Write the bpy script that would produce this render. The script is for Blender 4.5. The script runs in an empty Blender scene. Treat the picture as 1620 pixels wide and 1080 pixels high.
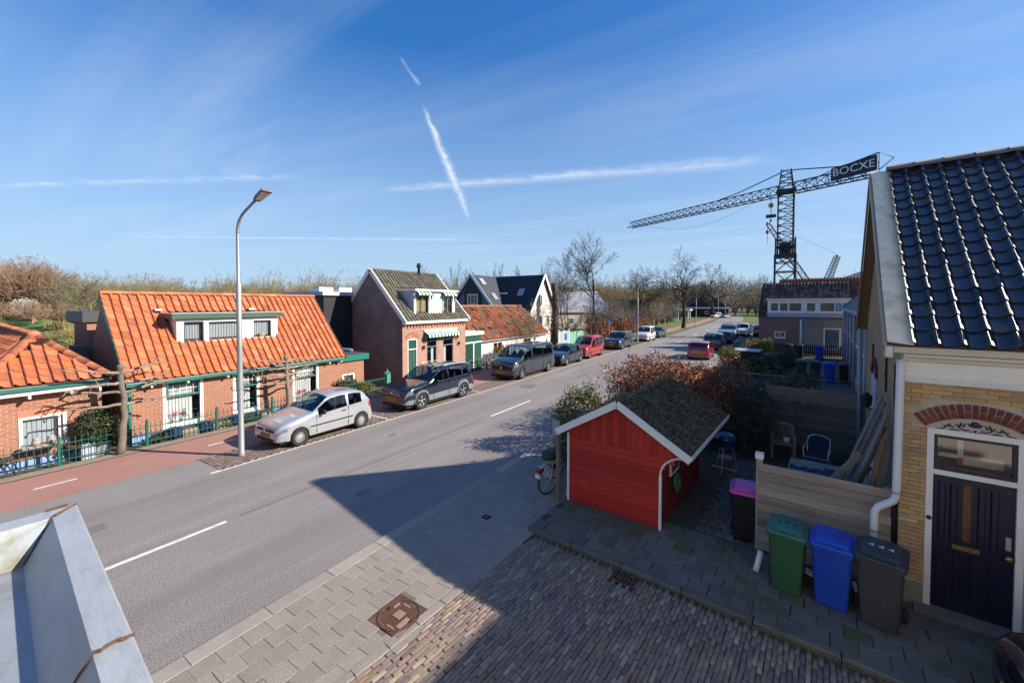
import bpy, math, random
import numpy as np
from mathutils import Vector, Matrix
R = math.radians
random.seed(7)
SC = bpy.context.scene
COL = SC.collection
# ------------------------------------------------------------------ camera
cd = bpy.data.cameras.new('camera'); cam = bpy.data.objects.new('camera', cd); COL.objects.link(cam)
cd.sensor_width = 36.0; cd.lens = 640.0 / 1620 * 36; cd.shift_y = -0.02587
cd.clip_start = 0.05; cd.clip_end = 4000
cam.location = (0, 0, 4.6); cam.rotation_euler = (R(90 - 1.53), 0, R(32.8))
SC.camera = cam
# ------------------------------------------------------------------ sun, sky, exposure
SUN_EL, SUN_AZ = R(29.5), R(25.8)                # azimuth from +X towards +Y
sdir = Vector((math.cos(SUN_EL) * math.cos(SUN_AZ), math.cos(SUN_EL) * math.sin(SUN_AZ), math.sin(SUN_EL)))
ld = bpy.data.lights.new('sun', 'SUN'); ld.energy = 5.0; ld.angle = R(0.5); ld.color = (1.0, 0.90, 0.77)
sun = bpy.data.objects.new('sun', ld); COL.objects.link(sun)
sun.rotation_euler = sdir.to_track_quat('Z', 'Y').to_euler(); sun.location = (30, 20, 40)
SC.view_settings.view_transform = 'Standard'; SC.view_settings.look = 'None'
SC.view_settings.exposure = 0.82; SC.view_settings.gamma = 1.0; SC.view_settings.use_curve_mapping = False
SC.render.engine = 'CYCLES'
SC.cycles.use_denoising = True; SC.cycles.max_bounces = 6; SC.cycles.transparent_max_bounces = 12
SC.cycles.caustics_reflective = False; SC.cycles.caustics_refractive = False

class NT:                                        # small node-tree writer
    def __init__(s, tree): s.t = tree; s.n = tree.nodes; s.l = tree.links
    def new(s, typ, **kw):
        n = s.n.new(typ)
        for k, v in kw.items(): setattr(n, k, v)
        return n
    def link(s, a, b): s.l.new(a, b)
    def math(s, op, a, b=None, c=None, clamp=False):
        n = s.n.new('ShaderNodeMath'); n.operation = op; n.use_clamp = clamp
        for i, v in enumerate((a, b, c)):
            if v is None: continue
            if isinstance(v, (int, float)): n.inputs[i].default_value = v
            else: s.l.new(v, n.inputs[i])
        return n.outputs[0]
    def mix(s, f, a, b, mode='MIX'):
        n = s.n.new('ShaderNodeMix'); n.data_type = 'RGBA'; n.blend_type = mode; n.clamp_factor = True
        for sock, v in ((n.inputs[0], f), (n.inputs[6], a), (n.inputs[7], b)):
            if isinstance(v, (int, float)): sock.default_value = v
            elif isinstance(v, tuple): sock.default_value = (*v[:3], 1)
            else: s.l.new(v, sock)
        return n.outputs[2]
    def ramp(s, f, stops, interp='LINEAR'):
        n = s.n.new('ShaderNodeValToRGB'); n.color_ramp.interpolation = interp
        e = n.color_ramp.elements
        while len(e) < len(stops): e.new(0.5)
        for el, (p, c) in zip(e, stops):
            el.position = p; el.color = (*c, 1) if len(c) == 3 else c
        s.l.new(f, n.inputs[0]); return n.outputs[0]
    def rng(s, v, a, b, c=0.0, d=1.0):
        n = s.n.new('ShaderNodeMapRange'); n.clamp = True
        s.l.new(v, n.inputs[0])
        for i, q in enumerate((a, b, c, d)): n.inputs[i + 1].default_value = q
        return n.outputs[0]
    def noise(s, vec, scale, detail=3, rough=.55, dist=0.0):
        n = s.n.new('ShaderNodeTexNoise'); n.inputs['Scale'].default_value = scale
        n.inputs['Detail'].default_value = detail; n.inputs['Roughness'].default_value = rough
        n.inputs['Distortion'].default_value = dist
        if vec is not None: s.l.new(vec, n.inputs['Vector'])
        return n.outputs['Fac']
    def mapping(s, vec, loc=(0, 0, 0), rot=(0, 0, 0), scale=(1, 1, 1)):
        n = s.n.new('ShaderNodeMapping'); s.l.new(vec, n.inputs[0])
        n.inputs[1].default_value = loc; n.inputs[2].default_value = rot; n.inputs[3].default_value = scale
        return n.outputs[0]

W = bpy.data.worlds.new('World'); SC.world = W; W.use_nodes = True
wt = NT(W.node_tree); wt.n.clear()
sky = wt.new('ShaderNodeTexSky', sky_type='NISHITA', sun_disc=False, sun_elevation=SUN_EL,
             sun_rotation=math.pi / 2 - SUN_AZ, altitude=0.0, air_density=1.0, dust_density=0.4, ozone_density=2.0)
tc = wt.new('ShaderNodeTexCoord'); sx = wt.new('ShaderNodeSeparateXYZ'); wt.link(tc.outputs['Generated'], sx.inputs[0])
zz = wt.math('MAXIMUM', sx.outputs[2], 0.03)
cb = wt.new('ShaderNodeCombineXYZ')
px = wt.math('DIVIDE', sx.outputs[0], zz); py = wt.math('DIVIDE', sx.outputs[1], zz)
wt.link(px, cb.inputs[0]); wt.link(py, cb.inputs[1]); P = cb.outputs[0]
# cirrus: streaks of a high layer, everywhere over the sky
st = wt.mapping(P, rot=(0, 0, R(28)), scale=(.35, 1.6, 1))
c1 = wt.noise(st, 1.1, 6, .62, .6)
c2 = wt.noise(wt.mapping(P, loc=(3, 1, 0), rot=(0, 0, R(-12)), scale=(.22, 1.1, 1)), .8, 5, .6, .9)
big = wt.noise(wt.mapping(P, loc=(7.3, 2.2, 0)), .45, 2)
cir = wt.math('MULTIPLY', wt.rng(c1, .50, .85), wt.rng(big, .38, .66))
cir = wt.math('ADD', wt.math('MULTIPLY', cir, .17), wt.math('MULTIPLY', wt.rng(c2, .46, .9), .17))
warp = wt.noise(P, 5.0, 4, .6)
def trail(a, b, wa, wb, lo, hi):                  # a vapour trail: a straight streak in the cloud layer
    ax, ay = a; bx, by = b; L = math.hypot(bx - ax, by - ay); ux, uy = (bx - ax) / L, (by - ay) / L
    dx = wt.math('SUBTRACT', px, ax); dy = wt.math('SUBTRACT', py, ay)
    t = wt.math('ADD', wt.math('MULTIPLY', dx, ux), wt.math('MULTIPLY', dy, uy))
    d = wt.math('SUBTRACT', wt.math('MULTIPLY', dx, -uy), wt.math('MULTIPLY', dy, -ux))
    d = wt.math('ADD', d, wt.math('MULTIPLY', wt.math('SUBTRACT', warp, .5), (wa + wb) * .5))
    wd = wt.rng(t, 0, L, wa, wb)
    m = wt.math('SUBTRACT', 1.0, wt.math('DIVIDE', wt.math('ABSOLUTE', d), wd), clamp=True)
    ends = wt.math('MULTIPLY', wt.rng(t, -.02 * L, .12 * L), wt.rng(t, L * 1.0, L * .85))
    return wt.math('MULTIPLY', wt.math('MULTIPLY', wt.math('POWER', wt.rng(m, 0, 1.0), 1.9), ends), wt.rng(warp, .3, .62, lo, hi))
tr = wt.math('MAXIMUM', wt.math('MAXIMUM', trail((-1.50, 1.50), (-2.45, 2.92), .022, .085, .4, .9), trail((-2.15, 2.48), (-3.0, 3.72), .075, .04, .2, .6)), trail((-2.95, 2.38), (.10, 3.42), .16, .26, .12, .45))
tr = wt.math('MAXIMUM', tr, trail((-6.5, .05), (-2.9, 1.9), .12, .2, .0, .32))
tr = wt.math('MAXIMUM', tr, trail((-1.28, 1.15), (-1.38, 1.36), .012, .02, .1, .35))
tr = wt.math('MAXIMUM', tr, trail((-8.4, 1.7), (-3.5, 5.35), .12, .2, .1, .42))
cl = wt.math('MAXIMUM', cir, tr)
cl = wt.math('MULTIPLY', cl, wt.rng(sx.outputs[2], .02, .13))
hs = wt.new('ShaderNodeHueSaturation'); hs.inputs['Saturation'].default_value = 1.6; hs.inputs['Hue'].default_value = .503
gm = wt.new('ShaderNodeGamma'); gm.inputs[1].default_value = .72; wt.link(sky.outputs[0], gm.inputs[0]); wt.link(gm.outputs[0], hs.inputs['Color'])
tint = wt.mix(1.0, hs.outputs[0], (.80, 1.05, 1.34), 'MULTIPLY')
tint = wt.mix(wt.rng(sx.outputs[2], 0.0, .52, .92, .0), tint, (2.35, 3.25, 4.35))      # pale haze all round, thinning upwards
cc = wt.mix(cl, tint, (5.2, 5.5, 5.9))
bg = wt.new('ShaderNodeBackground'); bg.inputs[1].default_value = 0.114
wt.link(cc, bg.inputs[0]); wo = wt.new('ShaderNodeOutputWorld'); wt.link(bg.outputs[0], wo.inputs[0])

# ------------------------------------------------------------------ materials
MATS = {}
def mat(name, cols, rough=.7, var=.12, vs=2.0, bump=0.0, bs=40.0, metal=0.0, spec=.4, dirt=None, dirt_amt=.5, ds=1.2, rnd=.25,
        fine=0.0, fs=120.0, coat=0.0, streak=None, dlo=.5, dhi=.75, stretch=(1, 1, 1), wave=None):
    if name in MATS: return MATS[name]
    m = bpy.data.materials.new(name); m.use_nodes = True; t = NT(m.node_tree); t.n.clear()
    out = t.new('ShaderNodeOutputMaterial'); b = t.new('ShaderNodeBsdfPrincipled'); t.link(b.outputs[0], out.inputs[0])
    geo = t.new('ShaderNodeNewGeometry'); oi = t.new('ShaderNodeObjectInfo'); tcx = t.new('ShaderNodeTexCoord')
    pos = t.mapping(tcx.outputs['Object'], scale=stretch)
    # a random offset per object keeps copies from looking the same
    off = t.new('ShaderNodeVectorMath', operation='ADD'); t.link(pos, off.inputs[0])
    cx = t.new('ShaderNodeCombineXYZ'); r0 = t.math('MULTIPLY', oi.outputs['Random'], 31.0); t.link(r0, cx.inputs[0]); t.link(r0, cx.inputs[1])
    t.link(cx.outputs[0], off.inputs[1]); pos = off.outputs[0]
    rv = t.math('FRACT', t.math('ADD', oi.outputs['Random'], geo.outputs['Random Per Island']))
    if isinstance(cols, list):
        n = len(cols); c = t.ramp(rv, [((i + .5) / n, q) for i, q in enumerate(cols)])
    else: c = None
    base = c if c is not None else cols
    hv = t.new('ShaderNodeHueSaturation')
    if isinstance(base, tuple): hv.inputs['Color'].default_value = (*base, 1)
    else: t.link(base, hv.inputs['Color'])
    nz = t.noise(pos, vs, 4, .6)
    val = t.math('ADD', t.math('MULTIPLY', t.math('SUBTRACT', nz, .5), var * 2.2), 1.0)
    if rnd: val = t.math('MULTIPLY', val, t.math('ADD', t.math('MULTIPLY', t.math('SUBTRACT', t.math('FRACT', t.math('MULTIPLY', rv, 7.13)), .5), rnd), 1.0))
    if fine: val = t.math('MULTIPLY', val, t.math('ADD', t.math('MULTIPLY', t.math('SUBTRACT', t.noise(pos, fs, 2, .7), .5), fine * 2.4), 1.0))
    if streak:
        val = t.math('MULTIPLY', val, t.rng(t.noise(t.mapping(tcx.outputs['Object'], scale=streak[0]), 1.0, 4, .6), .3, .7, 1 - streak[1], 1 + streak[1]))
    if wave:
        wv = t.new('ShaderNodeTexWave', wave_type='BANDS', bands_direction=wave[0]); wv.inputs['Scale'].default_value = wave[1]
        wv.inputs['Distortion'].default_value = wave[2]; wv.inputs['Detail'].default_value = 3; t.link(pos, wv.inputs['Vector'])
        val = t.math('MULTIPLY', val, t.rng(wv.outputs['Fac'], 0, 1, 1 - wave[3], 1 + wave[3] * .4))
    t.link(val, hv.inputs['Value'])
    col = hv.outputs[0]
    if dirt:
        dn = t.noise(t.mapping(pos, loc=(5, 3, 1)), ds, 5, .65)
        col = t.mix(t.math('MULTIPLY', t.rng(dn, dlo, dhi), dirt_amt), col, dirt)
    t.link(col, b.inputs['Base Color'])
    rr = t.math('ADD', t.math('MULTIPLY', t.math('SUBTRACT', nz, .5), .25 if rough > .15 else .04), rough, clamp=True); t.link(rr, b.inputs['Roughness'])
    b.inputs['Metallic'].default_value = metal; b.inputs['Specular IOR Level'].default_value = spec
    if coat: b.inputs['Coat Weight'].default_value = coat; b.inputs['Coat Roughness'].default_value = .04
    if bump:
        bn = t.new('ShaderNodeBump'); bn.inputs['Strength'].default_value = min(1, bump); bn.inputs['Distance'].default_value = .012
        t.link(t.noise(pos, bs, 4, .65), bn.inputs['Height']); t.link(bn.outputs[0], b.inputs['Normal'])
    MATS[name] = m; return m

def brick_mat(name, c1, c2, mortar, bw=.22, rh=.065, ms=.012, var=.25, dark=None, dark_amt=.6):
    m = bpy.data.materials.new(name); m.use_nodes = True; t = NT(m.node_tree); t.n.clear()
    out = t.new('ShaderNodeOutputMaterial'); b = t.new('ShaderNodeBsdfPrincipled'); t.link(b.outputs[0], out.inputs[0])
    g = t.new('ShaderNodeNewGeometry'); s = t.new('ShaderNodeSeparateXYZ'); t.link(g.outputs['Position'], s.inputs[0])
    c = t.new('ShaderNodeCombineXYZ'); t.link(t.math('ADD', s.outputs[0], s.outputs[1]), c.inputs[0]); t.link(s.outputs[2], c.inputs[1])
    br = t.new('ShaderNodeTexBrick', offset=.5); t.link(c.outputs[0], br.inputs['Vector'])
    br.inputs['Color1'].default_value = (*c1, 1); br.inputs['Color2'].default_value = (*c2, 1); br.inputs['Mortar'].default_value = (*mortar, 1)
    br.inputs['Scale'].default_value = 1; br.inputs['Brick Width'].default_value = bw; br.inputs['Row Height'].default_value = rh
    br.inputs['Mortar Size'].default_value = ms; br.inputs['Mortar Smooth'].default_value = .3; br.inputs['Bias'].default_value = 0
    hv = t.new('ShaderNodeHueSaturation'); t.link(br.outputs['Color'], hv.inputs['Color'])
    t.link(t.math('ADD', t.math('MULTIPLY', t.math('SUBTRACT', t.noise(g.outputs['Position'], 1.3, 5, .65), .5), var * 2), 1.0), hv.inputs['Value'])
    col = hv.outputs[0]
    if dark: col = t.mix(t.math('MULTIPLY', t.rng(t.noise(g.outputs['Position'], .7, 5, .7), .42, .7), dark_amt), col, dark)
    t.link(col, b.inputs['Base Color']); b.inputs['Roughness'].default_value = .85; b.inputs['Specular IOR Level'].default_value = .25
    bn = t.new('ShaderNodeBump'); bn.inputs['Strength'].default_value = .6; bn.inputs['Distance'].default_value = .01; bn.invert = True
    t.link(br.outputs['Fac'], bn.inputs['Height']); t.link(bn.outputs[0], b.inputs['Normal'])
    MATS[name] = m; return m

def glass_mat(name, tint, trans, rough=.03, k=1.0):
    m = bpy.data.materials.new(name); m.use_nodes = True; t = NT(m.node_tree); t.n.clear()
    out = t.new('ShaderNodeOutputMaterial'); gl = t.new('ShaderNodeBsdfGlossy'); gl.inputs['Roughness'].default_value = rough
    gl.inputs['Color'].default_value = (.95, .97, 1, 1)
    tr = t.new('ShaderNodeBsdfTransparent'); tr.inputs[0].default_value = (*tint, 1)
    g = t.new('ShaderNodeNewGeometry'); dt_ = t.new('ShaderNodeVectorMath', operation='DOT_PRODUCT'); t.link(g.outputs['Normal'], dt_.inputs[0]); t.link(g.outputs['Incoming'], dt_.inputs[1])
    fres = t.math('ADD', t.math('MULTIPLY', t.math('POWER', t.math('SUBTRACT', 1.0, t.math('ABSOLUTE', dt_.outputs['Value']), clamp=True), 5.0), .95), .045)
    bn = t.new('ShaderNodeBump'); bn.inputs['Strength'].default_value = .02; t.link(t.noise(g.outputs['Position'], 1.5, 2), bn.inputs['Height'])
    t.link(bn.outputs[0], gl.inputs['Normal'])
    f = t.math('ADD', t.math('MULTIPLY', fres, k), trans, clamp=True)
    mx = t.new('ShaderNodeMixShader'); t.link(f, mx.inputs[0]); t.link(tr.outputs[0], mx.inputs[1]); t.link(gl.outputs[0], mx.inputs[2]); t.link(mx.outputs[0], out.inputs[0])
    MATS[name] = m; return m
GLASS = glass_mat('window_glass', (.93, .95, .95), .03)
CARGLASS = glass_mat('car_glass', (.40, .46, .48), .02, .03, 1.0)

# ------------------------------------------------------------------ frames and mesh helpers
BANG = R(-5)
FB = Matrix.Rotation(BANG, 4, 'Z')               # frame of everything right of the road, turned 5 degrees
FW = Matrix.Identity(4)
BASE = {}
def thing(name, label, cat, base=(0, 0, 0), frame=FW, group=None, rz=0.0, kind=None, local=False):
    o = bpy.data.objects.new(name, None); COL.objects.link(o); o.empty_display_size = .2
    o.matrix_world = frame @ Matrix.Translation(base) @ Matrix.Rotation(rz, 4, 'Z')
    BASE[o.name] = Vector((0, 0, 0)) if (rz or local) else Vector(base)
    return tag(o, label, cat, group, kind)
def tag(o, label=None, cat=None, group=None, kind=None):
    if label: o['label'] = label
    if cat: o['category'] = cat
    if group: o['group'] = group
    if kind: o['kind'] = kind
    return o
def obj(name, me, m=None, parent=None, frame=FW, base=None):
    o = bpy.data.objects.new(name, me); COL.objects.link(o)
    if m is not None and not me.materials: me.materials.append(m)
    if parent is not None:
        o.parent = parent; BASE[o.name] = BASE[parent.name]
    else:
        b = Vector(base or (0, 0, 0)); BASE[o.name] = b; o.matrix_world = frame @ Matrix.Translation(b)
    return o
def copy_tree(o, parent=None, loc=None, rz=None, label=None):
    c = o.copy(); COL.objects.link(c); c.parent = parent; BASE[c.name] = BASE[o.name]
    if parent is not None: c.matrix_parent_inverse = o.matrix_parent_inverse.copy()
    if loc is not None: c.location = loc
    if rz is not None: c.rotation_euler = (0, 0, rz)
    if label: c['label'] = label
    for ch in [q for q in KIDS.get(o.name, [])]: copy_tree(ch, c)
    return c
KIDS = {}
def index_children(o):
    KIDS[o.name] = [q for q in COL.objects if q.parent == o]
    for q in KIDS[o.name]: index_children(q)
def npmesh(name, V, F, smooth=False):
    V = np.asarray(V, np.float32).reshape(-1, 3); F = np.asarray(F, np.int32); k = F.shape[1]
    me = bpy.data.meshes.new(name); me.vertices.add(len(V)); me.vertices.foreach_set('co', V.ravel())
    me.loops.add(F.size); me.loops.foreach_set('vertex_index', F.ravel())
    me.polygons.add(len(F)); me.polygons.foreach_set('loop_start', np.arange(0, F.size, k, dtype=np.int32))
    me.polygons.foreach_set('loop_total', np.full(len(F), k, np.int32))
    if smooth: me.polygons.foreach_set('use_smooth', np.ones(len(F), bool))
    me.update(calc_edges=True); return me

class MB:
    def __init__(s): s.v = []; s.f = []
    def add(s, vs, fs):
        o = len(s.v); s.v += [tuple(p) for p in vs]; s.f += [tuple(i + o for i in f) for f in fs]; return s
    BF = [(0, 3, 2, 1), (4, 5, 6, 7), (0, 1, 5, 4), (1, 2, 6, 5), (2, 3, 7, 6), (3, 0, 4, 7)]
    def box(s, x0, x1, y0, y1, z0, z1):
        x0, x1 = min(x0, x1), max(x0, x1); y0, y1 = min(y0, y1), max(y0, y1); z0, z1 = min(z0, z1), max(z0, z1)
        return s.add([(x0, y0, z0), (x1, y0, z0), (x1, y1, z0), (x0, y1, z0), (x0, y0, z1), (x1, y0, z1), (x1, y1, z1), (x0, y1, z1)], s.BF)
    def rbox(s, x0, x1, y0, y1, z0, z1, c=.004):   # a box with chamfered top edges
        x0, x1 = min(x0, x1), max(x0, x1); y0, y1 = min(y0, y1), max(y0, y1)
        a = [(x0, y0, z0), (x1, y0, z0), (x1, y1, z0), (x0, y1, z0)]
        b = [(p[0], p[1], z1 - c) for p in a]
        d = [(x0 + c, y0 + c, z1), (x1 - c, y0 + c, z1), (x1 - c, y1 - c, z1), (x0 + c, y1 - c, z1)]
        fs = []
        for k in (0, 4):
            for i in range(4): j = (i + 1) % 4; fs.append((k + i, k + j, k + 4 + j, k + 4 + i))
        return s.add(a + b + d, fs + [(8, 9, 10, 11)])
    def mbox(s, M, sx, sy, sz):
        p = [M @ Vector(q) for q in ((-sx, -sy, -sz), (sx, -sy, -sz), (sx, sy, -sz), (-sx, sy, -sz), (-sx, -sy, sz), (sx, -sy, sz), (sx, sy, sz), (-sx, sy, sz))]
        return s.add(p, s.BF)
    def bar(s, a, b, w, h, up=(0, 0, 1)):          # rectangular bar from a to b
        a = Vector(a); b = Vector(b); d = (b - a).normalized(); u = Vector(up)
        if abs(d.dot(u)) > .98: u = Vector((1, 0, 0))
        r = d.cross(u).normalized(); u = r.cross(d)
        q = []
        for p in (a, b):
            for i, j in ((-1, -1), (1, -1), (1, 1), (-1, 1)): q.append(p + r * (i * w / 2) + u * (j * h / 2))
        return s.add(q, s.BF)
    def tube(s, a, b, r0, r1=None, n=8, caps=True):
        return s.path([a, b], [r0, r0 if r1 is None else r1], n, caps)
    def path(s, pts, r, n=8, caps=True):
        pts = [Vector(p) for p in pts]; m = len(pts)
        if isinstance(r, (int, float)): r = [r] * m
        o = len(s.v); ref = None
        for i, p in enumerate(pts):
            d = (pts[min(i + 1, m - 1)] - pts[max(i - 1, 0)]).normalized()
            if ref is None: ref = Vector((0, 0, 1)) if abs(d.z) < .9 else Vector((1, 0, 0))
            x = (ref - d * ref.dot(d)).normalized(); y = d.cross(x); ref = x
            for k in range(n):
                a = 2 * math.pi * k / n; s.v.append(tuple(p + (x * math.cos(a) + y * math.sin(a)) * r[i]))
        for i in range(m - 1):
            for k in range(n):
                j = (k + 1) % n; s.f.append((o + i * n + k, o + i * n + j, o + (i + 1) * n + j, o + (i + 1) * n + k))
        if caps: s.f.append(tuple(o + k for k in range(n))[::-1]); s.f.append(tuple(o + (m - 1) * n + k for k in range(n)))
        return s
    def lathe(s, prof, c=(0, 0, 0), axis='Z', n=16, caps=True):
        o = len(s.v); m = len(prof); c = Vector(c)
        for r, h in prof:
            for k in range(n):
                a = 2 * math.pi * k / n; q = (r * math.cos(a), r * math.sin(a), h)
                if axis == 'X': q = (h, q[0], q[1])
                if axis == 'Y': q = (q[1], h, q[0])
                s.v.append(tuple(c + Vector(q)))
        for i in range(m - 1):
            for k in range(n):
                j = (k + 1) % n; s.f.append((o + i * n + k, o + i * n + j, o + (i + 1) * n + j, o + (i + 1) * n + k))
        if caps: s.f.append(tuple(o + k for k in range(n))[::-1]); s.f.append(tuple(o + (m - 1) * n + k for k in range(n)))
        return s
    def prism(s, poly, a, b, axis='Z'):            # polygon extruded along an axis
        f = {'Z': lambda p, q: (p[0], p[1], q), 'Y': lambda p, q: (p[0], q, p[1]), 'X': lambda p, q: (q, p[0], p[1])}[axis]
        n = len(poly); fs = [tuple(range(n))[::-1], tuple(range(n, 2 * n))] + [(i, (i + 1) % n, n + (i + 1) % n, n + i) for i in range(n)]
        return s.add([f(p, a) for p in poly] + [f(p, b) for p in poly], fs)
    def panel(s, u0, u1, v0, v1, holes, depth, tf):  # wall face with openings and their reveals
        us = sorted({u0, u1, *[h[0] for h in holes], *[h[1] for h in holes]}); vs = sorted({v0, v1, *[h[2] for h in holes], *[h[3] for h in holes]})
        for i in range(len(us) - 1):
            for j in range(len(vs) - 1):
                uc, vc = (us[i] + us[i + 1]) / 2, (vs[j] + vs[j + 1]) / 2
                if any(h[0] < uc < h[1] and h[2] < vc < h[3] for h in holes): continue
                s.add([tf(us[i], vs[j], 0), tf(us[i + 1], vs[j], 0), tf(us[i + 1], vs[j + 1], 0), tf(us[i], vs[j + 1], 0)], [(0, 1, 2, 3)])
        for a, b, c, d in holes:
            q = [(a, c), (b, c), (b, d), (a, d)]
            for k in range(4):
                p, r = q[k], q[(k + 1) % 4]
                s.add([tf(*p, 0), tf(*r, 0), tf(*r, depth), tf(*p, depth)], [(0, 1, 2, 3)])
        return s
    def build(s, name, m, parent=None, smooth=False, frame=FW, base=None, bevel=0.0):
        b = BASE[parent.name] if parent is not None else Vector(base or (0, 0, 0))
        me = bpy.data.meshes.new(name); me.from_pydata([(p[0] - b.x, p[1] - b.y, p[2] - b.z) for p in s.v], [], s.f)
        if smooth: me.polygons.foreach_set('use_smooth', [True] * len(me.polygons)); 
        me.update(); o = obj(name, me, m, parent, frame, base)
        if smooth == 'auto':
            try: me.set_sharp_from_angle(angle=R(38))
            except Exception: pass
        if bevel:
            md = o.modifiers.new('bevel', 'BEVEL'); md.width = bevel; md.segments = 2; md.limit_method = 'ANGLE'
        return o
def place(name, me, m, parent, M):                 # a shared-mesh piece under a part (M in frame coords)
    o = obj(name, me, m, parent); o.matrix_local = Matrix.Translation(-BASE[parent.name]) @ M; return o
def basis(o, u, v, n): return Matrix(((u[0], v[0], n[0], o[0]), (u[1], v[1], n[1], o[1]), (u[2], v[2], n[2], o[2]), (0, 0, 0, 1)))

def segs_mesh(name, S, n=4):                       # many tapered twigs, no caps: rows of p0 p1 r0 r1
    S = np.asarray(S, np.float64); a = S[:, :3]; b = S[:, 3:6]; d = b - a; d /= np.linalg.norm(d, axis=1, keepdims=True) + 1e-9
    ref = np.where(np.abs(d[:, 2:3]) < .9, [[0, 0, 1.]], [[1., 0, 0]]); x = np.cross(d, ref); x /= np.linalg.norm(x, axis=1, keepdims=True); y = np.cross(d, x)
    V = np.zeros((len(S), 2, n, 3))
    for k in range(n):
        q = x * math.cos(2 * math.pi * k / n) + y * math.sin(2 * math.pi * k / n)
        V[:, 0, k] = a + q * S[:, 6:7]; V[:, 1, k] = b + q * S[:, 7:8]
    o = np.arange(len(S))[:, None] * 2 * n; k = np.arange(n)[None]; j = (k + 1) % n
    F = np.stack([o + k, o + j, o + n + j, o + n + k], -1).reshape(-1, 4)
    return npmesh(name, V, F, True)
def leaf_mesh(name, C, size, rng, aspect=.6, flat=.0, fold=True):   # small leaf faces at points C
    C = np.asarray(C, float); N = len(C); sz = size * rng.uniform(.6, 1.35, (N, 1))
    nrm = rng.normal(size=(N, 3)); nrm[:, 2] = np.abs(nrm[:, 2]) + flat; nrm /= np.linalg.norm(nrm, axis=1, keepdims=True)
    t = rng.normal(size=(N, 3)); t -= nrm * (t * nrm).sum(1, keepdims=True); t /= np.linalg.norm(t, axis=1, keepdims=True); s = np.cross(nrm, t)
    V = np.stack([C - t * sz * .5, C + s * sz * aspect * .5 + nrm * sz * .08, C + t * sz * .55, C - s * sz * aspect * .5 + nrm * sz * .08], 1)
    return npmesh(name, V, np.arange(N * 4).reshape(-1, 4))
def grow(rng, p, d, L, r, lev, S, split=3, bend=.25, up=.12, shrink=.72, ang=.6, tips=None, minr=.006, nseg=3):  # recursive branch
    d = d / np.linalg.norm(d)
    for i in range(nseg):
        q = p + d * L / nseg; r1 = r * (1 - .38 / nseg) if lev else r * .6
        S.append((*p, *q, r, max(r1, minr * .6))); p = q; r = max(r1, minr)
        d = d + rng.normal(size=3) * bend / nseg; d[2] += up / nseg; d /= np.linalg.norm(d)
        if lev and i < nseg - 1 and rng.random() < .75:
            e = d + rng.normal(size=3) * ang * 1.2; e[2] = e[2] * .6 + .1
            grow(rng, p, e, L * shrink * rng.uniform(.55, .9), r * .5, lev - 1, S, split, bend, up, shrink, ang, tips, minr, nseg)
    if lev == 0:
        if tips is not None: tips.append(p)
        return
    for k in range(split):
        e = d + rng.normal(size=3) * ang
        grow(rng, p, e, L * shrink * rng.uniform(.75, 1.1), r * (.72 if k == 0 else .55), lev - 1, S, split, bend, up, shrink, ang, tips, minr, nseg)
# ================================================================== GROUND, ROAD, PAVING
def sheet(name, x0, x1, y0, y1, z, m, frame=FW, nx=1, ny=1, curve=None, kind='structure', label=None):
    xs = np.linspace(x0, x1, nx + 1); ys = np.linspace(y0, y1, ny + 1); V = []; F = []
    for j, y in enumerate(ys):
        for i, x in enumerate(xs): V.append((x + (curve(y) if curve else 0), y, z))
    for j in range(ny):
        for i in range(nx): a = j * (nx + 1) + i; F.append((a, a + 1, a + nx + 2, a + nx + 1))
    o = obj(name, npmesh(name, V, F), m, None, frame); tag(o, label, None, None, kind); return o
bendf = lambda y: -((max(0, y - 95)) / 100) ** 2 * 5
M_grass = mat('grass_ground', (.085, .12, .025), .95, .45, .35, 1, 25, dirt=(.16, .12, .06), dirt_amt=.75, ds=.12, fine=.5, fs=6)
M_asph = mat('asphalt', (.235, .213, .199), .88, .12, .35, .5, 160, fine=1.0, fs=40, dirt=(.19, .178, .17), dirt_amt=.6, ds=.35, rnd=0, streak=((1.6, .05, 1), .17))
M_asph2 = mat('asphalt_pale', (.25, .235, .22), .9, .12, .5, .7, 220, fine=.4, fs=70, dirt=(.17, .15, .12), dirt_amt=.5, ds=.6, rnd=0)
M_red = mat('red_asphalt', (.37, .19, .155), .9, .12, .6, .6, 240, fine=.3, fs=80, dirt=(.23, .16, .13), dirt_amt=.5, ds=.5, rnd=0)
M_white = mat('road_paint', (.68, .66, .61), .7, .15, 8, .3, 90, dirt=(.3, .29, .27), dirt_amt=.7, ds=7, rnd=0)
M_bay = mat('bay_base', (.14, .10, .08), .95, .2, 3, 1, 60)
M_sand = mat('joint_sand', (.085, .075, .06), .95, .3, 4, 1, 60, dirt=(.06, .075, .025), dirt_amt=.7, ds=2)
M_conc = mat('concrete_band', (.30, .27, .235), .9, .14, 1.5, .5, 90, fine=.25, fs=110, dirt=(.19, .17, .14), dirt_amt=.5, ds=1.5)
sheet('ground', -1600, 1600, -400, 2600, -.09, M_grass)
sheet('road', -12.8, -6.37, -40, 330, 0, M_asph, ny=80, curve=bendf)
sheet('bike_path', -16.5, -14.2, -30, 330, .004, M_red, ny=80, curve=bendf)
sheet('path_apron', -14.2, -12.8, -30, 4.95, .002, M_asph2)
sheet('verge_left', -14.2, -12.8, 62, 330, .03, M_grass, ny=50, curve=bendf)
sheet('verge_strip', -13.95, -12.85, 45.2, 50.0, .05, M_grass)
sheet('parking_lane_right', -6.37, -3.6, 17.5, 90, -.002, M_asph2)
sheet('front_yards', -3.6, 7, 22, 160, -.03, mat('yard_paving', (.12, .11, .10), .9, .25, 1.0, .6, 50, dirt=(.05, .06, .025), ds=.6))
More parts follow.
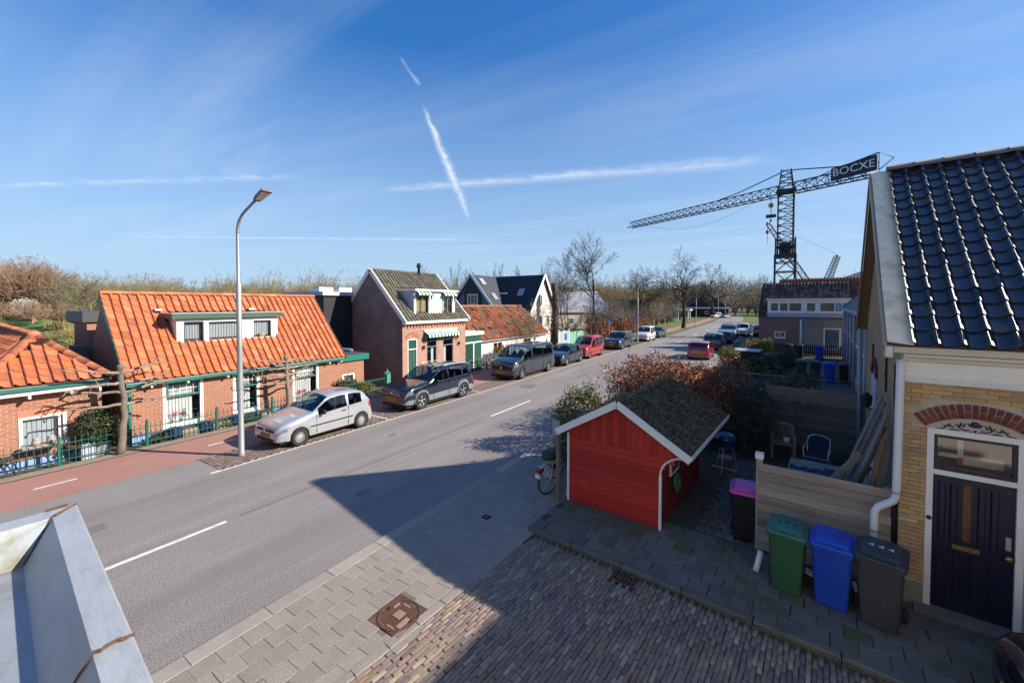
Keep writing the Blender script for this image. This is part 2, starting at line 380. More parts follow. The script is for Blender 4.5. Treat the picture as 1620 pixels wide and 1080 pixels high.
sheet('path_edge_strip', -16.95, -16.5, -30, 46, .02, mat('edge_strip', (.30, .25, .19), .92, .25, 3, .8, 40, dirt=(.13, .11, .06), ds=2.5))
sheet('front_garden_ground', -23, -16.95, -12, 46, -.03, mat('garden_soil', (.13, .10, .075), .95, .3, 2, 1, 30, dirt=(.09, .11, .04), ds=1.1))
# dark seam along the road centre and repaired strip
sheet('road_seam', -9.70, -9.675, 4.1, 12.9, .0025, mat('tar_seam', (.035, .035, .035), .5, .2, 3))
sheet('road_seam', -9.70, -9.68, 17, 38, .0025, MATS['tar_seam'])
for y0, y1 in ((-6.5, -2.5), (.4, 3.83), (13.42, 16.6), (26.0, 29.2), (38.8, 42.2), (51.2, 55.0), (64, 67.4), (77, 80.5), (90, 93.4), (104, 107), (118, 121)):
    tag(sheet('lane_dash', -9.725, -9.615, y0, y1, .004, M_white), None, None, None, 'structure')
sheet('parking_edge_line', -12.84, -12.72, 4.7, 62, .004, M_white)
for y in (10.75, 16.75, 25.9, 31.2, 36.3):
    sheet('bay_divider_line', -14.2, -12.84, y, y + .09, .022, M_white)
for y in (2.2, 5.9, 24.0, 32.0, 58):
    sheet('path_dash', -15.4, -15.31, y - .3, y + .45, .008, M_white)
rs = random.Random(4)
for cx_, cy_, r_, n_ in ((-8.35, 6.25, .16, 'road_stain'), (-11.6, 2.1, .22, 'road_stain'), (-11.2, 9.6, .12, 'road_stain'), (-8.0, 12.4, .3, 'road_patch'), (-11.5, 19.5, .5, 'road_patch')):
    k = 14; V = [(cx_, cy_, .003)] + [(cx_ + r_ * rs.uniform(.6, 1.2) * math.cos(6.283 * i / k), cy_ + 1.6 * r_ * rs.uniform(.6, 1.2) * math.sin(6.283 * i / k), .003) for i in range(k)]
    o = obj(n_, npmesh(n_, V, [(0, 1 + i, 1 + (i + 1) % k) for i in range(k)]), mat('stain', (.15, .142, .138), .8, .25, 3, .4, 60, fine=.6, fs=40)); o['kind'] = 'structure'
# ---- pieces laid in the ground
def piece_mesh(name, sx, sy, h, c=.005):
    b = MB().rbox(-sx / 2, sx / 2, -sy / 2, sy / 2, -h, 0, c); me = bpy.data.meshes.new(name); me.from_pydata(b.v, [], b.f); me.update(); return me
def project(p):
    x, y, z = p[0], p[1], p[2] - 4.6
    r = x * math.cos(R(32.8)) + y * math.sin(R(32.8)); f = -x * math.sin(R(32.8)) + y * math.cos(R(32.8))
    return (810 + 640 * r / f, 481 - 640 * z / f, f) if f > .3 else (-9999, -9999, f)
def visible(p, mg=30):
    q = project(p); return -mg < q[0] < 1620 + mg and -mg < q[1] < 1080 + mg
def lay(parent, name, me, m, pieces, frame, limit=300, keep=None):
    # pieces: (x, y, z, rz, tilt_x, tilt_y); those that show largest become objects, the rest one joined part
    rng = np.random.default_rng(5); near = []; rest = []
    pieces.sort(key=lambda q: (frame @ Vector(q[:3]) - Vector((0, 0, 4.6))).length)
    for q in pieces: (near if len(near) < limit and visible(frame @ Vector(q[:3])) else rest).append(q)
    for q in near:
        o = obj(name, me, m, parent); o.location = Vector(q[:3]) - BASE[parent.name]; o.rotation_euler = (q[4], q[5], q[3])
    if rest:
        V0 = np.array([v.co[:] for v in me.vertices]); F0 = [tuple(p.vertices) for p in me.polygons]; nv = len(V0); F0 = np.array(F0)
        Q = np.array(rest); ca, sa = np.cos(Q[:, 3]), np.sin(Q[:, 3])
        X = V0[None, :, 0] * ca[:, None] - V0[None, :, 1] * sa[:, None]; Y = V0[None, :, 0] * sa[:, None] + V0[None, :, 1] * ca[:, None]
        Z = V0[None, :, 2] + Y * Q[:, 4:5] - X * Q[:, 5:6]
        V = np.stack([X + Q[:, 0:1], Y + Q[:, 1:2], Z + Q[:, 2:3]], -1) - np.array(BASE[parent.name][:])
        F = (np.arange(len(Q))[:, None, None] * nv + F0[None]).reshape(-1, F0.shape[1])
        o = obj(name + '_field', npmesh(name + '_field', V, F), m, parent); o['kind'] = 'stuff'
rnd = random.Random(3)
j = lambda a: rnd.uniform(-a, a)
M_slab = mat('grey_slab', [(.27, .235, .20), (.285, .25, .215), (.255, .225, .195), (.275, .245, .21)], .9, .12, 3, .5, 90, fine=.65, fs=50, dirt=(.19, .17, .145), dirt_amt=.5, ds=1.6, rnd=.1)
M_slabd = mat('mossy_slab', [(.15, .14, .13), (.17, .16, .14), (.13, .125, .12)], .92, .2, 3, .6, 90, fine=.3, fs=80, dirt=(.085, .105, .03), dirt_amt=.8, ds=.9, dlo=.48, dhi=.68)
M_clink = mat('clinker', [(.29, .205, .145), (.21, .16, .145), (.32, .25, .165), (.17, .135, .135), (.27, .18, .135), (.24, .20, .175), (.20, .155, .145), (.34, .28, .205)], .85, .2, 9, .7, 90, rnd=.3, dirt=(.12, .105, .085), dirt_amt=.5, ds=3)
# road kerb band: one stone per metre
kb = sheet('kerb', -6.39, -6.11, -8, 26, .030, M_conc)
lay(kb, 'kerb_stone', piece_mesh('kerb_stone', .265, .995, .06, .006), M_conc, [(-6.247 + j(.003), -7.5 + i, .039 + j(.001), j(.002), 0, j(.004)) for i in range(33)], FW)
# pavement beside the road: 30 cm slabs in half bond
pv = sheet('pavement', -6.12, -4.44, -8, 18, .0315, mat('pale_joint_sand', (.185, .16, .13), .95, .3, 4, 1, 60))
sheet('pavement_verge', -4.44, -3.4, 7.05, 18, .012, MATS['pale_joint_sand'])
pcs = []
for r in range(9):
    x = -5.955 + r * .303
    for i in range(84):
        y = -7.9 + i * .303 + (.15 if r % 2 else 0)
        yb = y * math.cos(R(5)) + x * -math.sin(BANG) * -1
        lim = -4.46 if y < 7.0 else -4.7 + .30 * 0
        xb = x * math.cos(BANG) + y * math.sin(BANG)
        if xb > -4.58: continue
        if abs(x + 4.55) < .36 and abs(y - 4.0) < .36: continue
        pcs.append((x + j(.004), y + j(.004), .036 + j(.0015), j(.005), j(.003), j(.003)))
lay(pv, 'paving_slab', piece_mesh('paving_slab', .2985, .2985, .05, .004), M_slab, pcs, FW)
sheet('slab_infill', -5.0, -4.52, -3, 6.6, .031, M_slab, frame=FB)
# alley of clinkers laid on edge
al = sheet('alley', -4.75, 9, -3, 6.62, .0, M_sand, frame=FB)
lay(al, 'edging_stone', piece_mesh('edging_stone', .14, .49, .05, .006), M_slab, [(-4.56 + j(.004), -2.6 + i * .5, .044 + j(.002), j(.01), 0, 0) for i in range(18)], FB)
pcs = []
for r in range(185):
    x = -4.455 + r * .0605
    for i in range(40):
        y = -1.6 + i * .207 + (.1 if r % 2 else 0) + j(.012)
        if y > 6.53 or x > 5: continue
        if abs(x + 2.58) < .2 and abs(y - 6.38) < .16: continue
        z = .03 + j(.005) + .018 * math.sin(x * 1.3 + y * .7) * math.sin(y * 1.1)
        pcs.append((x + j(.006), y, z, j(.035), j(.02), j(.04)))
lay(al, 'clinker', piece_mesh('clinker', .0535, .2, .06, .006), M_clink, pcs, FB)
# raised pavement along the alley, kerb in front
ap = sheet('alley_pavement', -4.75, 6, 6.62, 8.62, .05, M_sand, frame=FB)
lay(ap, 'kerb_block', piece_mesh('kerb_block', .97, .13, .14, .012), mat('dark_kerb', (.13, .125, .11), .9, .2, 3, .5, 80, dirt=(.07, .085, .03), dirt_amt=.8, ds=1.5), [(-4.2 + i * .985, 6.63 + j(.012), .098 + j(.006), j(.01), j(.02), j(.01)) for i in range(11)], FB)
pcs = []
for r in range(6):
    for i in range(36):
        x = -4.58 + i * .303 + (.15 if r % 2 else 0); y = 6.86 + r * .303
        if x > 5: continue
        pcs.append((x + j(.006), y + j(.006), .088 + j(.005), j(.01), j(.010), j(.010)))
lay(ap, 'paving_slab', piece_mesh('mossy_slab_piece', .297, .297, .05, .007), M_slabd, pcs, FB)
# moss and grit along the gutter line and joints
rg = np.random.default_rng(11)
def scatter(name, label, pts, size, m, frame=FW, parent=None):
    V = np.array(pts); me = leaf_mesh(name, V, size, rg, .7, 1.0); o = obj(name, me, m, parent, frame); o['kind'] = 'stuff'
    if label: o['label'] = label
    return o
M_moss = mat('moss', [(.05, .07, .015), (.09, .10, .025), (.14, .12, .06), (.20, .17, .11)], .95, .3, 8, rnd=.5)
pts = [(rg.uniform(-4.3, 3.5), 6.50 + rg.normal() * .055, .045 + rg.uniform(0, .02)) for _ in range(2600)]
pts += [(rg.uniform(-4.6, 2.5), 8.1 + rg.normal() * .14, .095 + rg.uniform(0, .02)) for _ in range(1500)]
pts += [(-3.3 + rg.normal() * .5, 7.7 + rg.normal() * .22, .095) for _ in range(700)] + [(-.9 + rg.normal() * .35, 6.95 + rg.normal() * .16, .092) for _ in range(900)]
scatter('moss_and_leaf_litter', 'moss, grit and leaf litter along the alley kerb', pts, .022, M_moss, FB)
pts = []
for _ in range(4500):
    r0 = rg.integers(0, 90); pts.append((-4.455 + r0 * .0605 - .03 + rg.normal() * .006, rg.uniform(1.5, 6.4), .028 + rg.uniform(0, .008)))
scatter('joint_moss', 'moss growing in the joints of the clinker alley', pts, .013, M_moss, FB)
# shaded yard between shed and house
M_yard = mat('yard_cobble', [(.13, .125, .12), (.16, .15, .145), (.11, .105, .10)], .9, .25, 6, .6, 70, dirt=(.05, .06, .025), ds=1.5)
yd = sheet('yard', -5.5, 6, 8.6, 22, .03, M_sand, frame=FB)
pcs = [(-1.95 + (i % 16) * .182 + (.09 if (i // 16) % 2 else 0), 8.75 + (i // 16) * .182, .062 + j(.006), j(.03), j(.03), j(.03)) for i in range(16 * 26)]
lay(yd, 'cobble', piece_mesh('cobble', .17, .17, .05, .012), M_yard, pcs, FB)
pts = [(rg.uniform(-2.6, .8), rg.uniform(9.2, 15), .075) for _ in range(5200)]
scatter('yard_leaf_litter', 'dead leaves and moss strewn over the shaded yard', pts, .04, mat('litter', [(.10, .07, .035), (.06, .05, .03), (.05, .06, .02), (.16, .12, .07)], .95, rnd=.5), FB)
# parking bay pavers
bay = sheet('parking_bay', -14.2, -12.8, 4.95, 62, .004, M_bay)
pcs = []
for i in range(60):
    for k in range(6):
        pcs.append((-14.09 + k * .225 + (.11 if i % 2 else 0) - .05, 5.0 + i * .107, .02 + j(.004), j(.02), 0, 0))
lay(bay, 'bay_paver', piece_mesh('bay_paver', .215, .1, .03, .005), mat('bay_paver', [(.21, .145, .115), (.17, .13, .11), (.25, .175, .135), (.15, .115, .10)], .9, .15, 6, .4, 80, dirt=(.12, .105, .09), ds=1.0), pcs, FW)
sheet('parking_bay_far', -14.2, -12.8, 11.4, 62, .012, mat('bay_paving_far', (.20, .145, .115), .9, .25, 1.5, .6, 30, dirt=(.13, .115, .10), ds=.7, fine=.3, fs=9))
kerb_l = sheet('bay_kerb', -14.27, -14.14, 4.9, 46, .018, M_conc)
# manhole cover with its ribs and rings (flush iron casting)
M_iron = mat('rusty_iron', (.13, .065, .045), .75, .25, 12, .6, 120, metal=.2, dirt=(.20, .12, .08), dirt_amt=.6, ds=9)
M_irond = mat('iron_gap', (.018, .014, .012), .95, .1)
mh = thing('manhole_cover', 'rusty cast iron manhole cover with a round lid in the sunlit pavement', 'manhole cover', (-4.55, 4.0, .03), FW)
MB().box(-5.02, -4.08, 3.53, 4.47, -.03, .0305).build('concrete_collar', M_slab, mh); MB().box(-4.87, -4.23, 3.68, 4.32, -.02, .034).build('frame_base', M_irond, mh)
b = MB()
for i in range(17):
    t = -4.87 + .02 + i * .0375
    b.box(t - .008, t + .008, 3.69, 4.31, .03, .044)
for i in range(17):
    t = 3.70 + i * .0375; b.box(-4.86, -4.24, t - .008, t + .008, .03, .0425)
b.build('grid', M_iron, mh)
MB().lathe([(.285, .034), (.285, .05), (.30, .051), (.31, .05), (.31, .034)], (-4.55, 4.0, 0), n=32, caps=False).build('rim_ring', M_iron, mh, 'auto')
MB().box(-4.62, -4.48, 3.93, 4.07, .04, .051).build('centre_plate', mat('worn_iron', (.32, .20, .15), .6, .2, 20, .3), mh)
for x0, x1, y0, y1 in ((-4.42, -4.34, 3.82, 4.02), (-4.74, -4.70, 4.05, 4.16), (-4.66, -4.52, 4.17, 4.2), (-4.55, -4.42, 3.76, 3.79)):
    MB().box(x0, x1, y0, y1, .04, .049).build('name_plate', MATS['worn_iron'], mh)
for x in (-4.78, -4.33): MB().box(x - .02, x + .02, 3.97, 4.03, .04, .048).build('lift_eye', M_irond, mh)
gd = thing('street_drain', 'dark iron drain grate against the alley kerb', 'drain', (-2.58, 6.38, .03), FB)
MB().box(-2.77, -2.39, 6.25, 6.52, -.03, .012).build('sump', M_irond, gd)
for i in range(7): MB().box(-2.765 + i * .06, -2.735 + i * .06, 6.255, 6.515, .012, .036).build('grate_bar', M_iron, gd)
for y in (6.25, 6.385, 6.515): MB().box(-2.775, -2.385, y - .01, y + .01, .013, .038).build('cross_bar', M_iron, gd)
wv = thing('water_valve_box', 'small square iron valve cover in the shaded slabs', 'valve cover', (-5.1, 6.9, .03), FW)
MB().box(-5.19, -5.01, 6.82, 6.98, 0, .044).build('lid', MATS['iron_gap'], wv); MB().box(-5.15, -5.05, 6.86, 6.94, .044, .05).build('cap', M_iron, wv)
# canal and park behind the houses on the left
M_water = mat('canal_water', (.05, .07, .085), .08, .1, .5, .15, 3, spec=.6, rnd=0)
sheet('canal', -58, -33, -30, 26, -.05, M_water)
sheet('park_path', -60, -33, -1.5, -.2, -.03, mat('path_grit', (.42, .37, .30), .9, .1, 2))
# ================================================================== ROOF TILES
def tile_mesh(name, tw, tl, amp=.035, lift=.028, n=8, pw=2.2, lip=False):
    V = []; F = []
    if lip:                                        # pan tile: roll overlapping the neighbour with a sharp free edge
        prof = [(-.06, -.25), (-.06, .62), (-.02, .92), (.06, 1.0), (.15, .86), (.25, .48), (.36, .14), (.52, .0), (.72, .0), (.88, .10), (1.0, .3)]
        prof = [(u * tw, h * amp) for u, h in prof]
    else: prof = [(tw * i / n * 1.04, amp * abs(math.cos(math.pi * i / n)) ** pw) for i in range(n + 1)]
    m = len(prof)
    for row, t in enumerate((0, tl * 1.12)):
        for s, h in prof: V.append((s - tw / 2, t, h + (lift if row == 0 else 0)))
    for s, h in prof: V.append((s - tw / 2, 0.004, h + lift - .024))
    for i in range(m - 1): F.append((i, i + 1, m + i + 1, m + i)); F.append((2 * m + i, 2 * m + i + 1, i + 1, i))
    me = npmesh(name, V, F, True)
    try: me.set_sharp_from_angle(angle=R(50))
    except Exception: pass
    return me
def tile_roof(parent, me, m, O, U, Vv, ncol, nrow, tw, tl, skip=None, limit=300, frame=FW, seed=1, inset=None, jit=.006):
    # O eave corner, U along the eave, Vv up the slope
    U = Vector(U).normalized(); Vv = Vector(Vv).normalized(); N = U.cross(Vv).normalized()
    if N.z < 0: N = -N; 
    rr = random.Random(seed); allq = []
    for r in range(nrow):
        for c in range(ncol):
            p = Vector(O) + U * ((c + .5) * tw) + Vv * (r * tl)
            if skip and skip(p, (c + .5) * tw, r * tl): continue
            allq.append(p + N * rr.uniform(0, jit) + U * rr.uniform(-jit, jit) * .5 + Vv * rr.uniform(-jit, jit))
    allq.sort(key=lambda q: (frame @ q - Vector((0, 0, 4.6))).length)
    B = basis((0, 0, 0), U, Vv, N); near = []; rest = []
    for q in allq: (near if len(near) < limit and visible(frame @ q, 15) else rest).append(q)
    for q in near: place('roof_tile', me, m, parent, Matrix.Translation(q) @ B @ Matrix.Rotation(rr.uniform(-.012, .012), 4, 'Z'))
    if rest:
        V0 = np.array([v.co[:] for v in me.vertices]); F0 = np.array([tuple(p.vertices) for p in me.polygons])
        Bn = np.array(B.to_3x3()); V1 = V0 @ Bn.T; Q = np.array([q[:] for q in rest]) - np.array(BASE[parent.name][:])
        V = V1[None] + Q[:, None]; F = (np.arange(len(Q))[:, None, None] * len(V0) + F0[None]).reshape(-1, 4)
        o = obj('roof_tile_field', npmesh('roof_tile_field', V, F, True), m, parent); o['kind'] = 'stuff'
def ridge_caps(parent, m, a, b, step=.36, r=.11, frame=FW):
    a = Vector(a); b = Vector(b); L = (b - a).length; n = max(1, int(round(L / step))); d = (b - a) / n
    u = d.normalized(); side = u.cross(Vector((0, 0, 1))).normalized(); up = side.cross(u)
    for i in range(n):
        bb = MB(); k = 7
        for t, rr in ((0, r * 1.04), (1.06, r * .98)):
            for q in range(k):
                an = math.pi * (q / (k - 1)) ; bb.v.append(tuple(a + d * (i + t) + side * math.cos(an) * rr + up * (math.sin(an) * rr * .85 - .04)))
        bb.f = [(q, q + 1, k + q + 1, k + q) for q in range(k - 1)] + [tuple(range(k))]
        bb.build('ridge_tile', m, parent, True)
def tfX(x, depth_sign=-1): return lambda u, v, w: (x + depth_sign * w, u, v)     # wall facing +X: u=Y v=Z
def tfY(y, depth_sign=1): return lambda u, v, w: (u, y + depth_sign * w, v)      # wall facing -Y: u=X v=Z
def window(parent, tf, u0, u1, v0, v1, fr, m_fr, glass=None, mull_u=(), mull_v=(), dep=.07, curtain=None, sill=None, m_pane=None, inner=None, fw2=None, name='window'):
    """frame, panes one by one, mullions, curtain and sill; u/v in the wall plane, w goes inward"""
    glass = glass or GLASS
    def slab(b, a0, a1, b0, b1, w0, w1):
        p = [tf(a0, b0, w0), tf(a1, b0, w0), tf(a1, b1, w0), tf(a0, b1, w0), tf(a0, b0, w1), tf(a1, b0, w1), tf(a1, b1, w1), tf(a0, b1, w1)]
        b.add(p, MB.BF)
    b = MB(); e = .002
    slab(b, u0, u0 + fr, v0, v1, dep - .05, dep + .03); slab(b, u1 - fr, u1, v0, v1, dep - .05, dep + .03)
    slab(b, u0 + fr, u1 - fr, v0, v0 + fr, dep - .05, dep + .03); slab(b, u0 + fr, u1 - fr, v1 - fr, v1, dep - .05, dep + .03)
    wf = b.build(name, m_fr, parent)
    us = [u0 + fr] + list(mull_u) + [u1 - fr]; vs = [v0 + fr] + list(mull_v) + [v1 - fr]; q = (fw2 or fr * .7) / 2
    for x in mull_u:
        b = MB(); slab(b, x - q, x + q, v0 + fr, v1 - fr, dep - .045, dep + .025); b.build('mullion', m_fr, wf)
    for y in mull_v:
        b = MB(); slab(b, u0 + fr, u1 - fr, y - q, y + q, dep - .043, dep + .023); b.build('transom', m_fr, wf)
    for i in range(len(us) - 1):
        for k in range(len(vs) - 1):
            b = MB(); a0 = us[i] + (q if i else 0); a1 = us[i + 1] - (q if i < len(us) - 2 else 0); c0 = vs[k] + (q if k else 0); c1 = vs[k + 1] - (q if k < len(vs) - 2 else 0)
            if inner:
                bb = MB(); t = .045
                slab(bb, a0, a0 + t, c0, c1, dep - .03, dep + .02); slab(bb, a1 - t, a1, c0, c1, dep - .03, dep + .02)
                slab(bb, a0 + t, a1 - t, c0, c0 + t, dep - .03, dep + .02); slab(bb, a0 + t, a1 - t, c1 - t, c1, dep - .03, dep + .02); bb.build('sash', inner, wf)
                a0 += t; a1 -= t; c0 += t; c1 -= t
            slab(b, a0, a1, c0, c1, dep, dep + .006); b.build('pane', m_pane or glass, wf)
    b = MB(); slab(b, u0, u1, v0, v1, .62, .64); b.build('room_back', mat('dark_room', (.05, .045, .04), .9, .4, 1.5), wf)
    if curtain:
        cm, c0, c1, d0, d1, kind = curtain
        n = max(2, int((c1 - c0) / (.09 if kind == 'slat' else .05)))
        if kind == 'slat':
            for i in range(n):
                b = MB(); x = c0 + (c1 - c0) * (i + .5) / n; hw = (c1 - c0) / n * .54
                p = [tf(x - hw, d0, dep + .10), tf(x + hw, d0, dep + .125), tf(x + hw, d1, dep + .125), tf(x - hw, d1, dep + .10)]
                b.add(p, [(0, 1, 2, 3)]); b.build('blind_slat', cm, wf)
        else:
            V = []; F = []
            for i in range(n + 1):
                x = c0 + (c1 - c0) * i / n; w = dep + .12 + .02 * math.sin(i * 2.1)
                V += [tf(x, d0, w), tf(x, d1, w)]
            F = [(2 * i, 2 * i + 2, 2 * i + 3, 2 * i + 1) for i in range(n)]
            b = MB().add(V, F); b.build('curtain', cm, wf, True)
    if sill:
        b = MB(); slab(b, u0 - .05, u1 + .05, v0 - .05, v0 - .004, -.06, dep + .02); b.build('sill', sill, wf)
    return wf
M_otile = mat('orange_tile', [(.49, .145, .055), (.42, .12, .05), (.53, .17, .07), (.34, .105, .055), (.48, .155, .07), (.55, .19, .085)], .75, .16, 2.5, .4, 60, rnd=.3, dirt=(.19, .105, .075), dirt_amt=.75, ds=3.0, dlo=.52, dhi=.72, spec=.3)
M_obrick = brick_mat('orange_brick', (.35, .125, .068), (.27, .093, .05), (.36, .275, .21), var=.2)
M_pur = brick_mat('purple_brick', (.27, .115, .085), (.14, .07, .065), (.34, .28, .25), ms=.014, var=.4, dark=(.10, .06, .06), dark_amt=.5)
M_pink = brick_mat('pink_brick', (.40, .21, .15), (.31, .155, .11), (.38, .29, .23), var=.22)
M_wht = mat('white_paint', (.74, .73, .70), .55, .05, 2, .1, 30, dirt=(.5, .48, .43), dirt_amt=.35, ds=1.5, rnd=.05)
M_grn = mat('green_paint', (.012, .155, .115), .45, .1, 2, .1, 30, rnd=.08)
M_dgrn = mat('dark_green_paint', (.015, .075, .05), .5, .1, 2, .1, 30, rnd=.1)
M_fgrn = mat('fascia_green', (.045, .095, .07), .5, .1, 2, rnd=.05)
M_blue = mat('blue_plinth', (.22, .36, .66), .75, .12, 2, .3, 40, dirt=(.22, .28, .42), dirt_amt=.5, ds=2)
M_zinc = mat('zinc', (.42, .44, .47), .45, .12, 2, .15, 20, metal=.6, dirt=(.25, .25, .25), dirt_amt=.4, ds=2)
M_blind = mat('blind', (.40, .44, .47), .8, .06, 3, rnd=.12)
M_net = mat('net_curtain', (.66, .68, .66), .85, .08, 4, rnd=.1)
M_blk = mat('black_clad', (.018, .02, .021), .6, .2, 2, .2, 30, rnd=.3)
M_board = mat('roof_board', (.10, .05, .035), .9, .2)
T_or = tile_mesh('orange_pan_tile', .2475, .30, .075, .026, 10, 2.6, True)
# ------------------------------------------------------------------ house with long orange roof and dormer (parallel to the road)
XW, XE, XR, ZE, ZR, Y0, Y1 = -17.6, -17.36, -20.0, 2.06, 4.96, 4.22, 11.95
h2 = thing('tiled_cottage', 'long brick cottage with bright orange tiled roof and wide white dormer', 'house', (-18.8, 8.1, -.18))
w1, w2, w3 = (5.12, 6.3, .32, 1.88), (7.28, 8.24, .32, 1.86), (9.6, 10.8, .28, 1.86)
MB().panel(Y0, Y1, .26, ZE, [w1, w2, w3], .1, tfX(XW)).build('front_wall', M_obrick, h2)
MB().box(XW - .2, XW + .035, Y0 - .02, Y1 + .0, -.25, .258).build('plinth', M_blue, h2)
gp = [(XW - .02, -.25), (XW - .02, ZE), (XR, ZR - .06), (-22.4, ZE), (-22.4, -.25)]
MB().prism(gp, Y0, Y0 + .22, 'Y').build('gable_wall', M_obrick, h2)
MB().prism(gp, Y1 - .22, Y1 - .002, 'Y').build('gable_wall', M_obrick, h2)
MB().box(-22.5, -22.3, Y0, Y1, -.25, ZE).build('rear_wall', M_obrick, h2)
sl = Vector((XR - XE, 0, ZR - ZE)); sl_len = sl.length; sl.normalize()
b = MB(); n2 = Vector((sl.z, 0, -sl.x)) * .05
A = [Vector((XE, Y0 - .08, ZE)), Vector((XE, Y1 + .08, ZE)), Vector((XR, Y1 + .08, ZR)), Vector((XR, Y0 - .08, ZR))]
b.add([p - n2 * .2 for p in A] + [p - n2 * 1.4 for p in A], MB.BF)
A2 = [Vector((2 * XR - XE, p.y, p.z)) if p.x == XE else p for p in A]
b.add([p - Vector((0, 0, .02)) for p in A2] + [p - Vector((0, 0, .1)) for p in A2], MB.BF)
rf = b.build('roof', M_board, h2)
DY0, DY1, DX, DZ0, DZ1 = 5.83, 9.34, -18.35, 3.03, 4.05
def skip2(p, u, t): return DY0 - .05 < p.y < DY1 + .05 and p.x < DX + .10 and p.z < DZ1 + .12
tile_roof(rf, T_or, M_otile, (XE + .02, Y0 - .1, ZE + .0), (0, 1, 0), sl, 32, 13, .2475, sl_len / 13.0, skip2)
ridge_caps(rf, M_otile, (XR, Y0 - .1, ZR + .06), (XR, Y1 + .1, ZR + .06), .37, .12)
for y in (Y0 - .11, Y1 + .09):
    MB().bar((XE + .02, y, ZE - .06), (XR, y, ZR - .06), .035, .2, (0, 0, 1)).build('verge_board', M_grn if y < 5 else M_board, rf)
# gutter, downpipe
MB().box(XE - .02, XE + .09, Y0 - .1, Y1, ZE - .13, ZE - .03).build('gutter', M_grn, h2)
MB().box(XE - .03, XE + .10, Y0 - .1, Y1, ZE - .03, ZE - .008).build('gutter_lip', M_zinc, h2)
MB().box(XW + .004, XE - .02, Y0, Y1, ZE - .16, ZE - .05).build('soffit', M_wht, h2)
for y in (4.75, 5.75, 7.0, 8.6, 9.3, 11.2, 11.8): MB().box(XW + .01, XE + .03, y, y + .05, ZE - .24, ZE - .17).build('gutter_bracket', M_wht, h2)
MB().tube((XW + .07, Y0 + .02, ZE - .12), (XW + .07, Y0 + .02, -.2), .055, n=10).build('downpipe', M_grn, h2, True)
# ground-floor windows: white surround, green top light with leaded bars, curtain below
def frontwin(u0, u1, v0, v1):
    wf = window(h2, tfX(XW), u0, u1, v0, v1, .10, M_wht, mull_v=(v1 - .50,), dep=.04, curtain=(M_net, u0 + .12, u1 - .30, v0 + .1, v1 - .15, 'slat'), sill=M_wht)
    b = MB(); t = .055; a0, a1, c0, c1 = u0 + .10, u1 - .10, v1 - .52, v1 - .04
    for q in ((a0, a0 + t, c0, c1), (a1 - t, a1, c0, c1), (a0 + t, a1 - t, c0, c0 + t), (a0 + t, a1 - t, c1 - t, c1)): b.box(XW - .03, XW + .025, q[0], q[1], q[2], q[3])
    b.build('top_light_frame', M_grn, wf)
    for k in range(1, 5):
        y = a0 + (a1 - a0) * k / 5; MB().box(XW - .035, XW - .02, y - .006, y + .006, c0 + t, c1 - t).build('lead_bar', MATS['white_paint'], wf)
    MB().box(XW - .036, XW - .021, a0 + t, a1 - t, (c0 + c1) / 2 - .006, (c0 + c1) / 2 + .006).build('lead_bar', M_wht, wf)
    return wf
for w in (w1, w2, w3): frontwin(*w)
# dormer
b = MB(); SLP = (ZR - ZE) / (XE - XR)
zr = lambda x: ZE + (XE - x) * SLP
MB().panel(DY0, DY1, DZ0, DZ1, [(DY0 + .17, DY0 + .80, DZ0 + .14, DZ1 - .10), (DY0 + .93, DY0 + 2.15, DZ0 + .14, DZ1 - .10), (DY1 - .98, DY1 - .2, DZ0 + .14, DZ1 - .10)], .08, tfX(DX)).build('dormer_front', M_wht, h2)
for y in (DY0, DY1):
    xb = XE - (DZ1 - ZE) / SLP
    MB().prism([(DX - .01, DZ0 - .05), (DX - .01, DZ1), (xb - .1, DZ1), (xb - .1, DZ1 - .1), (DX - .01, zr(DX) - .2)], y - .04, y + .04, 'Y').build('dormer_cheek', M_wht, h2)
dr = MB().box(-20.1, DX + .16, DY0 - .22, DY1 + .2, DZ1 + .01, DZ1 + .20).build('dormer_roof', M_fgrn, h2)
MB().box(-20.1, DX + .18, DY0 - .24, DY1 + .22, DZ1 + .20, DZ1 + .225).build('roof_edge_trim', M_zinc, dr)
MB().box(DX - .0, DX + .14, DY0 - .02, DY1 + .02, DZ0 - .1, DZ0 - .02).build('flashing', mat('terracotta_flash', (.42, .15, .09), .7, .2), h2)
for u0, u1, n in ((DY0 + .17, DY0 + .80, 5), (DY0 + .93, DY0 + 2.15, 9), (DY1 - .98, DY1 - .2, 7)):
    window(h2, tfX(DX), u0, u1, DZ0 + .14, DZ1 - .10, .035, mat('dark_frame', (.06, .07, .08), .5) if n == 5 else M_wht, dep=.04, curtain=(M_blind, u0 + .04, u1 - .04, DZ0 + .17, DZ1 - .13, 'slat'))
for y in (5.42, 8.62): MB().box(-19.35, -19.2, y, y + .22, 4.35, 4.43).build('roof_vent', M_zinc, h2)
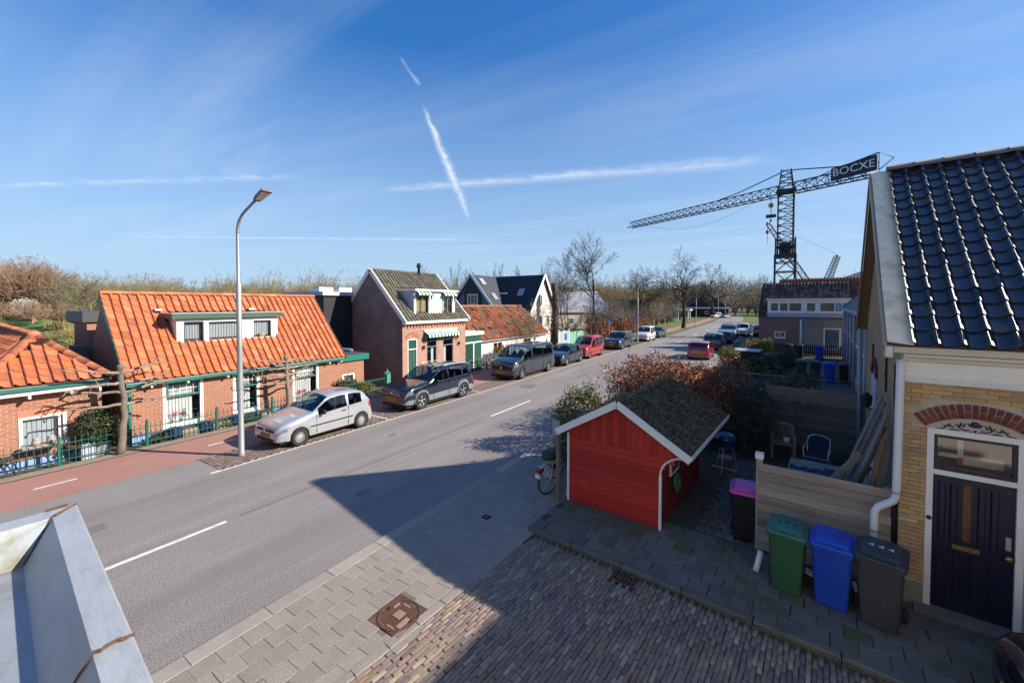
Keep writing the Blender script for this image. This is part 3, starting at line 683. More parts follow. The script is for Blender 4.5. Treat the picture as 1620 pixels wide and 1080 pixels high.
# flat-roofed annex on its right
an = thing('flat_annex', 'small brick annex with green fascia between the orange roof and purple gable', 'annex', (-19, 12.8, -.18))
MB().panel(11.96, 13.28, -.25, 1.86, [(12.03, 12.72, .58, 1.16)], .1, tfX(XW - .02)).build('front_wall', M_obrick, an)
MB().box(-22, XW - .05, 13.1, 13.28, -.25, 1.86).build('side_wall', M_obrick, an)
MB().box(-22, XW + .12, 11.97, 13.5, 1.80, 2.08).build('fascia', M_grn, an)
MB().box(-22, XW + .08, 12.0, 13.46, 2.081, 2.10).build('roof', mat('bitumen', (.06, .06, .065), .9, .2), an)
window(an, tfX(XW - .02), 12.03, 12.72, .58, 1.16, .07, M_wht, dep=.04, curtain=(M_blind, 12.1, 12.65, .66, 1.1, 'slat'))
MB().lathe([(.06, 2.1), (.06, 2.28), (.1, 2.3), (.1, 2.34), (.02, 2.38)], (-18.3, 12.4, 0), n=10).build('vent_pipe', M_zinc, an, True)
MB().tube((-18.6, 13.3, 2.16), (-21.8, 13.3, 2.2), .09, n=10).build('roof_duct', mat('blue_duct', (.10, .16, .26), .5), an, True)
# rear annex with dark roof edge seen past the left gable
ra = thing('rear_annex', 'brick rear annex with dark roof edge behind the orange cottage', 'annex', (-23.2, 4.6, -.18))
MB().box(-24.4, -22.42, 4.26, 6.4, -.2, 3.9).build('wall', M_obrick, ra); MB().box(-24.9, -22.3, 4.12, 6.6, 3.9, 4.32).build('roof_edge', mat('dark_edge', (.05, .06, .06), .5), ra)
ac = thing('air_conditioner', 'grey air conditioner unit in the gap between the two orange roofs', 'air conditioner', (-21.9, 3.9, 2.2))
MB().box(-22.35, -21.55, 3.75, 4.1, 2.35, 3.05).build('casing', mat('grey_casing', (.14, .14, .16), .5, .1), ac)
MB().lathe([(.25, 0), (.25, -.02), (.05, -.03)], (-21.95, 3.75, 2.7), 'Y', 16).build('fan_grille', mat('pale_grille', (.25, .25, .27), .5), ac)
MB().box(-22.4, -21.3, 3.6, 4.15, 2.27, 2.35).build('shelf', M_wht, ac)
MB().path([(-21.5, 4.0, 2.6), (-21.35, 4.05, 2.55), (-21.35, 4.08, 1.4)], .05, 8).build('pipe', M_wht, ac, True)
# ------------------------------------------------------------------ hipped orange house at the left edge
h1 = thing('hipped_house', 'hipped orange roofed brick house with white window at the left edge', 'house', (-18.8, 1.8, -.18))
MB().panel(.2, 3.62, .22, 2.26, [(1.95, 2.86, .52, 1.42)], .1, tfX(XW)).build('front_wall', M_obrick, h1)
MB().box(-23, XW - .01, 3.42, 3.60, -.2, 2.26).build('side_wall', M_obrick, h1); MB().box(-23, XW - .01, .2, .4, -.2, 2.26).build('side_wall', M_obrick, h1)
MB().box(XW - .2, XW + .035, .18, 3.63, -.25, .218).build('plinth', M_blue, h1)
wf = window(h1, tfX(XW), 1.95, 2.86, .52, 1.42, .07, M_wht, mull_u=(2.72,), dep=.03, curtain=(M_blind, 2.03, 2.68, .6, 1.34, 'slat'), sill=M_wht)
MB().box(XW + .002, XW + .012, 1.93, 2.9, 1.43, 1.60).build('lintel_course', mat('soldier_brick', (.44, .18, .11), .85, .3, 9), h1)
EX, EZ = -17.22, 2.34; AP = Vector((-19.1, 2.47, 3.62)); CR = Vector((EX, 3.78, EZ)); CL = Vector((EX, 1.16, EZ)); BK = Vector((-27, 2.47, 3.62 + .12))
b = MB().add([CL, CR, AP], [(0, 1, 2)]); b.add([AP, CR, Vector((-27, 3.78, EZ)), BK], [(0, 1, 2, 3)]); b.add([CL, AP, BK, Vector((-27, 1.16, EZ))], [(0, 1, 2, 3)])
r1 = b.build('roof', M_board, h1)
fv = (AP - (CL + CR) / 2).normalized()
def skip1(p, u, t):
    f = (p.x + fv.x * .2 - EX) / (AP.x - EX); lo = CL.y + (AP.y - CL.y) * f; hi = CR.y + (AP.y - CR.y) * f; return not (lo + .09 < p.y < hi - .09)
tile_roof(r1, T_or, M_otile, (EX + .02, 1.1, EZ + .02), (0, 1, 0), fv, 12, 8, .2475, .30, skip1, seed=2)
sv = (AP - Vector((AP.x, 1.16, EZ))).normalized()
def skip1b(p, u, t): 
    f = (p.y + sv.y * .2 - CL.y) / (AP.y - CL.y); return p.x > EX + (AP.x - EX) * f - .09
tile_roof(r1, T_or, M_otile, (-27, 1.12, EZ + .02), (1, 0, 0), sv, 40, 6, .2475, .30, skip1b, seed=3, limit=120)
up = Vector((0, 0, .07))
ridge_caps(r1, M_otile, CR + up, AP + up, .36, .12); ridge_caps(r1, M_otile, CL + up, AP + up, .36, .12); ridge_caps(r1, M_otile, BK + up, AP + up, .36, .12)
MB().lathe([(.17, -.05), (.15, .06), (.09, .12), (.01, .14)], AP + Vector((0, 0, .03)), n=10).build('hip_cap', M_otile, r1, True)
MB().box(EX - .03, EX + .07, .2, 3.75, EZ - .12, EZ - .03).build('gutter', M_grn, h1); MB().box(EX - .04, EX + .08, .2, 3.75, EZ - .03, EZ - .01).build('gutter_lip', M_zinc, h1)
MB().box(XW + .004, EX - .03, .2, 3.72, EZ - .26, EZ - .04).build('fascia', M_wht, h1)
for y in (1.3, 2.1, 2.9, 3.5): MB().box(XW + .01, EX + .0, y, y + .05, EZ - .36, EZ - .27).build('gutter_bracket', M_wht, h1)
# ------------------------------------------------------------------ tall brick gable house with dormer and awnings
X3, YA, YB, Z3, XR3, ZR3, XB3 = -17.2, 15.5, 20.95, 3.66, -19.9, 6.62, -22.6
h3 = thing('gable_house', 'tall purple brick gable house with white barge boards and striped awnings', 'house', (-19.9, 18.2, -.1))
d0, wa, wb = (15.88, 16.62, -.1, 2.62), (17.35, 18.25, .55, 2.75), (18.75, 19.75, .55, 2.75)
MB().panel(YA, YB, -.1, Z3, [d0, wa, wb], .12, tfX(X3)).build('front_wall', M_pink, h3)
g3 = [(X3 - .004, -.1), (X3 - .004, Z3), (XR3, ZR3 - .08), (XB3 + .1, Z3 + .1), (XB3 + .1, -.1)]
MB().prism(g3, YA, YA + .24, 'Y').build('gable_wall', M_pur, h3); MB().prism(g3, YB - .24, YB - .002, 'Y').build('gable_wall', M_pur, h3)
MB().box(XB3, XB3 + .2, YA, YB, -.1, Z3).build('rear_wall', M_pur, h3)
M_gtile = mat('weathered_tile', [(.115, .105, .085), (.15, .135, .11), (.09, .085, .075), (.13, .125, .085)], .9, .3, 4, .5, 50, rnd=.5, dirt=(.14, .14, .06), dirt_amt=.5, ds=1.2)
s3 = Vector((XR3 - X3 - .22, 0, ZR3 - Z3 + .08)); L3 = s3.length; s3.normalize()
b = MB(); e3 = Vector((X3 + .22, 0, Z3 - .02))
A = [Vector((e3.x, YA - .02, e3.z)), Vector((e3.x, YB + .02, e3.z)), Vector((XR3, YB + .02, ZR3)), Vector((XR3, YA - .02, ZR3))]
b.add([p - Vector((0, 0, .02)) for p in A] + [p - Vector((0, 0, .12)) for p in A], MB.BF)
A2 = [Vector((2 * XR3 - p.x, p.y, p.z)) for p in A]; b.add([p - Vector((0, 0, .02)) for p in A2] + [p - Vector((0, 0, .12)) for p in A2], MB.BF)
r3 = b.build('roof', M_board, h3)
T_g = tile_mesh('grey_pan_tile', .235, .28, .065, .026, 6, 2, True)
EY0, EY1, EXF, EZ0, EZ1 = 16.55, 20.05, -17.35, 3.84, 5.36
def skip3(p, u, t): return EY0 - .05 < p.y < EY1 + .05 and p.z < EZ1 + .05 and p.x < EXF + .02
tile_roof(r3, T_g, M_gtile, (e3.x, YA, e3.z), (0, 1, 0), s3, 23, 14, .237, L3 / 14, skip3, seed=4)
ridge_caps(r3, M_gtile, (XR3, YA, ZR3 + .05), (XR3, YB, ZR3 + .05), .4, .11)
for y in (YA - .05, YB + .05):
    for sg in (1, -1): 
        bb = MB().bar((XR3 + sg * (e3.x + .1 - XR3), y, Z3 - .12), (XR3, y, ZR3 + .0), .07, .24); bb.build('barge_board', M_wht, h3)
MB().box(X3 + .004, X3 + .26, YA - .02, YB + .02, Z3 - .17, Z3 - .02).build('cornice', M_wht, h3)
for i in range(22):
    y = YA + .1 + i * .242; MB().box(X3 + .004, X3 + .06, y, y + .12, Z3 - .36 - (.05 if i % 2 else 0), Z3 - .22).build('dentil_brick', mat('red_brick_piece', (.40, .16, .11), .85, .2, 6), h3)
MB().box(X3 + .003, X3 + .05, YA, YB, Z3 - .22, Z3 - .175).build('brick_band', MATS['red_brick_piece'], h3)
for q in range(13):    # arched brick course over the door
    a = math.pi * (.18 + .64 * q / 12); y = 16.25 - math.cos(a) * .52; z = 2.45 + math.sin(a) * .46
    MB().mbox(Matrix.Translation((X3 + .012, y, z)) @ Matrix.Rotation(-(a - math.pi / 2), 4, 'X'), .018, .035, .10).build('arch_brick', MATS['red_brick_piece'], h3)
dw = window(h3, tfX(X3), *d0[:2], 2.0, 2.62, .06, M_wht, dep=.06, m_pane=mat('green_glass', (.02, .09, .075), .1, .2, 3))
dr = MB().box(X3 - .12, X3 - .07, d0[0] + .06, d0[1] - .06, -.1, 1.94).build('door', M_dgrn, h3)
for s in (d0[0], d0[1] - .06): MB().box(X3 - .13, X3 - .02, s, s + .06, -.1, 2.0).build('door_jamb', M_wht, dr)
for z0, z1 in ((.15, .8), (1.0, 1.75)):
    for y in (16.0, 16.3): MB().box(X3 - .07, X3 - .055, y, y + .2, z0, z1).build('door_panel', mat('door_panel_green', (.03, .10, .07), .5), dr)
MB().box(X3 - .07, X3 - .03, 16.5, 16.53, .9, 1.05).build('handle', M_zinc, dr)
M_dgf = mat('grey_green_frame', (.20, .22, .21), .5)
for w, cu in ((wa, wa[0] + .55), (wb, wb[0] + .25)): window(h3, tfX(X3), *w, .06, M_dgf, mull_v=(w[2] + 1.5,), dep=.06, curtain=(M_net, cu, cu + .22, w[2] + .1, w[2] + 1.5, 'fold'), sill=M_wht)
for y in (17.05, 20.2): MB().lathe([(.03, 0), (.06, .08), (.06, .2), (.02, .24)], (X3 + .1, y, 1.95), n=8).build('wall_lamp', M_blk, h3)
M_awn = mat('awning_white', (.78, .78, .75), .8, .06, 4); M_awg = mat('awning_green', (.03, .17, .12), .8, .1, 4)
def awning(parent, y0, y1, x0, x1, z0, z1, drop):
    n = int((y1 - y0) / .14); aw = MB().box(x0, x0 + .08, y0 - .03, y1 + .03, z0 - .02, z0 + .09).build('awning', M_wht, parent)
    for i in range(n):
        a, c = y0 + (y1 - y0) * i / n, y0 + (y1 - y0) * (i + 1) / n
        MB().add([(x0 + .06, a, z0), (x0 + .06, c, z0), (x1, c, z1), (x1, a, z1), (x1 + .012, a, z1 - drop), (x1 + .012, c, z1 - drop)], [(0, 1, 2, 3), (3, 2, 5, 4)]).build('stripe', M_awg if i % 2 else M_awn, aw)
    for y in (y0, y1):
        MB().add([(x0 + .03, y, z0), (x1, y, z1), (x0 + .03, y, z1 - .55), (x0 + .03, y, z1)], [(0, 1, 2), ]).build('side_flap', M_awg, aw)
awning(h3, 17.15, 20.0, X3, X3 + .42, 3.0, 2.80, .16)
# its dormer: two casements, pale cheek, small awnings
MB().panel(EY0, EY1, EZ0, EZ1, [(EY0 + .12, EY0 + 1.18, EZ0 + .12, EZ1 - .12), (EY1 - 1.2, EY1 - .2, EZ0 + .12, EZ1 - .12)], .08, tfX(EXF)).build('dormer_front', M_wht, h3)
sl3 = (ZR3 - Z3) / (X3 + .22 - XR3); xb = X3 + .22 - (EZ1 - Z3) / sl3
for y in (EY0, EY1): MB().prism([(EXF - .01, EZ0 - .1), (EXF - .01, EZ1), (xb - .1, EZ1), (EXF - .05, EZ0 - .12)], y - .04, y + .04, 'Y').build('dormer_cheek', mat('pale_cheek', (.42, .44, .52), .7, .1), h3)
MB().box(xb - .2, EXF + .22, EY0 - .12, EY1 + .12, EZ1 + .005, EZ1 + .12).build('dormer_roof', M_wht, h3)
M_ybl = mat('yellow_blind', (.62, .43, .19), .8, .08)
for (u0, u1), cm in (((EY0 + .12, EY0 + 1.18), M_ybl), ((EY1 - 1.2, EY1 - .2), M_net)):
    window(h3, tfX(EXF), u0, u1, EZ0 + .12, EZ1 - .12, .07, M_dgf, mull_u=((u0 + u1) / 2,), dep=.05, curtain=(cm, u0 + .08, u1 - .08 if cm is M_ybl else u0 + .35, EZ0 + .2, EZ1 - .2, 'slat' if cm is M_ybl else 'fold'))
    awning(h3, u0 - .02, u1 + .08, EXF + .02, EXF + .30, EZ1 - .02, EZ1 - .12, .12)
MB().lathe([(.09, 6.55), (.09, 7.0), (.16, 7.02), (.16, 7.16), (.12, 7.18), (.12, 7.3)], (XR3 + .1, 19.3, 0), n=12).build('chimney_pipe', M_blk, h3, True)
# ------------------------------------------------------------------ black clad extension behind it
be = thing('black_extension', 'black timber clad extension with pale roof edge and rooflights', 'extension', (-23.6, 15.5, 0))
MB().box(-25.4, -21.6, 13.65, 17.8, -.1, 5.1).build('core', M_blk, be)
for i in range(18): 
    MB().box(-21.58, -21.56, 13.62, 15.4, 2.0 + i * .172, 2.16 + i * .172).build('plank', M_blk, be); MB().box(-25.4, -21.57, 13.60, 13.63, 2.0 + i * .172, 2.16 + i * .172).build('plank', M_blk, be)
MB().box(-25.6, -21.4, 13.45, 18, 5.1, 5.32).build('roof_edge', mat('pale_edge', (.36, .40, .46), .5), be)
for y in (14.0, 15.3): MB().prism([(-23.9, 5.33), (-22.6, 5.33), (-22.6, 5.62)], y, y + .9, 'Y').build('rooflight', mat('rooflight', (.62, .65, .68), .25), be)
MB().box(-21.55, -21.50, 13.6, 15.4, 1.85, 1.95).build('trim', M_wht, be)
# ------------------------------------------------------------------ green door lean-to right of it
gs = thing('green_shed', 'narrow green boarded lean-to with white trim right of the gable house', 'shed', (-17.9, 21.9, 0))
MB().box(-20, -17.5, 20.98, 23.1, -.1, 2.45).build('core', M_dgrn, gs)
for i in range(15): MB().box(-17.5, -17.475, 21.0, 23.08, .02 + i * .16, .165 + i * .16).build('plank', M_dgrn, gs)
MB().box(-20.1, -17.35, 20.96, 23.25, 2.45, 2.68).build('fascia', M_wht, gs)
MB().box(-17.47, -17.45, 21.05, 22.1, 0, 1.88).build('door', mat('door_dark_green', (.01, .05, .035), .4), gs)
MB().box(-17.47, -17.44, 22.1, 22.2, 0, 1.9).build('door_post', M_wht, gs); MB().box(-17.475, -17.44, 20.98, 23.08, 1.9, 1.99).build('lintel', M_wht, gs)
# ------------------------------------------------------------------ low white cottage with mottled roof
c4 = thing('white_cottage', 'low white cottage with mottled orange and grey lichened tile roof', 'house', (-20.5, 28.6, 0))
X4, YC0, YC1 = -18.3, 23.35, 34.6
wins = [(25.6, 27.0, .75, 1.62), (30.2, 31.6, .75, 1.62)]
MB().panel(YC0, YC1, -.1, 1.86, wins, .1, tfX(X4)).build('front_wall', M_wht, c4)
MB().prism([(X4 - .01, -.1), (X4 - .01, 1.86), (-21.3, 4.3), (-24.2, 1.86), (-24.2, -.1)], YC0 + .02, YC0 + .2, 'Y').build('gable_wall', M_wht, c4)
MB().prism([(X4 - .01, -.1), (X4 - .01, 1.86), (-21.3, 4.3), (-24.2, 1.86), (-24.2, -.1)], YC1 - .2, YC1 - .02, 'Y').build('gable_wall', M_wht, c4)
for w in wins: window(c4, tfX(X4), *w, .06, M_wht, mull_u=((w[0] + w[1]) / 2,), dep=.05, curtain=(M_net, w[0] + .1, w[0] + .4, w[2] + .1, w[3] - .1, 'fold'))
s4 = Vector((-21.3 - X4 - .2, 0, 4.42 - 1.9)); L4 = s4.length; s4.normalize()
b = MB(); A = [Vector((X4 + .2, YC0 - .05, 1.9)), Vector((X4 + .2, YC1 + .05, 1.9)), Vector((-21.3, YC1 + .05, 4.42)), Vector((-21.3, YC0 - .05, 4.42))]
b.add([p - Vector((0, 0, .02)) for p in A] + [p - Vector((0, 0, .1)) for p in A], MB.BF); A2 = [Vector((-42.6 - p.x, p.y, p.z)) for p in A]; b.add([p - Vector((0, 0, .02)) for p in A2] + [p - Vector((0, 0, .1)) for p in A2], MB.BF)
r4 = b.build('roof', M_board, c4)
M_mtile = mat('lichened_tile', [(.40, .125, .05), (.34, .12, .06), (.46, .16, .06), (.30, .14, .08), (.36, .13, .055), (.08, .05, .04)], .9, .25, 1.2, .5, 40, rnd=.45, dirt=(.17, .16, .14), dirt_amt=.9, ds=.45, dlo=.50, dhi=.60)
tile_roof(r4, tile_mesh('old_pan_tile', .235, .3, .065, .03, 6, 2, True), M_mtile, (X4 + .2, YC0, 1.92), (0, 1, 0), s4, 47, 12, .239, L4 / 12, None, seed=6, jit=.02)
ridge_caps(r4, M_mtile, (-21.3, YC0, 4.47), (-21.3, YC1, 4.47), .4, .11)
MB().box(X4 + .15, X4 + .27, YC0, YC1, 1.78, 1.87).build('gutter', mat('grey_gutter', (.30, .30, .29), .5), c4)
# ------------------------------------------------------------------ modern dark-roofed houses behind
M_slate = mat('slate_roof', (.055, .055, .068), .6, .12, 1.0, .3, 25, rnd=.2, stretch=(1, 1, 4)); M_slate2 = mat('slate_dark', (.022, .024, .032), .55, .12, 1.0, .3, 25, rnd=.2)
def slate_rows(parent, m, a, b, c, d, n):           # a,b eave corners; d,c ridge corners -> stepped courses
    a, b, c, d = map(Vector, (a, b, c, d)); N = (b - a).cross(d - a).normalized(); N = N if N.z > 0 else -N
    for i in range(n):
        t0, t1 = i / n, (i + 1.06) / n; l0 = a.lerp(d, t0); r0 = b.lerp(c, t0); l1 = a.lerp(d, min(t1, 1)); r1 = b.lerp(c, min(t1, 1))
        bb = MB().add([l0 + N * .035, r0 + N * .035, r1 + N * .012, l1 + N * .012, l0, r0], [(0, 1, 2, 3), (4, 5, 1, 0)]); bb.build('slate_course', m, parent)
h5 = thing('slate_villa', 'dark slate roofed villa with blue grey gable behind the low cottage', 'house', (-29, 39, 0))
YG = 37.0
MB().prism([(-31.5, 0), (-31.5, 5.2), (-29.35, 7.85), (-26.4, 4.3), (-26.4, 0)], YG, YG + .2, 'Y').build('gable_wall', mat('blue_wall', (.10, .135, .19), .8, .1), h5)
MB().prism([(-30.5, 4.5), (-30.5, 6.1), (-29.35, 7.5), (-27.9, 5.8), (-27.9, 4.5)], YG - .03, YG, 'Y').build('dark_cladding', M_blk, h5)
window(h5, tfY(YG - .10), -30.0, -28.5, 4.55, 5.75, .09, M_wht, mull_u=(-29.5, -29.0), dep=.06, m_pane=mat('dark_pane', (.05, .06, .075), .08, .3, 1))
b = MB().add([(-26.1, YG - .3, 4.1), (-26.1, 46, 4.1), (-29.35, 46, 8.0), (-29.35, YG - .3, 8.0)], [(0, 1, 2, 3)]); b.add([(-32, YG - .3, 4.8), (-32, 46, 4.8), (-29.35, 46, 8.0), (-29.35, YG - .3, 8.0)], [(0, 1, 2, 3)])
r5 = b.build('roof', M_slate, h5); slate_rows(r5, M_slate, (-26.1, YG - .3, 4.12), (-26.1, 46, 4.12), (-29.35, 46, 8.02), (-29.35, YG - .3, 8.02), 18)
M_lbarge = mat('pale_barge', (.50, .56, .66), .6)
for x, z in ((-26.0, 4.05), (-32.1, 4.75)): MB().bar((x, YG - .33, z), (-29.35, YG - .33, 8.02), .06, .28).build('barge_board', M_lbarge, h5)
sl5 = Vector((-29.35 + 26.1, 0, 3.9)).normalized(); n5 = Vector((sl5.z, 0, -sl5.x))
def skyl(parent, y, t, w=.75, l=.95, name='rooflight'):
    p = Vector((-26.1, y, 4.12)) + sl5 * t + n5 * .09; MB().mbox(basis(p, (0, 1, 0), sl5, n5), w / 2, l / 2, .05).build(name, mat('skylight', (.30, .36, .42), .12, .1), parent)
skyl(r5, 38.0, 4.0); skyl(r5, 38.4, 1.7)
dm = MB().box(-28.0, -26.55, 40.0, 41.4, 4.85, 5.95).build('dormer', M_wht, r5)
MB().box(-26.55, -26.53, 40.3, 41.1, 5.05, 5.75).build('pane', MATS['dark_frame'], dm); MB().box(-26.53, -26.51, 40.66, 40.74, 5.05, 5.75).build('mullion', M_wht, dm)
h6 = thing('white_gable_villa', 'pale gabled villa with very dark roof facing the road', 'house', (-26, 43, 0))
XG = -22.6
pl = [(38.9, 0), (38.9, 4.2), (41.7, 7.85), (44.4, 4.0), (44.4, 0)]
MB().prism(pl, XG - .2, XG, 'X').build('gable_wall', mat('pale_gable', (.62, .57, .50), .85, .12, 1.5, .3, 30), h6)
MB().box(-28, XG - .2, 38.95, 39.1, 0, 4.2).build('side_wall', MATS['pale_gable'], h6)
b = MB().add([(XG + .3, 38.5, 3.75), (-30, 38.5, 3.75), (-30, 41.7, 8.0), (XG + .3, 41.7, 8.0)], [(0, 1, 2, 3)]); b.add([(XG + .3, 44.8, 3.55), (-30, 44.8, 3.55), (-30, 41.7, 8.0), (XG + .3, 41.7, 8.0)], [(0, 1, 2, 3)])
r6 = b.build('roof', M_slate2, h6); slate_rows(r6, M_slate2, (XG + .3, 38.5, 3.77), (-30, 38.5, 3.77), (-30, 41.7, 8.02), (XG + .3, 41.7, 8.02), 18)
for y, z in ((38.4, 3.65), (44.9, 3.45)): MB().bar((XG + .33, y, z), (XG + .33, 41.7, 8.03), .3, .07, (1, 0, 0)).build('barge_board', M_wht, h6)
for y, z in ((40.6, 4.4), (40.7, 2.0), (42.5, 2.0)): window(h6, tfX(XG + .09), y, y + .8, z, z + 1.3, .07, M_wht, mull_u=(y + .4,), dep=.05, m_pane=MATS['dark_pane'])
MB().mbox(basis(Vector((-24.6, 40.1, 5.98)), (1, 0, 0), Vector((0, 3.2, 4.25)).normalized(), Vector((0, -4.25, 3.2)).normalized()), .4, .5, .05).build('rooflight', MATS['skylight'], r6)
# far grey-roofed house, low house beyond gable house, houses at the end of the road
def simple_house(name, label, cx, cy, w, l, ez, rz, ang, mw, mr, wins=3, chim=False):
    h = thing(name, label, 'house', (cx, cy, 0), rz=ang, local=True)
    MB().prism([(-w / 2, 0), (-w / 2, ez), (0, rz), (w / 2, ez), (w / 2, 0)], -l / 2, l / 2, 'Y').build('wall', mw, h)
    for s in (1, -1):
        b = MB().add([(s * (w / 2 + .35), -l / 2 - .3, ez - .28), (s * (w / 2 + .35), l / 2 + .3, ez - .28), (0, l / 2 + .3, rz + .08), (0, -l / 2 - .3, rz + .08)] , [(0, 1, 2, 3)])
        b.add([(s * (w / 2 + .35), -l / 2 - .3, ez - .4), (s * (w / 2 + .35), l / 2 + .3, ez - .4), (s * (w / 2 + .35), l / 2 + .3, ez - .28), (s * (w / 2 + .35), -l / 2 - .3, ez - .28)], [(0, 1, 2, 3)]); b.build('roof', mr, h)
    for i in range(wins):
        y = -l / 2 + (i + .6) * l / wins
        f = MB().box(w / 2 + .004, w / 2 + .03, y - .1, y + 1.1, .9, 2.1).build('window', M_wht, h); MB().box(w / 2 + .03, w / 2 + .036, y, y + 1, 1.0, 2.0).build('pane', MATS['dark_frame'], f)
    f = MB().box(-.6, .6, -l / 2 - .03, -l / 2 - .004, 1.0, 2.2).build('window', M_wht, h); MB().box(-.5, .5, -l / 2 - .036, -l / 2 - .03, 1.1, 2.1).build('pane', MATS['dark_frame'], f)
    if chim: MB().box(-.3, .3, 0, .6, rz - .5, rz + .9).build('chimney', M_pur, h)
    return h
M_shin = mat('glazed_grey_tile', (.24, .25, .28), .35, .15, 1.5, .3, 12, rnd=.1); M_tan = mat('tan_wall', (.42, .34, .26), .85, .15)
simple_house('grey_roofed_house', 'house with pale shining grey roof behind the bare trees', -33.5, 74, 9, 11, 3.4, 7.1, R(-35), M_tan, M_shin, chim=True)
simple_house('slate_house', 'low dark roofed house beyond the chimney of the gable house', -29.5, 28, 7, 6, 4.2, 6.2, 0, M_tan, M_slate2)
fh = simple_house('roadside_house', 'dark roofed house with white eaves far down the road', -22, 168, 14, 16, 3.2, 8.6, R(15), MATS['black_clad'], M_slate)
MB().box(-7.4, 7.4, -8.6, -8.2, 3.0, 3.5).build('eaves_board', M_wht, fh); MB().box(7.0, 7.3, -8.4, 8.4, 3.0, 3.5).build('eaves_board', M_wht, fh)
# ================================================================== RIGHT SIDE (frame FB)
M_obr = [(.48, .305, .125), (.52, .345, .16), (.43, .27, .125), (.50, .325, .135), (.38, .265, .165), (.53, .37, .20), (.32, .23, .185)]
M_ybr = mat('ochre_brick', M_obr, .85, .16, 14, .5, 120, rnd=.3, dirt=(.19, .135, .07), dirt_amt=.4, ds=6)
M_mort = mat('ochre_mortar', (.43, .37, .29), .95, .2, 6, .6, 120)
M_redb = mat('dark_red_brick', [(.16, .035, .028), (.19, .045, .035), (.14, .03, .025)], .8, .12, 10, .4, 100, rnd=.15)
M_cream = mat('cream_paint', (.60, .54, .42), .6, .08, 4, .1, 30, dirt=(.42, .36, .27), dirt_amt=.4, ds=4, rnd=.05)
M_navy = mat('navy_paint', (.012, .014, .035), .35, .12, 3, .1, 30, rnd=.05)
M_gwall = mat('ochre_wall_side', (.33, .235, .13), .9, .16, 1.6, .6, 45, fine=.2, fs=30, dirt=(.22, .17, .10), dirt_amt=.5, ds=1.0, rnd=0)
M_upvc = mat('white_pipe', (.66, .67, .68), .5, .06, 3, .05, 20, dirt=(.45, .43, .38), dirt_amt=.35, ds=2.5)
M_iblk = mat('wrought_iron', (.015, .015, .016), .6, .1)
ch = thing('corner_house', 'ochre brick corner house with glazed black tile roof and navy front door', 'house', (2.5, 10, 0), FB)
YF, XC = 8.45, .93
# front wall core behind the bricks, with the door opening
MB().panel(XC + .012, 5.2, .1, 3.5, [(1.215, 2.165, .1, 2.78)], .2, tfY(YF + .018)).build('wall_core', M_mort, ch)
fw = [q for q in COL.objects if q.parent == ch][-1]
bw, bh = .205, .0555; cx0, hw, rise = 1.69, .475, .16
Rr = (hw ** 2 + rise ** 2) / (2 * rise); zc = 2.82 + rise - Rr; EXT = Rr + .20
bm_full = MB().box(-bw / 2, bw / 2, 0, .1, -bh / 2, bh / 2); me_f = bpy.data.meshes.new('brick'); me_f.from_pydata(bm_full.v, [], bm_full.f)
bm_half = MB().box(-bw / 4 + .004, bw / 4 - .004, 0, .1, -bh / 2, bh / 2); me_h = bpy.data.meshes.new('half_brick'); me_h.from_pydata(bm_half.v, [], bm_half.f)
rb = random.Random(9); nb = 0; rest = MB()
for r in range(53):
    z = .135 + r * .0635; x = XC + (bw / 2 if r % 2 else bw / 4); half = not r % 2
    while x < 2.6:
        L = bw if not half else bw / 2 - .008
        a0, a1 = x - L / 2, x + L / 2
        ok = not (a1 > 1.205 and a0 < 2.175 and z < 2.83)
        for xx in (a0, x, a1):
            if z > 2.7 and math.hypot(xx - cx0, z - zc) < EXT + .03 and abs(xx - cx0) < hw + .14: ok = False
        if a1 > 1.205 and not ok and z < 2.83 and a0 < 1.2: # cut brick at the jamb
            a1 = 1.205; 
            if a1 - a0 > .04: 
                bb = MB().box(a0, a1, YF + rb.uniform(-.002, .003), YF + .1, z - bh / 2, z + bh / 2); bb.build('brick', M_ybr, fw)
        elif ok and z < 3.47:
            o = place('brick', me_h if half else me_f, M_ybr, fw, Matrix.Translation((x, YF + rb.uniform(-.002, .004), z)) @ Matrix.Rotation(rb.uniform(-.006, .006), 4, 'Y')); nb += 1
        nxt = x + L / 2 + .011 + bw / 2; half = False; x = nxt
# segmental arch of dark red bricks
n = 17
for i in range(n):
    t = (i + .5) / n * 2 - 1; a = math.asin(hw * 1.06 / Rr) * t
    segs = [(.0, .2)] if i % 2 == 0 else [(.0, .095), (.105, .2)]
    for s0, s1 in segs:
        c = Vector((cx0 + math.sin(a) * (Rr + (s0 + s1) / 2), YF - .004, zc + math.cos(a) * (Rr + (s0 + s1) / 2)))
        MB().mbox(Matrix.Translation(c + Vector((0, .05, 0))) @ Matrix.Rotation(a, 4, 'Y'), .0262, .052, (s1 - s0) / 2 - .003).build('arch_brick', M_redb, fw)
pl = [(cx0 + math.sin(t) * (Rr + .21), zc + math.cos(t) * (Rr + .21)) for t in np.linspace(-.58, .58, 15)] + [(cx0 + math.sin(t) * (Rr - .005), zc + math.cos(t) * (Rr - .005)) for t in np.linspace(.58, -.58, 15)]
MB().prism(pl, YF + .012, YF + .03, 'Y').build('arch_mortar', mat('grey_mortar', (.30, .28, .25), .95, .1), fw)
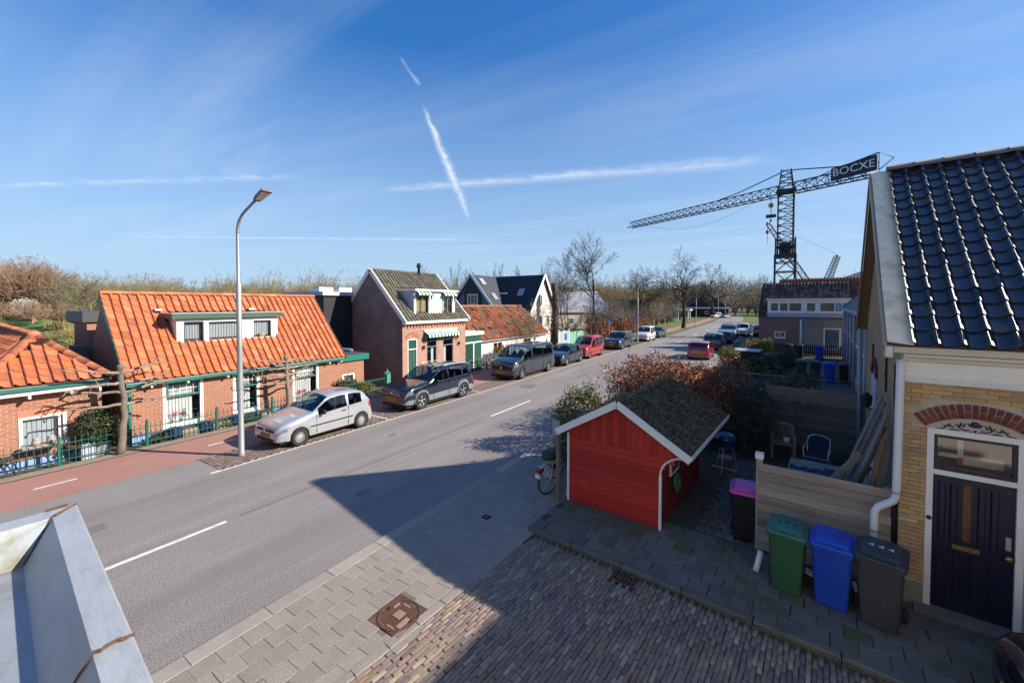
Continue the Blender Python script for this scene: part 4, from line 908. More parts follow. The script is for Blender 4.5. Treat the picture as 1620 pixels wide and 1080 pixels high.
# tympanum with painted blue scrolls
pl = [(1.225, 2.76)] + [(cx0 + math.sin(t) * Rr, zc + math.cos(t) * Rr) for t in np.linspace(-math.asin(.465 / Rr), math.asin(.465 / Rr), 15)] + [(2.155, 2.76)]
ty = MB().prism(pl, YF + .03, YF + .06, 'Y').build('tympanum', M_cream, ch)
M_orn = mat('blue_ornament', (.018, .035, .10), .6, .1)
def scroll(pts, r=.006, flip=False):
    q = [((2 * cx0 - x) if flip else x, YF + .026, z) for x, z in pts]; rr = [r * 1.5 * (.35 + .9 * math.sin(math.pi * (i + .6) / len(q))) for i in range(len(q))]
    MB().path(q, rr, 6).build('scroll', M_orn, ty)
for fl in (False, True):
    scroll([(1.30, 2.80), (1.33, 2.785), (1.37, 2.79), (1.40, 2.82), (1.385, 2.845), (1.36, 2.84)], .008, fl)
    scroll([(1.38, 2.80), (1.42, 2.85), (1.45, 2.87), (1.44, 2.845), (1.47, 2.83), (1.50, 2.85)], .011, fl)
    scroll([(1.44, 2.79), (1.49, 2.80), (1.54, 2.79)], .009, fl)
    scroll([(1.50, 2.88), (1.53, 2.84), (1.56, 2.90), (1.575, 2.85), (1.60, 2.905)], .014, fl)
    scroll([(1.53, 2.86), (1.55, 2.82), (1.60, 2.80), (1.63, 2.82), (1.615, 2.84)], .008, fl)
    scroll([(1.62, 2.91), (1.64, 2.88), (1.655, 2.86)], .010, fl); scroll([(1.635, 2.80), (1.655, 2.785)], .009, fl)
scroll([(cx0, 2.86), (cx0, 2.885), (cx0, 2.92), (cx0, 2.94)], .028); scroll([(cx0, 2.82), (cx0, 2.80), (cx0, 2.785)], .012)
# door frame, fanlight, door
b = MB(); b.box(1.217, 1.29, YF + .01, YF + .13, .1, 2.78); b.box(2.09, 2.163, YF + .01, YF + .13, .1, 2.78); b.box(1.29, 2.09, YF + .01, YF + .13, 2.70, 2.78); b.box(1.29, 2.09, YF + .01, YF + .13, 2.11, 2.18)
df = b.build('door_frame', M_wht, ch)
b = MB(); b.box(1.29, 1.33, YF + .03, YF + .10, 2.18, 2.70); b.box(2.05, 2.09, YF + .03, YF + .10, 2.18, 2.70); b.box(1.33, 2.05, YF + .03, YF + .10, 2.18, 2.225); b.box(1.33, 2.05, YF + .03, YF + .10, 2.655, 2.70)
fl = b.build('fanlight', M_navy, df)
MB().box(1.33, 2.05, YF + .06, YF + .066, 2.225, 2.655).build('pane', GLASS, fl)
MB().box(1.2, 2.2, YF + .55, YF + .57, .2, 2.7).build('hall_wall', mat('hall_brown', (.16, .065, .05), .8, .3, 2), fl)
for x0, x1, z0, z1 in ((1.60, 1.66, 2.2, 2.68), (1.66, 2.06, 2.2, 2.34), (1.40, 1.6, 2.28, 2.34)): MB().box(x0, x1, YF + .42, YF + .5, z0, z1).build('hall_trim', M_cream, fl)
MB().box(1.61, 1.65, YF + .38, YF + .41, 2.22, 2.30).build('hall_red_item', mat('red_item', (.45, .03, .02), .5), fl)
dr = MB().box(1.292, 2.088, YF + .05, YF + .10, .14, 2.108).build('door', M_navy, ch)
for x in (1.35, 1.47, 1.74, 1.86):
    MB().prism([(x, 0), (x + .08, 0), (x + .065, -.022), (x + .015, -.022)], 1.16, 2.0, 'Z').build('raised_panel', M_navy, dr)
for o in [q for q in COL.objects if q.parent == dr]:
    for v in o.data.vertices: v.co.y += YF + .05 
for x in (1.35, 1.52, 1.69, 1.86): MB().box(x, x + .13, YF + .034, YF + .05, .32, 1.0).build('lower_panel', M_navy, dr)
MB().box(1.60, 1.68, YF + .042, YF + .052, 1.2, 2.02).build('glass_slit', mat('bronze_glass', (.12, .055, .03), .12, .4, 6), dr)
MB().box(1.50, 1.77, YF + .03, YF + .052, 1.06, 1.125).build('letter_slot', mat('brass', (.30, .20, .09), .4, .15, 8, metal=.8), dr)
MB().lathe([(.02, 0), (.02, -.03), (.045, -.05), (.045, -.07), (.02, -.085)], (2.03, YF + .05, 1.12), 'Y', 12).build('door_knob', MATS['brass'], dr, True)
MB().box(2.005, 2.055, YF + .03, YF + .05, 1.22, 1.40).build('lock_plate', M_zinc, dr)
MB().lathe([(.03, 0), (.03, -.02), (.01, -.025)], (1.255, YF + .01, 1.45), 'Y', 10).build('door_bell', M_iblk, df)
MB().box(1.10, 2.3, 8.26, 8.62, .06, .138).build('door_step', mat('step_stone', (.17, .155, .14), .9, .2, 3, .5, 60), ch)
MB().box(XC - .01, 1.21, YF - .012, YF + .05, .06, .42).build('stone_plinth', mat('plinth_stone', (.26, .23, .19), .9, .25, 4, .6, 50), ch)
# gable wall to the alley side
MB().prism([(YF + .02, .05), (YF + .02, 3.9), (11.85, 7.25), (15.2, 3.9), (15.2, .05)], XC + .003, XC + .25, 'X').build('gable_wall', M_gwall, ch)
for y, z in ((9.02, 3.27), (10.3, 3.3), (13.0, 3.3)):
    a = MB().box(XC - .03, XC, y - .025, y + .025, z - .34, z + .34).build('wall_tie', M_iblk, ch); MB().box(XC - .035, XC - .001, y - .045, y + .045, z - .03, z + .03).build('tie_boss', M_iblk, a)
for y0 in (12.05,):
    f = MB().box(XC - .03, XC - .001, y0, y0 + .95, .1, 2.95).build('side_door', mat('pale_blue_paint', (.42, .48, .58), .6), ch)
    MB().box(XC - .04, XC - .031, y0 + .1, y0 + .85, .2, 2.0).build('door_leaf', M_wht, f)
    pl = [(y0 + .475 - math.cos(t) * .58, 2.95 + math.sin(t) * .42) for t in np.linspace(0, math.pi, 12)] + [(y0 + .475 + math.cos(t) * .47, 2.95 + math.sin(t) * .3) for t in np.linspace(0, math.pi, 12)]
    MB().prism(pl, XC - .045, XC - .002, 'X').build('brick_arch', M_redb, ch)
lt = MB().lathe([(.02, 2.35), (.09, 2.4), (.11, 2.6), (.02, 2.68)], (XC - .2, 11.7, 0), n=8).build('wall_lantern', M_iblk, ch); MB().bar((XC - .2, 11.7, 2.36), (XC, 11.7, 2.25), .02, .03).build('bracket', M_iblk, lt)
# cornice / box gutter along the front
pr = [(YF + .0, 3.44), (YF - .045, 3.44), (YF - .06, 3.50), (YF - .03, 3.53), (YF - .03, 3.74), (YF - .10, 3.76), (YF - .13, 3.80), (YF - .20, 3.83), (YF - .22, 3.87), (YF - .22, 3.95), (YF, 3.95)]
MB().prism(pr, XC - .01, 5.2, 'X').build('cornice', M_wht, ch)
b = MB().prism([(YF - .27, 3.885), (YF - .285, 3.965), (YF - .235, 3.965), (YF - .222, 3.90)], .80, 5.2, 'X'); b.build('gutter_moulding', M_cream, ch)
MB().prism([(YF - .30, 3.965), (YF - .30, 3.975), (YF + .1, 3.99), (YF + .1, 3.955)], .80, 5.2, 'X').build('zinc_lining', M_zinc, ch)
MB().box(.70, .80, YF - .32, YF - .06, 3.80, 3.99).build('gutter_end_cap', M_zinc, ch, bevel=.02)
# roof
e0 = Vector((0, 8.22, 3.98)); rg0 = Vector((0, 11.85, 7.42)); s7 = rg0 - e0; L7 = s7.length; s7.normalize()
b = MB(); A = [Vector((.74, 8.22, 3.97)), Vector((5.2, 8.22, 3.97)), Vector((5.2, 11.85, 7.40)), Vector((.74, 11.85, 7.40))]
b.add([p - Vector((0, 0, .02)) for p in A] + [p - Vector((0, 0, .10)) for p in A], MB.BF)
A2 = [Vector((p.x, 23.7 - p.y, p.z)) for p in A]; b.add([p - Vector((0, 0, .02)) for p in A2] + [p - Vector((0, 0, .10)) for p in A2], MB.BF)
r7 = b.build('roof', mat('tan_soffit', (.24, .165, .11), .85, .1, 2), ch)
M_btile = mat('black_glazed_tile', [(.020, .022, .034), (.026, .028, .040), (.016, .018, .028)], .33, .3, 3, .2, 45, rnd=.4, spec=.8, coat=.25, dirt=(.085, .085, .045), dirt_amt=.8, ds=3.0, dlo=.57, dhi=.70)
T_b = tile_mesh('black_pan_tile', .25, .30, .075, .028, 14, 5.5)
tile_roof(r7, T_b, M_btile, (1.0, 8.20, 3.99), (1, 0, 0), s7, 17, 17, .25, L7 / 17, None, 300, FB, 7)
ridge_caps(r7, mat('grey_ridge', (.16, .15, .14), .9, .25, 4, .5, 50), (.98, 11.85, 7.48), (5.2, 11.85, 7.48), .42, .14)
n7 = Vector((0, -s7.z, s7.y))
b = MB(); V = []
for i in range(25):
    p = e0 + s7 * (L7 * i / 24); wob = .012 * math.sin(i * 2.3); V += [Vector((.73, p.y, p.z)) + n7 * .085, Vector((.86 + wob, p.y, p.z)) + n7 * (.062 + wob * .5), Vector((1.02 + wob, p.y, p.z)) + n7 * .03]
b.add(V, [(3 * i + k, 3 * i + k + 1, 3 * i + k + 4, 3 * i + k + 3) for i in range(24) for k in (0, 1)])
b.build('verge_flashing', mat('lead_verge', (.80, .68, .48), .7, .2, 3, .5, 25, dirt=(.30, .27, .20), dirt_amt=.6, ds=3), ch, True)
MB().bar((.715, 8.2, 3.90), (.715, 11.85, 7.36), .03, .17).build('verge_board', mat('verge_tan', (.46, .38, .29), .7), ch)
MB().bar((.715, 15.5, 3.90), (.715, 11.85, 7.36), .03, .17).build('verge_board', MATS['tan_soffit'], ch)
# white downpipe with elbow
dp = MB().path([(.90, 8.30, 3.78), (.90, 8.33, 3.5), (.89, 8.34, 1.72), (.86, 8.34, 1.62), (.69, 8.34, 1.48), (.65, 8.34, 1.40), (.65, 8.34, .08)], .052, 12).build('downpipe', M_upvc, ch, True)
for z in (1.76, 1.1): MB().lathe([(.058, -.02), (.06, 0), (.058, .02)], (.89 if z > 1.5 else .65, 8.34, z), n=12).build('pipe_collar', M_zinc, dp)
MB().path([(.80, 15.3, 3.9), (.80, 15.3, .05)], .05, 10).build('blue_downpipe', mat('blue_grey_pipe', (.24, .29, .40), .5), ch, True)
# ------------------------------------------------------------------ weathered plank screen
M_plank = mat('weathered_plank', [(.34, .28, .225), (.29, .245, .20), (.38, .32, .26), (.24, .205, .17)], .85, .2, 2.5, .5, 35, rnd=.35, dirt=(.09, .085, .055), dirt_amt=.55, ds=2.5, stretch=(.4, 2, 4))
def lapboard(x0, x1, y, z0, z1, d):               # board lapping over the one below, worn top edge
    pr = [(y - d, z0), (y - d * .8, z1 - .014), (y - d * .25, z1), (y, z1), (y, z0)]
    return MB().prism(pr, x0, x1, 'X')
fs = thing('plank_screen', 'weathered horizontal plank screen behind the three wheelie bins', 'fence', (0, 8.6, .05), FB)
for i in range(11): lapboard(-.93 + j(.004), .86 + j(.006), 8.60 + j(.002), .10 + i * .1455, .233 + i * .1455 + j(.003), .022).build('plank', M_plank, fs)
MB().box(-.93, .86, 8.602, 8.607, .08, 1.66).build('gap_shade_sheet', M_iblk, fs)  # black sheet standing in for the shade between the planks
po = MB().box(-.97, -.87, 8.61, 8.71, .05, 1.76).build('post', M_plank, fs); MB().box(-.985, -.855, 8.595, 8.725, 1.76, 1.86).build('post_cap', M_wht, po)
MB().box(.78, .86, 8.61, 8.69, .05, 1.70).build('post', M_plank, fs)
MB().box(.87, .925, 8.57, 8.66, .06, 3.4).build('gap_shade_strip', M_iblk, fs)  # black strip standing in for the shaded gap before the brick corner
# ------------------------------------------------------------------ wheelie bins
def text_mesh(s, size, depth=.002):
    cu = bpy.data.curves.new('t', 'FONT'); cu.body = s; cu.size = size; cu.extrude = depth; cu.align_x = 'CENTER'; cu.align_y = 'CENTER'; cu.resolution_u = 3
    o = bpy.data.objects.new('t', cu); COL.objects.link(o); dg = bpy.context.evaluated_depsgraph_get()
    me = bpy.data.meshes.new_from_object(o.evaluated_get(dg)); bpy.data.objects.remove(o); me.materials.clear(); return me
BINK = {}
def ring(w, d, r, n=4):
    pts = []
    for sx, sy, a0 in ((1, 1, 0), (-1, 1, 90), (-1, -1, 180), (1, -1, 270)):
        for k in range(n): a = R(a0 + 90 * k / (n - 1)); pts.append((sx * (w / 2 - r) + math.cos(a) * r, sy * (d / 2 - r) + math.sin(a) * r))
    return pts
def loft(b, rings, cap0=True, cap1=True):
    n = len(rings[0]); o = len(b.v)
    for rr in rings: b.v += [tuple(p) for p in rr]
    for i in range(len(rings) - 1):
        for k in range(n): b.f.append((o + i * n + k, o + i * n + (k + 1) % n, o + (i + 1) * n + (k + 1) % n, o + (i + 1) * n + k))
    if cap0: b.f.append(tuple(o + k for k in range(n))[::-1])
    if cap1: b.f.append(tuple(o + (len(rings) - 1) * n + k for k in range(n)))
    return b
def bin_(name, label, loc, rz, cb, cl, digits=None, dcol=None, frame=FB, sc=1.0, group=None, lid=None):
    t = thing(name, label, 'bin', loc, frame, group, rz=rz, local=True); t.scale = (sc, sc, sc)
    mb_ = mat('plastic_' + '_'.join('%d' % (c * 1000) for c in cb), cb, .5, .12, 3, .15, 60, dirt=tuple(c * .45 + .02 for c in cb), dirt_amt=.75, ds=5, rnd=.05, fine=.25, fs=25)
    ml = mat('plastic_' + '_'.join('%d' % (c * 1000) for c in cl), cl, .42, .12, 3, .12, 60, dirt=tuple(c * .5 + .03 for c in cl), dirt_amt=.4, ds=4, rnd=.05)
    b = loft(MB(), [[(x, y + .02, z) for x, y in ring(w, d, r)] for w, d, z, r in ((.36, .40, .02, .04), (.39, .44, .04, .05), (.44, .49, .5, .05), (.47, .53, .86, .05), (.475, .535, .88, .05), (.52, .58, .885, .05), (.52, .58, .93, .05))]); b.build('body', mb_, t, 'auto')
    b = loft(MB(), [[(x, y + s, z + (.02 if y > 0 else 0)) for x, y in ring(w, d, r)] for w, d, z, r, s in ((.54, .60, .932, .06, .0), (.545, .605, .95, .06, .0), (.53, .59, .972, .06, .0), (.44, .50, .985, .06, .0), (.41, .47, 1.02, .05, .0), (.36, .42, 1.035, .05, .0))]); ld_ = b.build('lid', ml, t, 'auto')
    MB().box(-.18, .18, -.27, -.235, .985, 1.0).build('lid_ridge', ml, ld_)
    for s in (-.19, .19): MB().box(s - .03, s + .03, -.285, -.24, .965, .995).build('lid_grip', ml, ld_)
    MB().tube((-.24, .33, .90), (.24, .33, .90), .016, n=8).build('handle', mb_, t, True)
    for s in (-.2, .2):
        MB().tube((s, .26, .90), (s, .33, .90), .016, n=6).build('handle_arm', mb_, t)
        w = MB().lathe([(.04, -.025), (.095, -.025), (.1, -.015), (.1, .015), (.095, .025), (.04, .025)], (s * 1.18, .23, .10), 'X', 16).build('wheel', mat('rubber', (.02, .02, .02), .8), t, 'auto')
    if digits:
        o = obj('number', text_mesh(digits, .105), mat('digit_' + str(dcol), dcol, .6), ld_); o.matrix_local = Matrix.Translation((0, -.03, 1.05)) @ Matrix.Rotation(.05, 4, 'X')
        for v in o.data.vertices: v.co.x *= 1.0 + .25 * 1
    return t
bin_('wheelie_bin', 'green wheelie bin with dark 444 on its lid in front of the plank screen', (-.42, 7.72, .085), R(-3), (.028, .095, .045), (.03, .15, .11), '4 4 4', (.05, .03, .03))
bin_('wheelie_bin', 'bright blue wheelie bin with red 444 between the green and grey bins', (.14, 7.72, .085), R(-4), (.010, .06, .42), (.012, .075, .47), '4 4 4', (.17, .04, .07))
bin_('wheelie_bin', 'dark grey wheelie bin with white 444 beside the navy door', (.68, 7.66, .085), R(-9), (.055, .055, .058), (.032, .045, .06), '4 4 4', (.7, .7, .7), sc=1.04)
bin_('wheelie_bin', 'black wheelie bin with pink lid at the end of the plank screen', (-1.17, 8.93, .06), R(5), (.012, .012, .015), (.52, .07, .38), sc=1.0)
pc = thing('pipe_offcut', 'short grey pipe offcut leaning beside the green bin', 'pipe', (-.83, 7.9, .09), FB)
MB().tube((-.86, 7.78, .13), (-.80, 7.92, .42), .045, n=10).build('tube', M_upvc, pc, True)
for i, (x, y) in enumerate(((-.14, 7.9), (.42, 7.92))):
    MB().mbox(Matrix.Translation((x, y, .34)) @ Matrix.Rotation(.4 + i, 4, 'Y'), .05, .05, .02).build('wheel_bracket_scrap', M_upvc, pc)
# ------------------------------------------------------------------ planks leaning on the side wall
M_oldw = mat('grey_wood', [(.20, .17, .14), (.26, .22, .18), (.15, .13, .12)], .85, .25, 3, .5, 30, rnd=.4); M_newb = mat('brown_wood', (.26, .12, .05), .8, .2, 4, .4, 30)
for i in range(9):
    lab = ['warped grey board leaning on the ochre side wall, farthest back', 'grey board leaning second from the back on the ochre wall', 'thin grey board leaning third from the back on the ochre wall', 'long grey board leaning in the middle of the leaning stack', 'pale grey board leaning next to the middle of the stack', 'wide reddish brown plank leaning beside the white downpipe', 'narrow dark board leaning behind the white downpipe', 'short thick beam resting low at the foot of the leaning boards', 'second short beam lying low over the foot of the boards'][i]
    pk = thing('leaning_plank', lab, 'plank', (.3, 9.8, .1), FB, 'boards leaning on the side wall')
    if i < 5: a, c = (.02 + (0, .16, .05, .22, .12)[i], 10.7 - i * .2, .1), (.84, 9.95 - i * .17, (2.95, 2.62, 2.88, 2.5, 2.72)[i])
    elif i == 5: a, c = (.42, 9.15, .1), (.80, 9.05, 2.35)
    elif i == 6: a, c = (.60, 9.1, .1), (.86, 8.95, 2.2)
    else: a, c = (-.1 + .2 * (i - 7), 9.3, 1.05 - .12 * (i - 7)), (.55 + .12 * (i - 7), 9.75, 1.85 - .2 * (i - 7))
    MB().bar(a, c, .10 if i != 5 else .15, .03 if i < 7 else .10, (1, .3, 0)).build('board', M_newb if i == 5 else M_oldw, pk, bevel=.006)
# ------------------------------------------------------------------ red garden shed with turf roof
M_rboard = mat('red_board', [(.40, .022, .014), (.36, .020, .014), (.43, .026, .016)], .6, .2, 1.2, .3, 30, rnd=.4, dirt=(.42, .17, .14), dirt_amt=.7, ds=7, dlo=.64, dhi=.70, stretch=(.5, 1, 3))
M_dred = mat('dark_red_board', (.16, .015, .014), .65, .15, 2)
sh = thing('red_shed', 'red boarded garden shed with white trim and a mossy turf roof', 'shed', (-3.4, 9.7, .05), FB)
SX0, SX1, SY0, SY1, SAX, SAZ, SEZ = -4.62, -2.56, 8.12, 11.35, -3.38, 2.56, 1.72
RX0, RX1 = -4.84, -1.93; RSL = (SAZ - SEZ) / (SAX - RX0)
topz = lambda x: SAZ - abs(x - SAX) * ((SAZ - SEZ) / (SAX - RX0 if x < SAX else RX1 - SAX)) - .06
b = MB().box(SX0 + .03, SX1 - .03, SY0 + .03, SY1 - .03, .03, 1.62); b.prism([(SX0 + .03, 1.62), (SAX, SAZ - .09), (SX1 - .03, topz(SX1) - .03), (SX1 - .03, 1.62)], SY0 + .03, SY1 - .03, 'Y'); b.build('core', M_dred, sh)
for i in range(12):
    z0, z1 = .06 + i * .126, .06 + (i + 1) * .126 - .006
    x1 = SX1 if z1 < 1.2 else SX1 + .55 * (1 - math.sqrt(max(0, 1 - ((z1 - 1.2) / .42) ** 2)))
    lapboard(SX0, x1, SY0 + .026 + j(.003), z0 + j(.002), z1 + .004 + j(.002), .034).build('plank', M_rboard, sh)
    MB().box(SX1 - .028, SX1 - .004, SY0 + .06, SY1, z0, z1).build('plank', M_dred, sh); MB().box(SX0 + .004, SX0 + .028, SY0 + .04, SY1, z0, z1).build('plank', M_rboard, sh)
nv = 19
for i in range(nv):
    x0 = SX0 + .0 + (SX1 + .5 - SX0) * i / nv; x1 = SX0 + (SX1 + .5 - SX0) * (i + 1) / nv - .006
    t0, t1 = topz(x0), topz(x1); zb = 1.575
    if min(t0, t1) < zb + .03: continue
    MB().add([(x0, SY0 - .016, zb), (x1, SY0 - .016, zb), (x1, SY0 - .016, t1), (x0, SY0 - .016, t0), (x0, SY0 + .02, zb), (x1, SY0 + .02, zb), (x1, SY0 + .02, t1), (x0, SY0 + .02, t0)], MB.BF).build('gable_board', M_rboard, sh)
for x, z1 in ((SX0 - .02, 1.66), (SX1 + .01, 1.2)): MB().box(x - .022, x + .026, SY0 - .035, SY0 + .012, .05, z1).build('corner_post', M_wht, sh)
nl = MB()
for i in range(12):
    for q in range(7): x_ = SX0 + .08 + q * .31 + j(.02); z_ = .06 + i * .126 + .03; nl.box(x_ - .005, x_ + .005, SY0 - .0125, SY0 - .006, z_ - .005, z_ + .005)
nl.build('nail_heads', mat('rusty_nail', (.10, .04, .03), .8), sh)['kind'] = 'stuff'
arc = [(SX1 + .01 + .55 * (1 - math.cos(t)), SY0 - .012, 1.2 + .44 * math.sin(t)) for t in np.linspace(0, 1.35, 8)]
MB().path(arc, .02, 6).build('arch_trim', M_wht, sh)
b = MB()
for x0, x1 in ((RX0, SAX), (RX1, SAX)):
    A = [Vector((x0, SY0 - .22, SEZ)), Vector((x0, SY1 + .25, SEZ)), Vector((SAX, SY1 + .25, SAZ)), Vector((SAX, SY0 - .22, SAZ))]
    b.add([p + Vector((0, 0, .0)) for p in A] + [p - Vector((0, 0, .07)) for p in A], MB.BF)
sr = b.build('roof', mat('roof_felt', (.035, .037, .03), .95, .3, 5), sh)
for x0 in (RX0, RX1): MB().bar((x0, SY0 - .235, SEZ - .035), (SAX, SY0 - .235, SAZ - .025), .03, .145).build('barge_board', M_wht, sr)
for x0, s in ((RX0, -1), (RX1, 1)): MB().box(x0 - .01, x0 + .012, SY0 - .22, SY1 + .25, SEZ - .05, SEZ + .03).build('eaves_trim', M_wht, sr)
M_turf = mat('turf', [(.18, .155, .08), (.25, .205, .12), (.13, .115, .065), (.29, .22, .14), (.16, .165, .07)], .95, .3, 5, rnd=.6)
def on_roof(n, sz, lift=.05):
    P = []
    for _ in range(n):
        y = rg.uniform(SY0 - .2, SY1 + .23); x = rg.uniform(RX0 + .02, RX1 - .02)
        z = SAZ - abs(x - SAX) * ((SAZ - SEZ) / (SAX - RX0 if x < SAX else RX1 - SAX)); d = 1.6 * max(0, math.sin(x * 6.1 + y * 2.6 + math.sin(y * 7)) * math.sin(y * 6.3 - x * 1.7)) 
        P.append((x, y, z + .005 + rg.uniform(0, lift) * (.4 + d)))
    return P
o = obj('turf', leaf_mesh('turf', np.array(on_roof(16000, 0, .09)) - np.array(BASE[sh.name][:]), .042, rg, .5, .3), M_turf, sr); o['kind'] = 'stuff'
wn = MB().box(SX1 - .0, SX1 + .03, 8.75, 9.35, .95, 1.55).build('side_window', M_wht, sh); MB().box(SX1 + .03, SX1 + .036, 8.81, 9.29, 1.01, 1.49).build('pane', MATS['dark_frame'], wn)
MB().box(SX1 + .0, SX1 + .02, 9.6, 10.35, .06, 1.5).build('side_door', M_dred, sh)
hs = thing('hanging_hose', 'green garden hose hanging on the dark side of the red shed', 'hose', (SX1 + .08, 9.2, .6), FB)
for k in range(3): MB().path([(SX1 + .06 + .015 * k, 9.05 + .17 * math.sin(t), .78 - .14 * k * .2 + .17 * math.cos(t)) for t in np.linspace(0, 2 * math.pi, 18)], .014, 6, False).build('coil', mat('hose_green', (.03, .20, .10), .5), hs, True)
MB().box(SX1 - .004, SX1 + .05, 9.03, 9.07, .90, .96).build('hook', M_iblk, hs)
# ------------------------------------------------------------------ own zinc gutter in front of the camera, with the wall under it
M_zn = mat('pale_zinc', (.44, .46, .48), .42, .14, 3, .2, 18, metal=.25, dirt=(.30, .31, .31), dirt_amt=.6, ds=5, stretch=(1, 3, 1), rnd=.04)
M_zin = mat('gutter_inside', (.34, .37, .41), .5, .15, 4, .2, 25, metal=.2, dirt=(.16, .155, .035), dirt_amt=.75, ds=2.2, dlo=.46, dhi=.62, rnd=.04)
M_zn2 = mat('gutter_face', (.40, .44, .49), .45, .12, 4, .15, 25, metal=.25, dirt=(.26, .28, .27), dirt_amt=.4, ds=5, stretch=(1, 4, 1), rnd=.04)
M_rust = mat('rust_seam', (.105, .065, .045), .85, .35, 25, .8, 90, rnd=.3)
oh = thing('own_house', 'house under the near left zinc gutter, with unseen pale walls added as reflectors', 'house', (-1, -3, 0), FB)
M_bounce = mat('cream_bounce_render', (.80, .75, .66), .9, .06, 1.5, .3, 40, rnd=0)
MB().box(-3.95, 1.0, -8, -.05, 0, 2.98).build('wall', M_bounce, oh); MB().box(-1.6, 15, -8, -.6, 2.9, 8.2).build('bounce_wall', M_bounce, oh); MB().box(1.0, 15, -8, -.62, 0, 2.9).build('lower_bounce_wall', M_bounce, oh)  # unseen tall pale walls, added to bounce sunlight onto the corner house
MB().prism([(-.45, 3.05), (-4.2, 6.4), (-8, 3.05)], -3.9, -1.62, 'X').build('roof', M_slate, oh); MB().prism([(-.4, 8.2), (-4.3, 11.2), (-8.2, 8.2)], -1.7, 15.1, 'X').build('roof', M_slate, oh)
nh = thing('neighbour_house', 'tall house closing the alley beyond the corner house', 'house', (9, 8, 0), FB)
MB().box(6.0, 13, 5.0, 12, 0, 6.3).build('wall', M_gwall, nh); MB().box(5.97, 13.05, 4.95, 12.05, 6.3, 6.44).build('roof_edge', M_wht, nh)
zg = thing('zinc_gutter', 'pale zinc box gutter with rusty soldered seams in the near left corner', 'gutter', (-2.5, .1, 3.0), FB)
GX0, GX1 = -4.14, -.35
b = MB(); pf = [(.335, 3.0), (.345, 3.185), (.335, 3.2), (.222, 3.196), (.09, 3.0)]
for k in range(len(pf) - 2):
    (y0, z0), (y1, z1) = pf[k], pf[k + 1]; b.add([(GX0, y0, z0), (GX1, y0, z0), (GX1, y1, z1), (GX0, y1, z1)], [(0, 1, 2, 3)])
b.build('front_flange', M_zn, zg)
MB().add([(GX0 + .12, .222, 3.1955), (GX1, .222, 3.1955), (GX1, .09, 3.0), (GX0 + .3, .09, 3.0)], [(0, 1, 2, 3)]).build('inner_face', M_zn2, zg)
MB().add([(GX0 + .3, .09, 3.0), (GX1, .09, 3.0), (GX1, -.01, 2.995), (GX0 + .3, -.01, 2.995)], [(0, 1, 2, 3)]).build('trough_floor', M_zin, zg)
MB().add([(GX0 + .3, -.01, 2.995), (GX1, -.01, 2.995), (GX1, -.32, 3.12), (GX0 + .3, -.32, 3.12)], [(0, 1, 2, 3)]).build('back_slope', M_zin, zg)
b = MB().add([(GX0, .335, 3.2), (GX0 + .13, .222, 3.1955), (GX0 + .16, -.5, 3.1955), (GX0, -.5, 3.2), (GX0, .335, 3.0), (GX0, -.5, 3.0)], [(0, 1, 2, 3), (0, 3, 5, 4)]); b.build('end_flange', M_zn, zg)
MB().add([(GX0 + .13, .222, 3.195), (GX0 + .3, .09, 2.999), (GX0 + .3, -.5, 2.999), (GX0 + .16, -.5, 3.195)], [(0, 1, 2, 3)]).build('end_slope', M_zin, zg)
MB().box(GX0, GX1, -.06, .33, 2.94, 2.992).build('soffit', M_wht, zg)
def seam(pts, r): MB().path([(x + rb.uniform(-.003, .003), y, z + .002) for x, y, z in pts], [r * rb.uniform(.7, 1.3) for _ in pts], 6).build('solder_seam', M_rust, zg)
seam([(-2.30 + .005 * math.sin(i), .345 - i * .0125, 3.2 + (.002 if i else -.004)) for i in range(11)], .0075)
seam([(-2.30 - .02 * i * .0, .222 - i * .0145, 3.195 - i * .0215) for i in range(10)], .007)
seam([(GX0 + .01 + i * .013, .34 - i * .012, 3.2) for i in range(10)], .009); seam([(GX0 + .13 + i * .0125, .222 - i * .0098, 3.196 - i * .0145) for i in range(14)], .008)
seam([(GX0 - .0, .30 - i * .05, 3.203) for i in range(3)], .010)
# ================================================================== TERRACE AND ROW HOUSES ON THE RIGHT (frame FB)
te = thing('terrace', 'narrow ochre terrace with white window frames beyond the corner house', 'house', (3, 24, 0), FB)
MB().box(1.25, 5, 15.45, 44, 0, 4.3).build('wall', M_gwall, te)
MB().prism([(.95, 4.3), (3.2, 6.4), (5.4, 4.3)], 15.4, 44, 'Y').build('roof', M_slate, te)
for i in range(7):
    y = 17 + i * 3.8
    f = MB().box(1.19, 1.248, y, y + 1.5, .9, 2.6).build('window', M_wht, te); MB().box(1.18, 1.19, y + .12, y + .7, 1.0, 2.5).build('pane', MATS['dark_frame'], f); MB().box(1.18, 1.19, y + .8, y + 1.38, 1.0, 2.5).build('pane', MATS['dark_frame'], f)
    d = MB().box(1.19, 1.248, y + 2.1, y + 3.1, .05, 2.7).build('door', M_wht, te); MB().box(1.18, 1.19, y + 2.2, y + 3.0, .1, 2.1).build('door_leaf', mat('door_blue', (.10, .14, .25), .5), d)
    MB().tube((1.15, y + 1.85, 4.2), (1.15, y + 1.85, 0), .05, n=8).build('downpipe', MATS['blue_grey_pipe'], te, True)
MB().box(.95, 1.25, 15.4, 44, 4.15, 4.32).build('gutter', MATS['blue_grey_pipe'], te)
YR = 46.0
ro = thing('row_house', 'two-tone row house with wide white dormer and dark tiled roof', 'house', (-1.8, 49, 0), FB)
M_mauve = brick_mat('mauve_brick', (.26, .12, .10), (.21, .10, .09), (.24, .19, .175), var=.15)
MB().panel(-5.16, -1.88, 0, 3.26, [(-3.85, -3.0, 1.39, 2.01)], .12, tfY(YR)).build('wall', M_mauve, ro)
